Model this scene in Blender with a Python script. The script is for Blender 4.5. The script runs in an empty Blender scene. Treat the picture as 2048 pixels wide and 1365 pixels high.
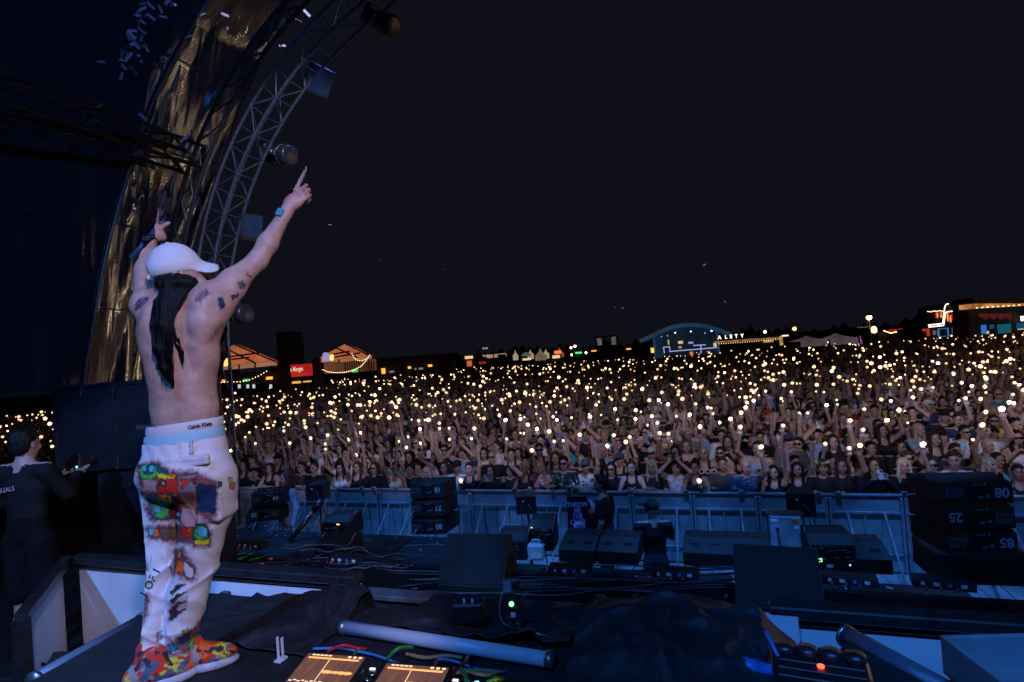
import bpy, bmesh, math, random
import numpy as np
from math import sin, cos, tan, pi, radians, hypot, sqrt, atan2
from mathutils import Vector, Matrix, Euler
from mathutils.bvhtree import BVHTree

random.seed(7)
RNG = np.random.default_rng(7)
SC = bpy.context.scene
COL = SC.collection

# ------------------------------------------------------------------ camera
PSI, ROLL, PITCH, FPX = radians(19), radians(4.2), radians(1.03), 1138.0
CAMZ = 3.75                                   # camera above the field, standing behind the booth
_f = Vector((-sin(PSI) * cos(PITCH), cos(PSI) * cos(PITCH), sin(PITCH)))
_r0 = Vector((cos(PSI), sin(PSI), 0.0))
_u0 = _r0.cross(_f)
_R = _r0 * cos(ROLL) - _u0 * sin(ROLL)
_U = _r0 * sin(ROLL) + _u0 * cos(ROLL)
CAM = Vector((0, 0, CAMZ))
cd = bpy.data.cameras.new('camera')
cam = bpy.data.objects.new('camera', cd)
COL.objects.link(cam)
cd.sensor_width = 36.0
cd.lens = FPX / 2048 * 36.0
cd.clip_start = 0.05
cd.clip_end = 2000
m3 = Matrix((_R, _U, -_f)).transposed()
cam.matrix_world = Matrix.Translation(CAM) @ m3.to_4x4()
SC.camera = cam

# ------------------------------------------------------------------ sky, lamps, exposure
w = bpy.data.worlds.new('World')
SC.world = w
w.use_nodes = True
wn = w.node_tree
wn.nodes.clear()
wo = wn.nodes.new('ShaderNodeOutputWorld')
wb = wn.nodes.new('ShaderNodeBackground')
wb.inputs['Color'].default_value = (0.0048, 0.0048, 0.0088, 1)      # moonless night sky, lit by the town
wb.inputs['Strength'].default_value = 1.0
wn.links.new(wb.outputs[0], wo.inputs[0])
SC.view_settings.view_transform = 'Standard'
SC.view_settings.look = 'None'
SC.view_settings.exposure = 0.0
SC.view_settings.gamma = 1.0
SC.view_settings.use_curve_mapping = False


def stage_lamp(name, loc, target, color, power, size_deg, blend=0.4, radius=0.15):
    ld = bpy.data.lights.new(name, 'SPOT')
    ld.energy = power
    ld.color = color
    ld.spot_size = radians(size_deg)
    ld.spot_blend = blend
    ld.shadow_soft_size = radius
    o = bpy.data.objects.new(name, ld)
    COL.objects.link(o)
    o.location = loc
    o.rotation_euler = (Vector(target) - Vector(loc)).to_track_quat('-Z', 'Y').to_euler()
    return o


# wash lamps hanging in the roof: blue ones over deck and pit, lilac ones over the field, all out of the picture above
BLUE, LILAC = (0.045, 0.26, 1.0), (0.72, 0.68, 1.0)
for lx, lz, e in ((-7.4, 8.6, 1500), (-4.6, 8.8, 1500), (-1.8, 9.0, 1500), (1.0, 9.0, 1500), (3.8, 9.0, 1500)):
    stage_lamp('blue_pit_lamp', (lx, 6.42, lz), (lx, 6.42 + lz * tan(radians(10)), 0.0), BLUE, e, 37, 0.12, 0.12)
for lx, lz, e in ((-3.6, 7.6, 2000), (-1.0, 8.3, 1000), (2.2, 8.3, 1000)):
    stage_lamp('blue_booth_lamp', (lx, -2.6, lz), (lx * 1.15 - 0.2, 3.0, 1.9), BLUE if lx > -3 else (0.12, 0.34, 1.0), e, 38, 0.3, 0.15)
stage_lamp('liner_fill_lamp', (2.0, -2.5, 7.6), (-7.0, 4.4, 6.6), (0.10, 0.26, 1.0), 1100, 46, 0.7, 0.3)  # added lamp, no known fixture: lifts the black liner to navy
for lx, az, e in ((-0.6, -37, 1850), (-0.5, -27, 1380), (0.0, -17, 1380), (0.4, -7, 1380), (0.9, 3, 1380), (1.4, 13, 1380), (2.0, 22, 1380)):
    lz = 7.9
    low = math.degrees(math.atan((9.08 / cos(radians(az))) / (lz - 1.30)))      # lower cut just above the barrier
    ln = (lz - 1.6) * tan(radians(low + 13.0))
    stage_lamp('crowd_wash_lamp', (lx, 0.9, lz), (lx + ln * sin(radians(az)), 0.9 + ln * cos(radians(az)), 1.6), LILAC, e, 27.5, 0.10, 0.12)
stage_lamp('performer_lamp', (2.5, -1.7, 6.3), (-2.0, 1.9, 3.5), (0.74, 0.64, 1.0), 1000, 24, 0.3, 0.10)

cy = SC.cycles
cy.use_denoising = True
cy.max_bounces = 6
cy.diffuse_bounces = 2
cy.glossy_bounces = 3
cy.transparent_max_bounces = 6
cy.sample_clamp_indirect = 12.0
cy.caustics_reflective = False
cy.caustics_refractive = False


# ------------------------------------------------------------------ pixel helpers (photo pixels, 2048 wide -> points of the place)
def ray(px, py):
    return _f + _R * ((px - 1024) / FPX) + _U * ((682.5 - py) / FPX)


def PY(px, py, Y):
    v = ray(px, py)
    return CAM + v * (Y / v.y)


def PX(px, py, X):
    v = ray(px, py)
    return CAM + v * (X / v.x)


def PZ(px, py, z):
    v = ray(px, py)
    return CAM + v * ((z - CAMZ) / v.z)


def PD(px, py, D):
    return CAM + ray(px, py) * D


# ------------------------------------------------------------------ materials
MATS = {}


def new_mat(name):
    m = bpy.data.materials.new(name)
    m.use_nodes = True
    nt = m.node_tree
    b = nt.nodes['Principled BSDF']
    return m, nt, b


def inp(nt, node, sock, val):
    if hasattr(val, 'is_output') or isinstance(val, bpy.types.NodeSocket):
        nt.links.new(val, node.inputs[sock])
    else:
        node.inputs[sock].default_value = val


def noise_node(nt, scale, detail=4, rough=0.55, coord='Object', stretch=None):
    tc = nt.nodes.new('ShaderNodeTexCoord')
    n = nt.nodes.new('ShaderNodeTexNoise')
    n.inputs['Scale'].default_value = scale
    n.inputs['Detail'].default_value = detail
    n.inputs['Roughness'].default_value = rough
    src = tc.outputs[coord]
    if stretch:
        mp = nt.nodes.new('ShaderNodeMapping')
        mp.inputs['Scale'].default_value = stretch
        nt.links.new(src, mp.inputs['Vector'])
        src = mp.outputs[0]
    nt.links.new(src, n.inputs['Vector'])
    return n


def ramp(nt, fac, stops):
    r = nt.nodes.new('ShaderNodeValToRGB')
    els = r.color_ramp.elements
    while len(els) < len(stops):
        els.new(0.5)
    for e, (p, c) in zip(els, stops):
        e.position = p
        e.color = (*c, 1) if len(c) == 3 else c
    nt.links.new(fac, r.inputs[0])
    return r


def bump(nt, height, strength=0.3, dist=0.01):
    b = nt.nodes.new('ShaderNodeBump')
    b.inputs['Strength'].default_value = strength
    b.inputs['Distance'].default_value = dist
    nt.links.new(height, b.inputs['Height'])
    return b


def mat(name, color, rough=0.6, metal=0.0, vary=0.25, scale=6.0, bumps=0.0, bscale=60.0, spec=0.5, coat=0.0, stretch=None, sheen=0.0):
    """Plain surface with worn tone variation, roughness variation and fine relief."""
    if name in MATS:
        return MATS[name]
    m, nt, b = new_mat(name)
    c = Vector(color)
    n = noise_node(nt, scale, 5, 0.6, stretch=stretch)
    r = ramp(nt, n.outputs['Fac'], [(0.3, tuple(c * (1 - vary))), (0.72, tuple(min(1.0, x * (1 + vary)) for x in c))])
    nt.links.new(r.outputs[0], b.inputs['Base Color'])
    mr = nt.nodes.new('ShaderNodeMapRange')
    mr.inputs['To Min'].default_value = max(0.03, rough - 0.12)
    mr.inputs['To Max'].default_value = min(1, rough + 0.12)
    nt.links.new(n.outputs['Fac'], mr.inputs['Value'])
    nt.links.new(mr.outputs[0], b.inputs['Roughness'])
    b.inputs['Metallic'].default_value = metal
    b.inputs['Specular IOR Level'].default_value = spec
    b.inputs['Coat Weight'].default_value = coat
    if sheen:
        b.inputs['Sheen Weight'].default_value = sheen
    if bumps:
        n2 = noise_node(nt, bscale, 3, 0.6)
        bp = bump(nt, n2.outputs['Fac'], bumps, 0.004)
        nt.links.new(bp.outputs[0], b.inputs['Normal'])
    MATS[name] = m
    return m


def emit(name, color, strength, sampling='AUTO'):
    if name in MATS:
        return MATS[name]
    m = bpy.data.materials.new(name)
    m.use_nodes = True
    nt = m.node_tree
    nt.nodes.clear()
    o = nt.nodes.new('ShaderNodeOutputMaterial')
    e = nt.nodes.new('ShaderNodeEmission')
    e.inputs['Color'].default_value = (*color, 1)
    e.inputs['Strength'].default_value = strength
    nt.links.new(e.outputs[0], o.inputs[0])
    m.cycles.emission_sampling = sampling
    MATS[name] = m
    return m


def attr_mat(name, attr='Col', rough=0.7, nscale=40.0, vary=0.15, bumps=0.0, bscale=80.0, sub=0.0, spec=0.4):
    """Colours that belong to the thing, kept as a colour attribute, with fine variation on top."""
    if name in MATS:
        return MATS[name]
    m, nt, b = new_mat(name)
    a = nt.nodes.new('ShaderNodeAttribute')
    a.attribute_name = attr
    n = noise_node(nt, nscale, 4)
    mx = nt.nodes.new('ShaderNodeMix')
    mx.data_type = 'RGBA'
    mx.blend_type = 'MULTIPLY'
    mx.inputs[0].default_value = 1.0
    r = ramp(nt, n.outputs['Fac'], [(0.3, (1 - vary,) * 3), (0.7, (1 + vary,) * 3)])
    nt.links.new(a.outputs['Color'], mx.inputs[6])
    nt.links.new(r.outputs[0], mx.inputs[7])
    nt.links.new(mx.outputs[2], b.inputs['Base Color'])
    b.inputs['Roughness'].default_value = rough
    b.inputs['Specular IOR Level'].default_value = spec
    if sub:
        b.inputs['Subsurface Weight'].default_value = sub
        b.inputs['Subsurface Radius'].default_value = (0.02, 0.008, 0.005)
        b.inputs['Subsurface Scale'].default_value = 0.4
    if bumps:
        n2 = noise_node(nt, bscale, 4, 0.6)
        bp = bump(nt, n2.outputs['Fac'], bumps, 0.004)
        nt.links.new(bp.outputs[0], b.inputs['Normal'])
    MATS[name] = m
    return m


def objcol_mat(name, rough=0.8, jitter=0.25, nscale=9.0, bumps=0.25):
    """Cloth whose dye is the object's own colour."""
    if name in MATS:
        return MATS[name]
    m, nt, b = new_mat(name)
    oi = nt.nodes.new('ShaderNodeObjectInfo')
    n = noise_node(nt, nscale, 4)
    r = ramp(nt, n.outputs['Fac'], [(0.3, (1 - jitter,) * 3), (0.7, (1 + jitter * 0.4,) * 3)])
    mx = nt.nodes.new('ShaderNodeMix')
    mx.data_type = 'RGBA'
    mx.blend_type = 'MULTIPLY'
    mx.inputs[0].default_value = 1.0
    nt.links.new(oi.outputs['Color'], mx.inputs[6])
    nt.links.new(r.outputs[0], mx.inputs[7])
    nt.links.new(mx.outputs[2], b.inputs['Base Color'])
    b.inputs['Roughness'].default_value = rough
    b.inputs['Specular IOR Level'].default_value = 0.25
    bp = bump(nt, n.outputs['Fac'], bumps, 0.03)
    nt.links.new(bp.outputs[0], b.inputs['Normal'])
    MATS[name] = m
    return m


# ------------------------------------------------------------------ object helpers
def tag(o, label=None, cat=None, group=None, kind=None):
    if label:
        o['label'] = label
    if cat:
        o['category'] = cat
    if group:
        o['group'] = group
    if kind:
        o['kind'] = kind
    return o


def empty(name, loc=(0, 0, 0), rz=0.0, rot=None):
    o = bpy.data.objects.new(name, None)
    COL.objects.link(o)
    o.location = loc
    o.rotation_euler = rot if rot else (0, 0, rz)
    return o


def link(name, me, parent=None, loc=None, rot=None):
    o = bpy.data.objects.new(name, me)
    COL.objects.link(o)
    if parent:
        o.parent = parent
    if loc is not None:
        o.location = loc
    if rot is not None:
        o.rotation_euler = rot
    return o


def mesh_np(name, verts, faces, mats, mat_idx=None, smooth=True, colors=None):
    """verts (n,3); faces (m,4) or (m,3) or a list of tuples."""
    me = bpy.data.meshes.new(name)
    if isinstance(faces, np.ndarray):
        k = faces.shape[1]
        me.vertices.add(len(verts))
        me.vertices.foreach_set('co', np.asarray(verts, np.float32).ravel())
        me.loops.add(faces.size)
        me.loops.foreach_set('vertex_index', faces.astype(np.int32).ravel())
        me.polygons.add(len(faces))
        me.polygons.foreach_set('loop_start', np.arange(0, faces.size, k, dtype=np.int32))
        me.update(calc_edges=True)
    else:
        me.from_pydata([tuple(v) for v in verts], [], faces)
        me.update()
    for mt in (mats if isinstance(mats, (list, tuple)) else [mats]):
        me.materials.append(mt)
    n = len(me.polygons)
    if mat_idx is not None:
        me.polygons.foreach_set('material_index', np.asarray(mat_idx, np.int32))
    if smooth:
        me.polygons.foreach_set('use_smooth', np.ones(n, bool))
    if colors is not None:
        ca = me.color_attributes.new('Col', 'FLOAT_COLOR', 'POINT')
        c = np.ones((len(verts), 4), np.float32)
        c[:, :3] = colors
        ca.data.foreach_set('color', c.ravel())
    me.validate()
    return me


class MB:
    """Collects boxes, bars, lathes and tubes for one part."""

    def __init__(self):
        self.v, self.f, self.m, self.s = [], [], [], []

    def add(self, verts, faces, mi=0, smooth=False):
        o = len(self.v)
        self.v += [tuple(p) for p in verts]
        for fc in faces:
            self.f.append(tuple(i + o for i in fc))
            self.m.append(mi)
            self.s.append(smooth)

    def box(self, c, s, rot=None, mi=0, bev=0.0, taper=None):
        """Box with chamfered edges; c centre, s full sizes."""
        bm = bmesh.new()
        bmesh.ops.create_cube(bm, size=1.0)
        for v in bm.verts:
            k = 1.0
            v.co = Vector((v.co.x * s[0], v.co.y * s[1], v.co.z * s[2]))
            if taper and v.co.z > 0:
                v.co.x *= taper[0]
                v.co.y *= taper[1]
        if bev:
            bmesh.ops.bevel(bm, geom=list(bm.edges), offset=bev, segments=1, affect='EDGES', profile=0.5)
        M = Matrix.Translation(Vector(c)) @ (Euler(rot).to_matrix().to_4x4() if rot else Matrix.Identity(4))
        bm.verts.ensure_lookup_table()
        self.add([M @ v.co for v in bm.verts], [[v.index for v in f.verts] for f in bm.faces], mi)
        bm.free()
        return self

    def prism(self, prof, x0, x1, axis='x', mi=0):
        """Extrude a closed profile of (a, b) along an axis; x: (y,z), y: (x,z), z: (x,y)."""
        def P(a, b, t):
            return {'x': (t, a, b), 'y': (a, t, b), 'z': (a, b, t)}[axis]
        n = len(prof)
        v = [P(a, b, x0) for a, b in prof] + [P(a, b, x1) for a, b in prof]
        f = [list(range(n))[::-1], list(range(n, 2 * n))] + [[i, (i + 1) % n, n + (i + 1) % n, n + i] for i in range(n)]
        self.add(v, f, mi)
        return self

    def tube(self, pts, r, n=6, mi=0, caps=True, smooth=True):
        pts = [Vector(p) for p in pts]
        rs = r if isinstance(r, (list, tuple)) else [r] * len(pts)
        vs, fs = [], []
        prev = None
        for i, p in enumerate(pts):
            t = (pts[min(i + 1, len(pts) - 1)] - pts[max(i - 1, 0)])
            if t.length < 1e-9:
                t = Vector((0, 0, 1))
            t.normalize()
            if prev is None:
                a = t.orthogonal().normalized()
            else:
                a = (prev - t * prev.dot(t))
                a = a.normalized() if a.length > 1e-6 else t.orthogonal().normalized()
            prev = a
            b = t.cross(a)
            for k in range(n):
                an = 2 * pi * k / n
                vs.append(p + (a * cos(an) + b * sin(an)) * rs[i])
        for i in range(len(pts) - 1):
            for k in range(n):
                fs.append((i * n + k, i * n + (k + 1) % n, (i + 1) * n + (k + 1) % n, (i + 1) * n + k))
        if caps:
            fs.append(tuple(range(n))[::-1])
            fs.append(tuple(range((len(pts) - 1) * n, len(pts) * n)))
        self.add(vs, fs, mi, smooth)
        return self

    def lathe(self, prof, c=(0, 0, 0), n=16, mi=0, rot=None, smooth=True):
        vs, fs = [], []
        M = Matrix.Translation(Vector(c)) @ (Euler(rot).to_matrix().to_4x4() if rot else Matrix.Identity(4))
        for r, z in prof:
            for k in range(n):
                vs.append(M @ Vector((r * cos(2 * pi * k / n), r * sin(2 * pi * k / n), z)))
        for i in range(len(prof) - 1):
            for k in range(n):
                fs.append((i * n + k, i * n + (k + 1) % n, (i + 1) * n + (k + 1) % n, (i + 1) * n + k))
        if prof[0][0] > 1e-5:
            fs.append(tuple(range(n))[::-1])
        if prof[-1][0] > 1e-5:
            fs.append(tuple(range((len(prof) - 1) * n, len(prof) * n)))
        self.add(vs, fs, mi, smooth)
        return self

    def mesh(self, name, mats):
        me = bpy.data.meshes.new(name)
        me.from_pydata(self.v, [], self.f)
        for mt in (mats if isinstance(mats, (list, tuple)) else [mats]):
            me.materials.append(mt)
        me.polygons.foreach_set('material_index', self.m)
        me.polygons.foreach_set('use_smooth', self.s)
        me.update()
        return me

    def build(self, name, mats, parent=None, loc=None, rot=None):
        return link(name, self.mesh(name, mats), parent, loc, rot)


_TXT = {}


def text_geo(s, size, depth=0.0, bold=0.0, xs=1.0):
    """Filled lettering as vertices and faces in the x-y plane, centred."""
    key = (s, size, bold, xs)
    if key in _TXT:
        return _TXT[key]
    cu = bpy.data.curves.new('lettering', 'FONT')
    cu.body = s
    cu.size = size
    cu.align_x = 'CENTER'
    cu.align_y = 'CENTER'
    cu.offset = bold
    cu.resolution_u = 3
    o = bpy.data.objects.new('lettering', cu)
    COL.objects.link(o)
    bpy.context.view_layer.update()
    me = bpy.data.meshes.new_from_object(o.evaluated_get(bpy.context.evaluated_depsgraph_get()))
    v = [(p.co.x * xs, p.co.y, 0.0) for p in me.vertices]
    f = [tuple(p.vertices) for p in me.polygons]
    bpy.data.objects.remove(o)
    bpy.data.curves.remove(cu)
    bpy.data.meshes.remove(me)
    _TXT[key] = (v, f)
    return v, f


def add_text(mb, s, size, M, mi=0, bold=0.0, xs=1.0):
    v, f = text_geo(s, size, bold=bold, xs=xs)
    mb.add([M @ Vector(p) for p in v], f, mi)


# ------------------------------------------------------------------ bodies: blended solids -> one continuous surface
class Field:
    def __init__(self, lo, hi, vox):
        self.lo = np.array(lo, float)
        self.vox = vox
        self.n = np.ceil((np.array(hi, float) - self.lo) / vox).astype(int) + 1
        self.D = np.full(self.n, 0.5, np.float32)
        self.B = np.full(self.n, 9.0, np.float32)
        self.Z = np.zeros(self.n, np.int8)

    def _sub(self, lo, hi):
        a = np.clip(np.floor((lo - self.lo) / self.vox).astype(int), 0, self.n)
        b = np.clip(np.ceil((hi - self.lo) / self.vox).astype(int) + 1, 0, self.n)
        if np.any(b <= a):
            return None, None
        ax = [self.lo[i] + np.arange(a[i], b[i]) * self.vox for i in range(3)]
        P = np.stack(np.meshgrid(*ax, indexing='ij'), -1).astype(np.float32)
        return (slice(a[0], b[0]), slice(a[1], b[1]), slice(a[2], b[2])), P

    def _join(self, sl, d, k, zone, op):
        A = self.D[sl]
        if op == 'sub':
            d = -d
            if k > 0:
                h = np.clip(0.5 - 0.5 * (A - d) / k, 0, 1)
                self.D[sl] = A + (d - A) * h + k * h * (1 - h)
            else:
                self.D[sl] = np.maximum(A, d)
            return
        if k > 0:
            h = np.clip(0.5 + 0.5 * (A - d) / k, 0, 1)
            self.D[sl] = A + (d - A) * h - k * h * (1 - h)
        else:
            self.D[sl] = np.minimum(A, d)
        Bs = self.B[sl]
        near = d < Bs
        self.Z[sl] = np.where(near, zone, self.Z[sl])
        self.B[sl] = np.where(near, d, Bs)

    def cone(self, a, b, ra, rb, k=0.03, zone=0, op='add'):
        a = np.array(a, float)
        b = np.array(b, float)
        mg = max(ra, rb) + k + 2.5 * self.vox
        sl, P = self._sub(np.minimum(a, b) - mg, np.maximum(a, b) + mg)
        if sl is None:
            return
        ba = b - a
        t = np.clip(((P - a) @ ba) / max(ba @ ba, 1e-9), 0, 1)
        d = np.linalg.norm(P - a - t[..., None] * ba, axis=-1) - (ra + t * (rb - ra))
        self._join(sl, d, k, zone, op)

    def chain(self, pts, rs, k=0.03, zone=0):
        for i in range(len(pts) - 1):
            self.cone(pts[i], pts[i + 1], rs[i], rs[i + 1], k, zone)

    def ell(self, c, r, k=0.03, zone=0, op='add', rot=None):
        c = np.array(c, float)
        r = np.array(r, float)
        mg = r.max() + k + 2.5 * self.vox
        sl, P = self._sub(c - mg, c + mg)
        if sl is None:
            return
        q = P - c
        if rot is not None:
            q = q @ np.array(rot, float)          # columns of rot are the local axes
        k0 = np.linalg.norm(q / r, axis=-1)
        k1 = np.linalg.norm(q / (r * r), axis=-1)
        d = np.where(k1 > 1e-6, k0 * (k0 - 1) / np.maximum(k1, 1e-6), -r.min())
        self._join(sl, d, k, zone, op)

    def rbox(self, c, h, rad=0.01, k=0.0, zone=0, op='add', rot=None):
        c = np.array(c, float)
        h = np.array(h, float)
        mg = np.linalg.norm(h) + k + 2.5 * self.vox
        sl, P = self._sub(c - mg, c + mg)
        if sl is None:
            return
        q = P - c
        if rot is not None:
            q = q @ np.array(rot, float)
        q = np.abs(q) - (h - rad)
        d = np.linalg.norm(np.maximum(q, 0), axis=-1) + np.minimum(q.max(-1), 0) - rad
        self._join(sl, d, k, zone, op)

    def displace(self, fn):
        ax = [self.lo[i] + np.arange(self.n[i]) * self.vox for i in range(3)]
        near = np.abs(self.D) < 0.06
        idx = np.argwhere(near)
        P = self.lo + idx * self.vox
        self.D[near] += fn(P).astype(np.float32)

    def surface(self):
        D = self.D
        S = D < 0
        c = [S[i:S.shape[0] - 1 + i, j:S.shape[1] - 1 + j, k:S.shape[2] - 1 + k] for i in (0, 1) for j in (0, 1) for k in (0, 1)]
        cnt = sum(x.astype(np.int8) for x in c)
        act = (cnt > 0) & (cnt < 8)
        idx = np.argwhere(act)
        vid = np.full(act.shape, -1, np.int32)
        vid[act] = np.arange(len(idx))
        acc = np.zeros((len(idx), 3))
        num = np.zeros(len(idx))
        offs = [(i, j, k) for i in (0, 1) for j in (0, 1) for k in (0, 1)]
        for a in offs:
            for ax in range(3):
                if a[ax] == 1:
                    continue
                b = list(a)
                b[ax] = 1
                da = D[idx[:, 0] + a[0], idx[:, 1] + a[1], idx[:, 2] + a[2]]
                db = D[idx[:, 0] + b[0], idx[:, 1] + b[1], idx[:, 2] + b[2]]
                x = (da < 0) != (db < 0)
                t = np.where(x, da / np.where(np.abs(da - db) < 1e-9, 1, da - db), 0)
                p = np.array(a, float)[None, :] + np.zeros((len(idx), 3))
                p[:, ax] += t
                acc[x] += p[x]
                num[x] += 1
        V = self.lo + (idx + acc / np.maximum(num, 1)[:, None]) * self.vox
        Z = self.Z[idx[:, 0], idx[:, 1], idx[:, 2]]
        Q = []
        for ax in range(3):
            o1, o2 = (ax + 1) % 3, (ax + 2) % 3
            sl0 = [slice(1, -1)] * 3
            sl1 = [slice(1, -1)] * 3
            sl0[ax] = slice(0, -1)
            sl1[ax] = slice(1, None)
            a, b = S[tuple(sl0)], S[tuple(sl1)]
            e = np.argwhere(a != b)
            if not len(e):
                continue
            flip = a[e[:, 0], e[:, 1], e[:, 2]]
            base = e.copy()
            base[:, o1] += 1
            base[:, o2] += 1

            def cell(d1, d2):
                q = base.copy()
                q[:, o1] -= d1
                q[:, o2] -= d2
                return vid[q[:, 0], q[:, 1], q[:, 2]]
            quad = np.stack([cell(1, 1), cell(0, 1), cell(0, 0), cell(1, 0)], 1)
            quad[~flip] = quad[~flip][:, ::-1]
            Q.append(quad)
        Q = np.concatenate(Q)
        Q = Q[(Q >= 0).all(1)]
        return V, Q, Z
# ================================================================== THE SETTING
STAGE_Z, TABLE_Z, SUB_Z = 1.6, 2.5, 1.15

# ---- ground: one sheet of trampled field
m, nt, b = new_mat('field_turf')
n = noise_node(nt, 0.9, 8, 0.7, 'Object')
r = ramp(nt, n.outputs['Fac'], [(0.35, (0.02, 0.025, 0.012)), (0.55, (0.05, 0.05, 0.03)), (0.7, (0.09, 0.075, 0.05))])
nt.links.new(r.outputs[0], b.inputs['Base Color'])
b.inputs['Roughness'].default_value = 0.95
bp = bump(nt, n.outputs['Fac'], 0.5, 0.05)
nt.links.new(bp.outputs[0], b.inputs['Normal'])
g = MB()
g.add([(-900, -900, 0), (900, -900, 0), (900, 900, 0), (-900, 900, 0)], [(0, 1, 2, 3)])
tag(g.build('ground', m), kind='structure')

black_deck = mat('black_deck', (0.007, 0.007, 0.009), 0.55, vary=0.5, scale=3, bumps=0.2, bscale=90)
black_paint = mat('black_paint', (0.014, 0.014, 0.017), 0.42, vary=0.35, scale=9, bumps=0.15, bscale=120)
black_metal = mat('black_metal', (0.02, 0.021, 0.025), 0.35, metal=0.0, vary=0.4, scale=14, spec=0.6)
truss_alu = mat('truss_aluminium', (0.16, 0.19, 0.26), 0.30, metal=0.75, vary=0.3, scale=20)
truss_dark = mat('truss_black_coated', (0.03, 0.031, 0.036), 0.35, metal=0.4, vary=0.3, scale=20)

# ---- stage deck with deck boards, front apron of sub boxes
s = MB()
s.box((-2.0, -1.9, STAGE_Z / 2 - 0.02), (19.0, 14.3, STAGE_Z - 0.04))
stage = tag(s.build('stage_deck_base', black_deck), kind='structure')
dk = MB().box((0, 0, 0), (1.992, 0.992, 0.04), bev=0.004).mesh('deck_board', black_deck)
for ix in range(9):
    for iy in range(7):
        o = link('deck_board', dk, stage, (-10.4 + ix * 2.0 + 0.4, 4.72 - iy * 1.0, STAGE_Z - 0.02 + 0.002 * ((ix * 7 + iy * 3) % 3)))
s = MB().box((-2.0, 5.285, STAGE_Z - 0.03), (19.0, 0.05, 0.05), bev=0.004)
s.build('deck_edge_trim', black_metal, stage)


# ---- stage arch: three-centred curve
AC, AR, AT0, AR2 = (-2.06, 4.10), 4.34, radians(115), 11.0
C2 = (AC[0] + (AR - AR2) * cos(AT0), AC[1] + (AR - AR2) * sin(AT0))


def arch(th, dr=0.0):
    """th in radians: pi = springing on the photographer's side, falling to 0 at the other side."""
    if th >= AT0:
        return (AC[0] + (AR + dr) * cos(th), AC[1] + (AR + dr) * sin(th))
    if th >= pi - AT0:
        return (C2[0] + (AR2 + dr) * cos(th), C2[1] + (AR2 + dr) * sin(th))
    cx = 2 * C2[0] - AC[0]
    return (cx + (AR + dr) * cos(th), AC[1] + (AR + dr) * sin(th))


def arch_pts(dr, Y, n=64, leg=True):
    out = []
    if leg:
        x, z = arch(pi, dr)
        for zz in (STAGE_Z + 0.05, 2.6, 3.4):
            out.append(Vector((x, Y, zz)))
    for i in range(n + 1):
        x, z = arch(pi - pi * i / n, dr)
        out.append(Vector((x, Y, z)))
    return out


UNIT_ROD = MB().tube([(0, 0, 0), (0, 0, 1)], 1.0, 6).mesh('brace', truss_alu)
UNIT_ROD_DARK = MB().tube([(0, 0, 0), (0, 0, 1)], 1.0, 6).mesh('brace', truss_dark)


def rod(name, me, a, b_, r, parent):
    a, b_ = Vector(a), Vector(b_)
    d = b_ - a
    o = link(name, me, parent)
    o.matrix_local = Matrix.Translation(a) @ d.to_track_quat('Z', 'Y').to_matrix().to_4x4() @ Matrix.Diagonal((r, r, d.length, 1))
    return o


tr = empty('arch_truss', (0, 0, 0))
tag(tr, 'curved aluminium lattice truss arching over the stage opening', 'truss')
chords = {'a': (-0.14, 5.86), 'b': (0.14, 5.86), 'c': (0.14, 6.16), 'd': (-0.14, 6.16)}
CP = {}
for k, (dr, Y) in chords.items():
    CP[k] = arch_pts(dr, Y, 96)
    MB().tube(CP[k], 0.021, 8).build('chord', truss_alu, tr)
N = len(CP['a'])
for i in range(0, 66, 2):
    j = i + 2
    pairs = (('a', 'b'), ('d', 'c'), ('a', 'd'), ('b', 'c'))
    for q, (u, v) in enumerate(pairs):
        if (i // 2) % 2 == q % 2:
            rod('brace', UNIT_ROD, CP[u][i], CP[v][j], 0.007, tr)
        else:
            rod('brace', UNIT_ROD, CP[v][i], CP[u][j], 0.007, tr)
        if q in (0, 2):
            rod('brace', UNIT_ROD, CP[u][i], CP[v][i], 0.007, tr)

# second, older arch of black truss a little upstage, half hidden by the liner
t2 = empty('liner_support_truss', (0, 0, 0))
tag(t2, 'black coated truss arch running along the edge of the shiny liner', 'truss')
Q1, Q2 = arch_pts(0.26, 5.72, 80), arch_pts(0.46, 5.68, 80)
for q in (Q1, Q2):
    MB().tube(q, 0.026, 6).build('chord', truss_dark, t2)
for i in range(0, 56, 2):
    rod('brace', UNIT_ROD_DARK, Q1[i], Q2[i + 2], 0.011, t2)
    rod('brace', UNIT_ROD_DARK, Q2[i + 2], Q1[i + 4], 0.011, t2)

# cross truss running upstage along the wall
t3 = empty('cross_truss', (0, 0, 0))
tag(t3, 'black straight lattice truss running upstage along the liner', 'truss')
cx0, cz0 = -6.22, 6.58
cc = [(cx0 - 0.16, cz0 - 0.15), (cx0 + 0.16, cz0 - 0.15), (cx0 + 0.16, cz0 + 0.15), (cx0 - 0.16, cz0 + 0.15)]
for x, z in cc:
    MB().tube([(x, 5.75, z), (x, -3.5, z)], 0.025, 8).build('chord', truss_dark, t3)
for i in range(24):
    y0, y1 = 5.7 - i * 0.38, 5.7 - (i + 1) * 0.38
    for a_, b_ in ((1, 2), (0, 1), (3, 2), (0, 3)):
        p, q = cc[a_], cc[b_]
        if i % 2:
            p, q = q, p
        rod('brace', UNIT_ROD_DARK, (p[0], y0, p[1]), (q[0], y1, q[1]), 0.011, t3)

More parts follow.
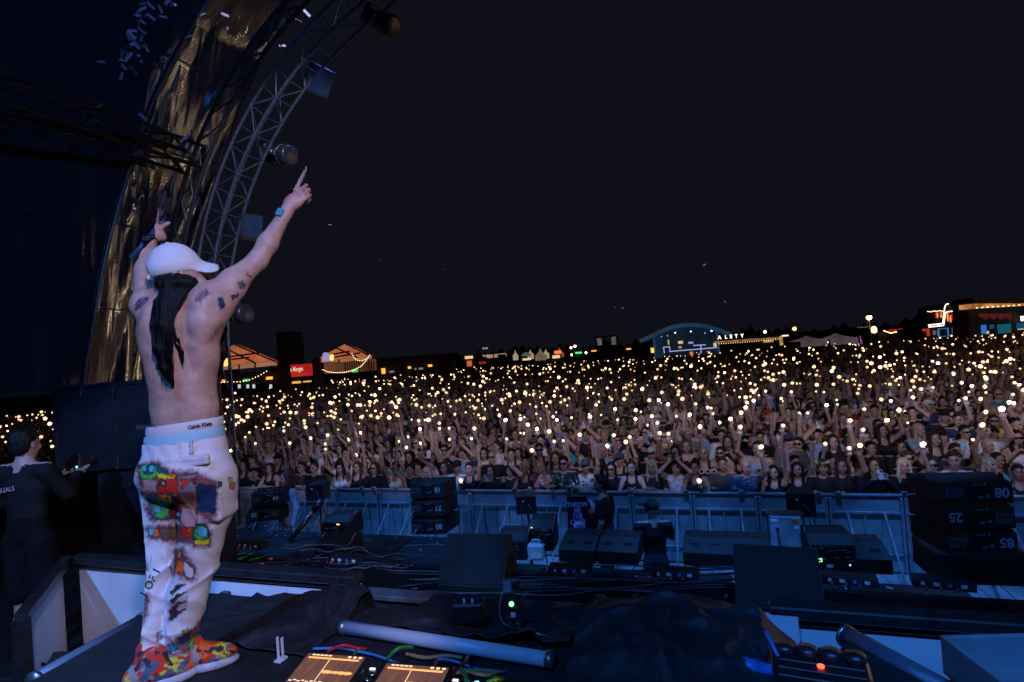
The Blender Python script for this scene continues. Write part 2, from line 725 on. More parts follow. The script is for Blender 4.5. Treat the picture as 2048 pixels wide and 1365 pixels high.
# ---- shiny black liner of the shell
m, nt, b = new_mat('black_vinyl')
b.inputs['Base Color'].default_value = (0.022, 0.025, 0.034, 1)
b.inputs['Specular IOR Level'].default_value = 1.0
b.inputs['IOR'].default_value = 1.7
b.inputs['Anisotropic'].default_value = 0.93
b.inputs['Anisotropic Rotation'].default_value = 0.25
tg = nt.nodes.new('ShaderNodeTangent')                     # the film is drawn up the wall: highlights smear along the height
tg.direction_type = 'RADIAL'
tg.axis = 'Z'
nt.links.new(tg.outputs[0], b.inputs['Tangent'])
nA = noise_node(nt, 2.2, 0, 0.4, 'Object', (0.5, 1.0, 0.16))
nC = noise_node(nt, 9.0, 1, 0.5, 'Object', (0.2, 1.0, 0.05))
b1 = bump(nt, nA.outputs['Fac'], 0.36, 0.22)
b3 = bump(nt, nC.outputs['Fac'], 0.22, 0.06)
nt.links.new(b1.outputs[0], b3.inputs['Normal'])
nt.links.new(b3.outputs[0], b.inputs['Normal'])
rr = nt.nodes.new('ShaderNodeMapRange')
rr.inputs['To Min'].default_value = 0.07
rr.inputs['To Max'].default_value = 0.13
nt.links.new(nC.outputs['Fac'], rr.inputs['Value'])
nt.links.new(rr.outputs[0], b.inputs['Roughness'])
vinyl = m

SEAM_Y = 4.64
YS = list(np.linspace(5.85, 4.66, 34)) + list(np.linspace(4.62, -7.0, 60))
# shell profile: walls leaning gently inwards, then a high vault
PROF = []
_x, _z = -6.95, 3.66
while _z < 8.4:
    PROF.append((_x, _z))
    _t = 0.5 * (math.atan2(_z - 3.75, 7.7) + radians(7.0))
    _x += 0.08 * tan(_t)
    _z += 0.08
_a0 = PROF[-1]
for k in range(1, 60):
    a_ = (pi / 2 - 0.30) * (1 - k / 59.0) + 0.0
    PROF.append((_a0[0] + (8.0 - 8.0 * sin(a_) / sin(pi / 2 - 0.30)) * 0.9, _a0[1] + 2.6 * (1 - (1 - k / 59.0) ** 2)))
_last = PROF[-1]
for (x, z) in reversed(PROF[:-1]):
    PROF.append((2 * _last[0] - x, z))
NP_ = len(PROF)


def liner_pt(i, y):
    x, z = PROF[i]
    x1, z1 = PROF[min(i + 1, NP_ - 1)]
    x0, z0 = PROF[max(i - 1, 0)]
    t_ = Vector((x1 - x0, 0, z1 - z0)).normalized()
    nrm = Vector((t_.z, 0, -t_.x))                       # towards the inside
    dz = min(max(z - 3.75, 0), 5.0)
    flare = 0.40 * (SEAM_Y - max(y, 1.5)) if y < SEAM_Y else 0.0
    bow = 0.05 * sin(pi * (5.85 - y) / 1.2) if y > SEAM_Y else 0.0
    wob = 0.020 * sin(z * 1.9 + y * 2.3) + 0.012 * sin(z * 3.1 - y * 5.2) + 0.010 * sin(y * 13 + z * 0.9) + 0.006 * sin(y * 23 - z * 1.3)
    return Vector((x, y + 0.12 * dz + 0.022 * dz * dz, z)) + nrm * (wob - flare - bow)


TH = list(range(NP_))
LV, LF = [], []
for t_ in TH:
    for y in YS:
        LV.append(liner_pt(t_, y))
ny = len(YS)
for i in range(len(TH) - 1):
    for j in range(ny - 1):
        LF.append((i * ny + j, i * ny + j + 1, (i + 1) * ny + j + 1, (i + 1) * ny + j))
lme = mesh_np('shell_liner', LV, LF, vinyl)
liner = link('stage_shell_liner', lme)
tag(liner, 'shiny black vinyl liner of the stage shell, mirroring the phone lights', 'liner')
md = liner.modifiers.new('thick', 'SOLIDIFY')
md.thickness = 0.012
md.offset = 1.0
# welded seams
seam_m = mat('liner_seam', (0.035, 0.037, 0.045), 0.3, vary=0.4, scale=30, spec=0.8)
MB().tube([liner_pt(t_, SEAM_Y + 0.01) + Vector((0.02, 0, 0)) for t_ in TH], 0.022, 6).build('seam', seam_m, liner)
for zt in (12, 25, 38, 52):
    MB().tube([liner_pt(zt, y) + Vector((0.008, 0, 0)) for y in YS[:50]], 0.008, 5).build('seam', seam_m, liner)
# hem rail
hem = [liner_pt(0, y) for y in YS[:64]]
MB().tube(hem, 0.045, 8).build('hem_rail', black_metal, liner)
hp = hem[::1]
pin = MB().lathe([(0.0, -0.008), (0.008, -0.004), (0.008, 0.004), (0.0, 0.008)], n=6).mesh('eyelet', mat('eyelet_steel', (0.5, 0.5, 0.52), 0.25, metal=1.0))
for i in range(0, 40):
    a_ = hem[i]
    link('eyelet', pin, liner, a_ + Vector((0.045, 0, 0.03)))

# ---- backdrop behind the photographer is open stage: rear wall so that nothing leaks in
bw = MB().box((-0.5, -8.2, 4.6), (26, 0.15, 9.2))
tag(bw.build('rear_wall', black_deck), kind='structure')

# ---- crowd barrier: one metre panels with frame, mid rail, stiles and sloping braces
steel = mat('barrier_steel', (0.30, 0.31, 0.33), 0.45, metal=0.15, vary=0.45, scale=5, bumps=0.25, bscale=40)
plate_m, nt, b = new_mat('barrier_plate')
n = noise_node(nt, 2.6, 7, 0.68, 'Object')
n2 = noise_node(nt, 24, 4, 0.6, 'Object')
r = ramp(nt, n.outputs['Fac'], [(0.30, (0.22, 0.225, 0.23)), (0.52, (0.34, 0.345, 0.355)), (0.66, (0.42, 0.425, 0.435)), (0.78, (0.62, 0.63, 0.64))])
nt.links.new(r.outputs[0], b.inputs['Base Color'])
b.inputs['Metallic'].default_value = 0.05
b.inputs['Roughness'].default_value = 0.55
ck = nt.nodes.new('ShaderNodeTexVoronoi')
ck.inputs['Scale'].default_value = 70
tc = nt.nodes.new('ShaderNodeTexCoord')
nt.links.new(tc.outputs['Object'], ck.inputs['Vector'])
bp = bump(nt, ck.outputs['Distance'], 0.3, 0.004)
bp2 = bump(nt, n.outputs['Fac'], 0.5, 0.03)
nt.links.new(bp2.outputs[0], bp.inputs['Normal'])
nt.links.new(bp.outputs[0], b.inputs['Normal'])
BY = 9.87
PAN = {}
PAN['plate'] = MB().box((0, 0.02, 0.60), (0.97, 0.006, 1.12)).mesh('face_plate', plate_m)
PAN['top'] = MB().tube([(-0.497, 0.015, 1.185), (0.497, 0.015, 1.185)], 0.028, 8).mesh('top_rail', steel)
PAN['mid'] = MB().box((0, -0.005, 0.925), (0.90, 0.035, 0.04), bev=0.004).mesh('mid_rail', steel)
PAN['low'] = MB().box((0, -0.003, 0.30), (0.90, 0.03, 0.03), bev=0.004).mesh('low_rail', steel)
PAN['stile'] = MB().box((0, 0, 0.58), (0.04, 0.045, 1.14), bev=0.005).mesh('stile', steel)
PAN['bar'] = MB().box((0, 0.002, 0.46), (0.028, 0.03, 0.89), bev=0.004).mesh('stile_bar', steel)
PAN['brace'] = MB().tube([(0, -0.02, 0.93), (0, -0.95, 0.03)], 0.017, 8).mesh('brace', steel)
PAN['foot'] = MB().box((0, -0.49, 0.012), (0.98, 0.99, 0.018), bev=0.003).mesh('foot_plate', plate_m)
ordn = ['first', 'second', 'third', 'fourth', 'fifth', 'sixth', 'seventh', 'eighth', 'ninth', 'tenth', 'eleventh', 'twelfth', 'thirteenth', 'fourteenth', 'fifteenth',
        'sixteenth', 'seventeenth', 'eighteenth', 'nineteenth', 'twentieth']
NPAN = 16
for i in range(NPAN):
    x = 4.05 - i * 1.0
    t = empty('crowd_barrier', (x, BY + 0.006 * sin(i * 2.1), 0), radians(0.5 * sin(i * 1.7)))
    tag(t, 'steel crowd barrier panel, %s counted from the number 25 speaker stack' % ordn[i], 'barrier', 'crowd barrier panels')
    link('face_plate', PAN['plate'], t)
    link('top_rail', PAN['top'], t)
    link('mid_rail', PAN['mid'], t)
    link('low_rail', PAN['low'], t)
    for sx in (-0.472, 0.472):
        link('stile', PAN['stile'], t, (sx, 0, 0))
    link('stile_bar', PAN['bar'], t, (-0.02, 0, 0))
    for sx in (-0.25, 0.24):
        link('brace', PAN['brace'], t, (sx, 0, 0))
    link('foot_plate', PAN['foot'], t)
# ================================================================== PEOPLE OF THE CROWD
SKIN, TOP, PANTS, DARK, LIPS, HAIR, SHOE, WHITE = range(8)
# arm poses: (elbow, wrist, hand direction) for the side with +x = the person's own left... figure faces +y
ARM = {
    'down': ((0.245, -0.03, 1.16), (0.25, 0.05, 0.93), (0.0, 0.1, -1)),
    'rail': ((0.27, 0.08, 1.17), (0.17, 0.29, 1.285), (-0.3, 0.95, -0.05)),
    'cross': ((0.26, 0.16, 1.20), (0.02, 0.31, 1.285), (-1, 0.2, 0.0)),
    'up': ((0.30, 0.16, 1.60), (0.23, 0.20, 1.85), (-0.1, 0.1, 1)),
    'high': ((0.26, 0.10, 1.70), (0.24, 0.14, 1.97), (0.0, 0.12, 1)),
    'wide': ((0.38, 0.08, 1.60), (0.44, 0.14, 1.87), (0.12, 0.15, 1)),
    'face': ((0.25, 0.24, 1.27), (0.075, 0.33, 1.47), (-0.25, 0.25, 1)),
    'over': ((0.27, 0.24, 1.60), (0.075, 0.27, 1.80), (-0.2, 0.2, 1)),
    'chest': ((0.26, 0.10, 1.18), (0.12, 0.32, 1.33), (-0.2, 0.4, 1)),
}


def build_person(vox, left, right, fem=False, hair=None, simple=False, zmin=-0.02, sleeve=None, shorts=False):
    """A standing figure 1.75 m tall facing +y as one surface; returns verts, quads, zones and hand frames."""
    F = Field((-0.56, -0.36, zmin), (0.56, 0.56, 2.26), vox)
    sw = 0.165 if fem else 0.19
    hipw = 0.165 if fem else 0.155
    fat = 1.25 if simple else 1.0
    ex = 0.012 if simple else 0.0
    # torso
    F.ell((0, -0.005, 0.97), (hipw + ex, 0.115 + ex, 0.14), 0.05, PANTS)
    F.ell((0, 0.0, 1.12), (0.128 if fem else 0.15, 0.10 + ex, 0.15), 0.06, TOP)
    F.ell((0, 0.005, 1.29), (0.15 if fem else 0.175, 0.115 + ex, 0.16), 0.06, TOP)
    if fem and not simple:
        F.ell((-0.07, 0.095, 1.275), (0.06, 0.055, 0.06), 0.03, TOP)
        F.ell((0.07, 0.095, 1.275), (0.06, 0.055, 0.06), 0.03, TOP)
    F.cone((-sw + 0.03, -0.01, 1.42), (sw - 0.03, -0.01, 1.42), 0.058, 0.058, 0.05, TOP)
    F.cone((0, -0.01, 1.40), (0, 0.005, 1.56), 0.058 if fem else 0.066, 0.05 if fem else 0.058, 0.035, SKIN)
    if not fem:
        F.cone((0, -0.01, 1.475), (0.12, -0.01, 1.435), 0.04, 0.045, 0.04, TOP)
        F.cone((0, -0.01, 1.475), (-0.12, -0.01, 1.435), 0.04, 0.045, 0.04, TOP)
    # legs
    if zmin < 0.5:
        for s in (-1, 1):
            F.cone((s * 0.09, 0, 0.90), (s * 0.10, 0.01, 0.50), 0.09, 0.062, 0.04, PANTS)
            F.cone((s * 0.10, 0.01, 0.50), (s * 0.105, -0.01, 0.10), 0.06 if not shorts else 0.052, 0.045, 0.03, SKIN if shorts else PANTS)
            if shorts:
                F.cone((s * 0.095, 0, 0.86), (s * 0.105, 0.01, 0.46), 0.11, 0.10, 0.02, PANTS)
                F.cone((s * 0.105, -0.01, 0.24), (s * 0.105, -0.01, 0.06), 0.05, 0.05, 0.01, WHITE)
            F.ell((s * 0.108, 0.05, 0.045), (0.045, 0.125, 0.045), 0.02, SHOE)
    # arms and hands
    hands = {}
    for s, pose in ((1, left), (-1, right)):
        e, wv, hd = [np.array(q, float) for q in ARM[pose]]
        e[0] *= s
        wv[0] *= s
        hd[0] *= s
        if fem:
            e[0] *= 0.93
        hd /= np.linalg.norm(hd)
        sh = np.array((s * sw, -0.01, 1.415))
        raised = e[2] > 1.45
        bare = (fem and sleeve is None) or sleeve == 'none'
        sk = SKIN if bare else TOP
        if raised:
            F.ell(sh + np.array((s * 0.0, 0.0, 0.03)), (0.065, 0.065, 0.06), 0.04, sk)
        F.cone(sh, e, 0.052 * fat, 0.040 * fat, 0.035, SKIN)
        if not bare:
            t_ = 0.62 if sleeve != 'long' else 1.0
            F.cone(sh, sh + (e - sh) * t_, 0.066 * fat, 0.060 * fat, 0.02, TOP)
            if sleeve == 'long':
                F.cone(e, wv, 0.052 * fat, 0.042 * fat, 0.02, TOP)
        F.cone(e, wv, 0.041 * fat, 0.027 * fat, 0.02, SKIN)
        pc = wv + hd * 0.05
        side = np.cross(hd, (0, 1, 0)) if abs(hd[1]) < 0.8 else np.cross(hd, (0, 0, 1))
        side /= np.linalg.norm(side)
        nrm = np.cross(side, hd)
        if simple:
            F.ell(wv + hd * 0.08, (0.045, 0.045, 0.09), 0.02, SKIN)
        else:
            F.ell(pc, (0.040, 0.020, 0.055), 0.02, SKIN, rot=np.stack([side, nrm, hd], 1))
            grip = pose in ('up', 'face', 'over', 'chest', 'rail', 'cross')
            for q, (off, ln) in enumerate(((-0.030, 0.060), (-0.010, 0.070), (0.011, 0.066), (0.030, 0.052))):
                b0 = wv + hd * 0.090 + side * off
                if grip:
                    p1 = b0 + hd * ln * 0.45 + nrm * 0.012
                    p2 = p1 + nrm * ln * 0.45 + hd * 0.006
                else:
                    p1 = b0 + hd * ln * 0.6 + side * off * 0.25
                    p2 = b0 + hd * ln * 1.15 + side * off * 0.5 + nrm * 0.008
                F.cone(b0, p1, 0.0115, 0.0105, 0.006, SKIN)
                F.cone(p1, p2, 0.0105, 0.0095, 0.004, SKIN)
            th0 = wv + hd * 0.03 - side * s * 0.03
            th1 = th0 + hd * 0.035 - side * s * 0.028 + nrm * 0.01
            th2 = th1 + hd * 0.03 + nrm * 0.012
            F.cone(th0, th1, 0.014, 0.012, 0.01, SKIN)
            F.cone(th1, th2, 0.012, 0.010, 0.004, SKIN)
        hands[s] = (wv, hd, nrm, side)
    # head
    hz, hy = 1.635, 0.018
    F.ell((0, hy - 0.008, hz + 0.02), (0.074, 0.094, 0.096), 0.02, SKIN)
    F.ell((0, hy + 0.020, hz - 0.055), (0.056 if fem else 0.061, 0.066, 0.068), 0.03, SKIN)
    if not simple:
        F.ell((0, hy + 0.062, hz - 0.102), (0.024, 0.018, 0.016), 0.02, SKIN)
        F.cone((0, hy + 0.085, hz + 0.012), (0, hy + 0.106, hz - 0.030), 0.009, 0.014, 0.012, SKIN)
        F.ell((0, hy + 0.086, hz - 0.068), (0.022, 0.010, 0.008), 0.01, LIPS)
        for s in (-1, 1):
            F.ell((s * 0.033, hy + 0.096, hz + 0.008), (0.020, 0.016, 0.012), 0.012, SKIN, op='sub')
            F.ell((s * 0.033, hy + 0.078, hz + 0.006), (0.013, 0.011, 0.011), 0.003, DARK)
            F.cone((s * 0.015, hy + 0.088, hz + 0.026), (s * 0.052, hy + 0.076, hz + 0.028), 0.007, 0.006, 0.006, DARK)
            F.ell((s * 0.076, hy - 0.012, hz - 0.012), (0.011, 0.020, 0.030), 0.008, SKIN)
            F.ell((s * 0.045, hy + 0.062, hz - 0.032), (0.022, 0.020, 0.022), 0.02, SKIN)
    if hair:
        hair_prims(F, hair, simple)
    V, Q, Z = F.surface()
    # scooped neckline of tank tops
    if (fem and sleeve is None) or sleeve == 'none':
        nk = (Z == TOP) & (V[:, 2] > 1.395 - 0.5 * np.maximum(0, 0.105 - np.abs(V[:, 0])) * (V[:, 1] > 0)) & (np.abs(np.abs(V[:, 0]) - 0.085) > 0.022)
        Z = np.where(nk, SKIN, Z)
        Z = np.where((Z == TOP) & (V[:, 2] > 1.40) & (np.abs(V[:, 0]) > 0.125), SKIN, Z)
    else:
        nk = (Z == TOP) & (V[:, 2] > 1.475)
        Z = np.where(nk, SKIN, Z)
    return V, Q, Z, hands


def hair_prims(F, style, simple=False):
    hz, hy = 1.635, 0.018
    if style in ('short', 'long', 'bun', 'bob'):
        F.ell((0, hy - 0.026, hz + 0.048), (0.083, 0.098, 0.088), 0.02, HAIR)
        F.ell((0, hy - 0.062, hz - 0.005), (0.078, 0.058, 0.085), 0.03, HAIR)
    if style == 'short':
        F.ell((0, hy + 0.045, hz + 0.108), (0.055, 0.045, 0.026), 0.02, HAIR)
    if style in ('long', 'bob'):
        dn = 0.30 if style == 'long' else 0.14
        for s in (-1, 1):
            F.cone((s * 0.070, hy + 0.008, hz + 0.06), (s * 0.088, hy + 0.02, hz - dn * 0.55), 0.024, 0.03, 0.03, HAIR)
            F.cone((s * 0.088, hy + 0.02, hz - dn * 0.55), (s * 0.085, hy + 0.055 if style == 'long' else hy, hz - dn), 0.03, 0.018, 0.03, HAIR)
        F.cone((0, hy - 0.07, hz), (0, hy - 0.085, hz - dn), 0.075, 0.05, 0.04, HAIR)
    if style == 'bun':
        F.ell((0, hy - 0.07, hz + 0.125), (0.045, 0.045, 0.04), 0.02, HAIR)
    if style == 'cap':
        F.ell((0, hy - 0.012, hz + 0.052), (0.090, 0.106, 0.085), 0.01, HAIR)
        F.ell((0, hy + 0.115, hz + 0.062), (0.075, 0.075, 0.012), 0.015, HAIR)


def build_hair(style, vox):
    F = Field((-0.2, -0.24, 1.2), (0.2, 0.28, 1.84), vox)
    hair_prims(F, style)
    hz, hy = 1.635, 0.018
    if style not in ('cap',):
        # open the face
        F.ell((0, hy + 0.085, hz - 0.03), (0.066, 0.075, 0.105), 0.01, op='sub')
        F.ell((0, hy + 0.10, hz + 0.055), (0.060, 0.05, 0.035), 0.015, op='sub')
        F.displace(lambda P: 0.0035 * np.sin(P[:, 0] * 160 + 40 * P[:, 2]) + 0.003 * np.sin(P[:, 0] * 90 - P[:, 1] * 120))
    V, Q, Z = F.surface()
    return V, Q


m, nt, b = new_mat('crowd_skin')
oi = nt.nodes.new('ShaderNodeObjectInfo')
r = ramp(nt, oi.outputs['Random'], [(0.0, (0.28, 0.18, 0.14)), (0.45, (0.42, 0.28, 0.22)), (0.8, (0.52, 0.36, 0.29)), (1.0, (0.22, 0.13, 0.10))])
n = noise_node(nt, 14, 4)
r2 = ramp(nt, n.outputs['Fac'], [(0.3, (0.82, 0.78, 0.78)), (0.7, (1.08, 1.02, 1.02))])
mx = nt.nodes.new('ShaderNodeMix')
mx.data_type = 'RGBA'
mx.blend_type = 'MULTIPLY'
mx.inputs[0].default_value = 1.0
nt.links.new(r.outputs[0], mx.inputs[6])
nt.links.new(r2.outputs[0], mx.inputs[7])
nt.links.new(mx.outputs[2], b.inputs['Base Color'])
b.inputs['Roughness'].default_value = 0.5
skin_m = m
top_m = objcol_mat('crowd_top_cloth')
hair_m = objcol_mat('crowd_hair', 0.45, 0.5, 60, 0.5)
pants_m = mat('crowd_denim', (0.03, 0.035, 0.05), 0.85, vary=0.5, scale=8)
dark_m = mat('eye_and_brow', (0.012, 0.009, 0.008), 0.3)
lips_m = mat('lips', (0.30, 0.10, 0.09), 0.45)
shoe_m = mat('crowd_shoe', (0.12, 0.12, 0.12), 0.7)
phone_m = mat('phone_case', (0.03, 0.03, 0.035), 0.25, spec=0.6)
phone_white = mat('phone_case_white', (0.6, 0.6, 0.62), 0.35)
phone_blue = mat('phone_case_blue', (0.15, 0.3, 0.5), 0.35)
glass_m = mat('dark_glasses', (0.01, 0.01, 0.012), 0.08, spec=0.9)
mirror_m = mat('mirror_glasses', (0.05, 0.6, 0.55), 0.1, metal=0.8)
torch_m = emit('phone_torch', (1.0, 0.58, 0.26), 26.0, 'AUTO')
torch_soft_m = emit('phone_torch_soft', (1.0, 0.62, 0.30), 3.4, 'AUTO')
torch_far_m = emit('phone_torch_far', (1.0, 0.58, 0.27), 6.5, 'FRONT')
torch_streak_m = emit('liner_streak_torch', (1.0, 0.70, 0.42), 300.0, 'FRONT')  # overbright, only for the added lights the liner mirrors
torch_mid_m = emit('phone_torch_mid', (1.0, 0.62, 0.30), 2.6, 'NONE')
torch_dim_m = emit('phone_torch_dim', (1.0, 0.62, 0.32), 1.4, 'NONE')
sock_m = mat('white_sock', (0.55, 0.55, 0.57), 0.9)
PERSON_MATS = [skin_m, top_m, pants_m, dark_m, lips_m, hair_m, shoe_m, sock_m]


def fmat(Q, Z):
    return Z[Q[:, 0]]


TPL = {}


def template(left, right, fem, sleeve, pr=None):
    key = (left, right, fem, sleeve)
    if key not in TPL:
        V, Q, Z, H = build_person(0.0125, left, right, fem, sleeve=sleeve)
        TPL[key] = (mesh_np('person_body', V, Q, PERSON_MATS, fmat(Q, Z)), H)
    return TPL[key]


HAIR_ME = {}
for st in ('short', 'long', 'bun', 'bob', 'cap'):
    V, Q = build_hair(st, 0.0105)
    HAIR_ME[st] = mesh_np('hair', V, Q, [hair_m])
GL = MB()
for s in (-1, 1):
    GL.box((s * 0.034, 0.117, 1.643), (0.056, 0.012, 0.036), bev=0.006, rot=(0, 0, s * -0.18))
    GL.box((s * 0.074, 0.065, 1.648), (0.006, 0.11, 0.008))
GL.box((0, 0.125, 1.65), (0.02, 0.008, 0.008))
GLASS_ME = GL.mesh('sunglasses', glass_m)
GLASS_MIRROR = GL.mesh('sunglasses', mirror_m)
PH = MB().box((0, 0, 0), (0.074, 0.011, 0.152), bev=0.004)
PHONE_ME = {'black': PH.mesh('phone', phone_m), 'white': PH.mesh('phone', phone_white), 'blue': PH.mesh('phone', phone_blue)}
CAMBUMP = MB().box((-0.016, 0.008, 0.052), (0.030, 0.006, 0.034), bev=0.002).mesh('lens_bump', phone_m)
SCR = MB().box((0, -0.0065, 0), (0.066, 0.002, 0.14)).mesh('screen', emit('phone_screen', (0.55, 0.7, 1.0), 0.8, 'NONE'))


def ico(r, sub=1):
    bm = bmesh.new()
    bmesh.ops.create_icosphere(bm, subdivisions=sub, radius=r)
    v = np.array([p.co[:] for p in bm.verts])
    f = np.array([[p.index for p in q.verts] for q in bm.faces])
    bm.free()
    return v, f


def torch_glow_mesh(r, m_):
    v, f = ico(r, 2)
    v[:, 1] = v[:, 1] * 0.6
    return mesh_np('torch', v, f, m_)


TORCH = {'s': torch_glow_mesh(0.024, torch_soft_m), 'm': torch_glow_mesh(0.031, torch_soft_m), 'l': torch_glow_mesh(0.040, torch_soft_m), 'x': torch_glow_mesh(0.034, torch_m)}  # balls larger than a torch, glare put into the shape
ROWN = ['front', 'second', 'third', 'fourth', 'fifth', 'sixth', 'seventh', 'eighth', 'ninth', 'tenth', 'eleventh', 'twelfth', 'thirteenth', 'fourteenth']


ORD = ['', 'first', 'second', 'third', 'fourth', 'fifth', 'sixth', 'seventh', 'eighth', 'ninth', 'tenth', 'eleventh', 'twelfth', 'thirteenth', 'fourteenth',
       'fifteenth', 'sixteenth', 'seventeenth', 'eighteenth', 'nineteenth']
TENS = ['', '', 'twent', 'thirt', 'fort', 'fift']


def nth(i):
    if i < 20:
        return ORD[i]
    return TENS[i // 10] + ('ieth' if i % 10 == 0 else 'y-' + ORD[i % 10])


TOPCOL = [('black', (0.012, 0.012, 0.015), 48), ('white', (0.62, 0.62, 0.64), 24), ('grey', (0.13, 0.13, 0.14), 12), ('navy', (0.02, 0.03, 0.08), 9),
          ('dark red', (0.17, 0.015, 0.02), 4), ('pale blue', (0.22, 0.36, 0.55), 5), ('teal', (0.03, 0.28, 0.30), 2), ('beige', (0.38, 0.30, 0.24), 4),
          ('olive', (0.08, 0.09, 0.04), 3), ('yellow', (0.60, 0.50, 0.05), 1)]
HAIRCOL = [((0.012, 0.009, 0.008), 40), ((0.035, 0.020, 0.012), 30), ((0.10, 0.055, 0.03), 14), ((0.42, 0.30, 0.17), 12), ((0.5, 0.45, 0.40), 4)]


def pick(lst):
    t_ = sum(x[-1] for x in lst)
    u = random.random() * t_
    for x in lst:
        u -= x[-1]
        if u <= 0:
            return x
    return lst[-1]


POSE_WORDS = {('down', 'down'): 'arms down', ('rail', 'rail'): 'hands on the barrier', ('cross', 'cross'): 'forearms on the barrier',
              ('face', 'face'): 'filming at face height', ('over', 'over'): 'filming overhead',
              ('high', 'high'): 'both arms raised high', ('wide', 'wide'): 'both arms spread high'}
PEOPLE = []


def add_person(x, y, h, left, right, fem, topname, topcol, hairstyle, haircol, row, num, sleeve=None, phone=None, glasses=None,
               rz=0.0, topmat=None, extra='', z0=0.0, tilt=0.0, torch='m', where=None):
    me, H = template(left, right, fem, sleeve)
    o = link('person', me, None, (x, y, z0), (tilt, 0.0, pi + rz))
    sc = h / 1.75
    o.scale = (sc, sc, sc)
    o.color = (*topcol, 1)
    if topmat:
        o.material_slots[TOP].link = 'OBJECT'
        o.material_slots[TOP].material = topmat
    up = [p for p in (left, right) if p in ('up', 'high', 'wide')]
    pw = POSE_WORDS.get((left, right))
    if pw is None:
        pw = 'one arm raised' if len(up) == 1 else ('both arms raised' if up else ('phone at the chest' if 'chest' in (left, right) else 'hands low'))
    if phone and up and phone != 'none':
        pw = 'holding up a lit phone'
    cl = {'none': 'vest', 'long': 'long-sleeved top', 'tee': 't-shirt'}.get(sleeve, 'strappy top' if fem else 't-shirt')
    where = where or ('%s of the %s crowd row' % (nth(num), nth(row + 1)))
    lab = 'person in %s %s%s, %s, %s' % (topname, cl, (' ' + extra) if extra else '', pw, where)
    if len(lab.replace('-', '').split()) > 16:
        lab = 'person in %s %s%s, %s' % (topname, cl, (' ' + extra) if extra else '', where)
    tag(o, lab, 'person', 'people in the crowd')
    if hairstyle != 'bald':
        hh = link('baseball_cap' if hairstyle == 'cap' else 'hair', HAIR_ME[hairstyle], o)
        hh.color = (*haircol, 1)
    if glasses:
        link('sunglasses', GLASS_MIRROR if glasses == 'mirror' else GLASS_ME, o)
    if phone:
        M = Matrix.Translation(Vector((x, y, z0))) @ Euler((tilt, 0, pi + rz)).to_matrix().to_4x4() @ Matrix.Scale(sc, 4)
        if left == right and left in ('face', 'over'):
            wv = (H[1][0] + H[-1][0]) / 2
            hd = (H[1][1] + H[-1][1])
            hd = hd / np.linalg.norm(hd)
            p = Vector(wv + hd * 0.10 + np.array((0, 0.03, 0)))
            land = random.random() < 0.3
        else:
            s = 1 if left in ('up', 'chest') else -1
            if left == 'high' and right not in ('up', 'chest'):
                s = 1
            wv, hd, nrm, side = H[s]
            p = Vector(wv + hd * 0.125 + nrm * 0.012)
            land = False
        R_ = Euler((random.uniform(-0.25, 0.15), pi / 2 if land else random.uniform(-0.25, 0.25), random.uniform(-0.3, 0.3))).to_matrix().to_4x4()
        po = link('phone', PHONE_ME[random.choice(['black', 'black', 'white', 'white', 'blue'])])
        po.matrix_world = M @ Matrix.Translation(p) @ R_
        lit = phone == 'lit'
        tag(po, '%s phone held by the person in %s, %s' % ('lit' if lit else 'unlit', topname, where), 'phone', 'phones held in the crowd')
        link('lens_bump', CAMBUMP, po)
        link('screen', SCR, po)
        if lit:
            link('torch', TORCH[torch], po, (-0.016, 0.022, 0.052))
    PEOPLE.append((x, y))
    return o


def shirt_pattern(name, base, spots, scale=9.0, thr=0.6):
    """Printed shirt: scattered motifs on a base colour."""
    if name in MATS:
        return MATS[name]
    m, nt, b = new_mat(name)
    tc = nt.nodes.new('ShaderNodeTexCoord')
    last = None
    for i, (c, sc_, th_) in enumerate(spots):
        v = nt.nodes.new('ShaderNodeTexNoise')
        v.inputs['Scale'].default_value = sc_
        v.inputs['Detail'].default_value = 2
        mp = nt.nodes.new('ShaderNodeMapping')
        mp.inputs['Location'].default_value = (i * 3.1, i * 1.7, i * 5.3)
        nt.links.new(tc.outputs['Object'], mp.inputs[0])
        nt.links.new(mp.outputs[0], v.inputs['Vector'])
        r = ramp(nt, v.outputs['Fac'], [(th_, (0, 0, 0)), (th_ + 0.03, (1, 1, 1))])
        mx = nt.nodes.new('ShaderNodeMix')
        mx.data_type = 'RGBA'
        nt.links.new(r.outputs[0], mx.inputs[0])
        if last is None:
            mx.inputs[6].default_value = (*base, 1)
        else:
            nt.links.new(last, mx.inputs[6])
        mx.inputs[7].default_value = (*c, 1)
        last = mx.outputs[2]
    nt.links.new(last, b.inputs['Base Color'])
    b.inputs['Roughness'].default_value = 0.8
    MATS[name] = m
    return m


white_floral = shirt_pattern('white_floral_shirt', (0.62, 0.62, 0.60), [((0.03, 0.16, 0.14), 16, 0.56), ((0.55, 0.03, 0.02), 8, 0.63)])
black_floral = shirt_pattern('black_floral_shirt', (0.012, 0.012, 0.015), [((0.10, 0.35, 0.55), 11, 0.62), ((0.55, 0.33, 0.05), 10, 0.63), ((0.05, 0.22, 0.06), 12, 0.62)])
pale_wash = shirt_pattern('pale_washed_shirt', (0.38, 0.50, 0.58), [((0.20, 0.34, 0.42), 14, 0.55), ((0.62, 0.66, 0.66), 9, 0.58)])
sequins = shirt_pattern('blue_sequin_top', (0.01, 0.03, 0.07), [((0.08, 0.25, 0.55), 60, 0.56), ((0.5, 0.75, 0.9), 75, 0.66)])
zebra = shirt_pattern('zebra_shirt', (0.55, 0.55, 0.55), [((0.02, 0.02, 0.025), 18, 0.49)])
denim = mat('pale_blue_denim', (0.16, 0.33, 0.50), 0.8, vary=0.35, scale=12, bumps=0.3, bscale=60)

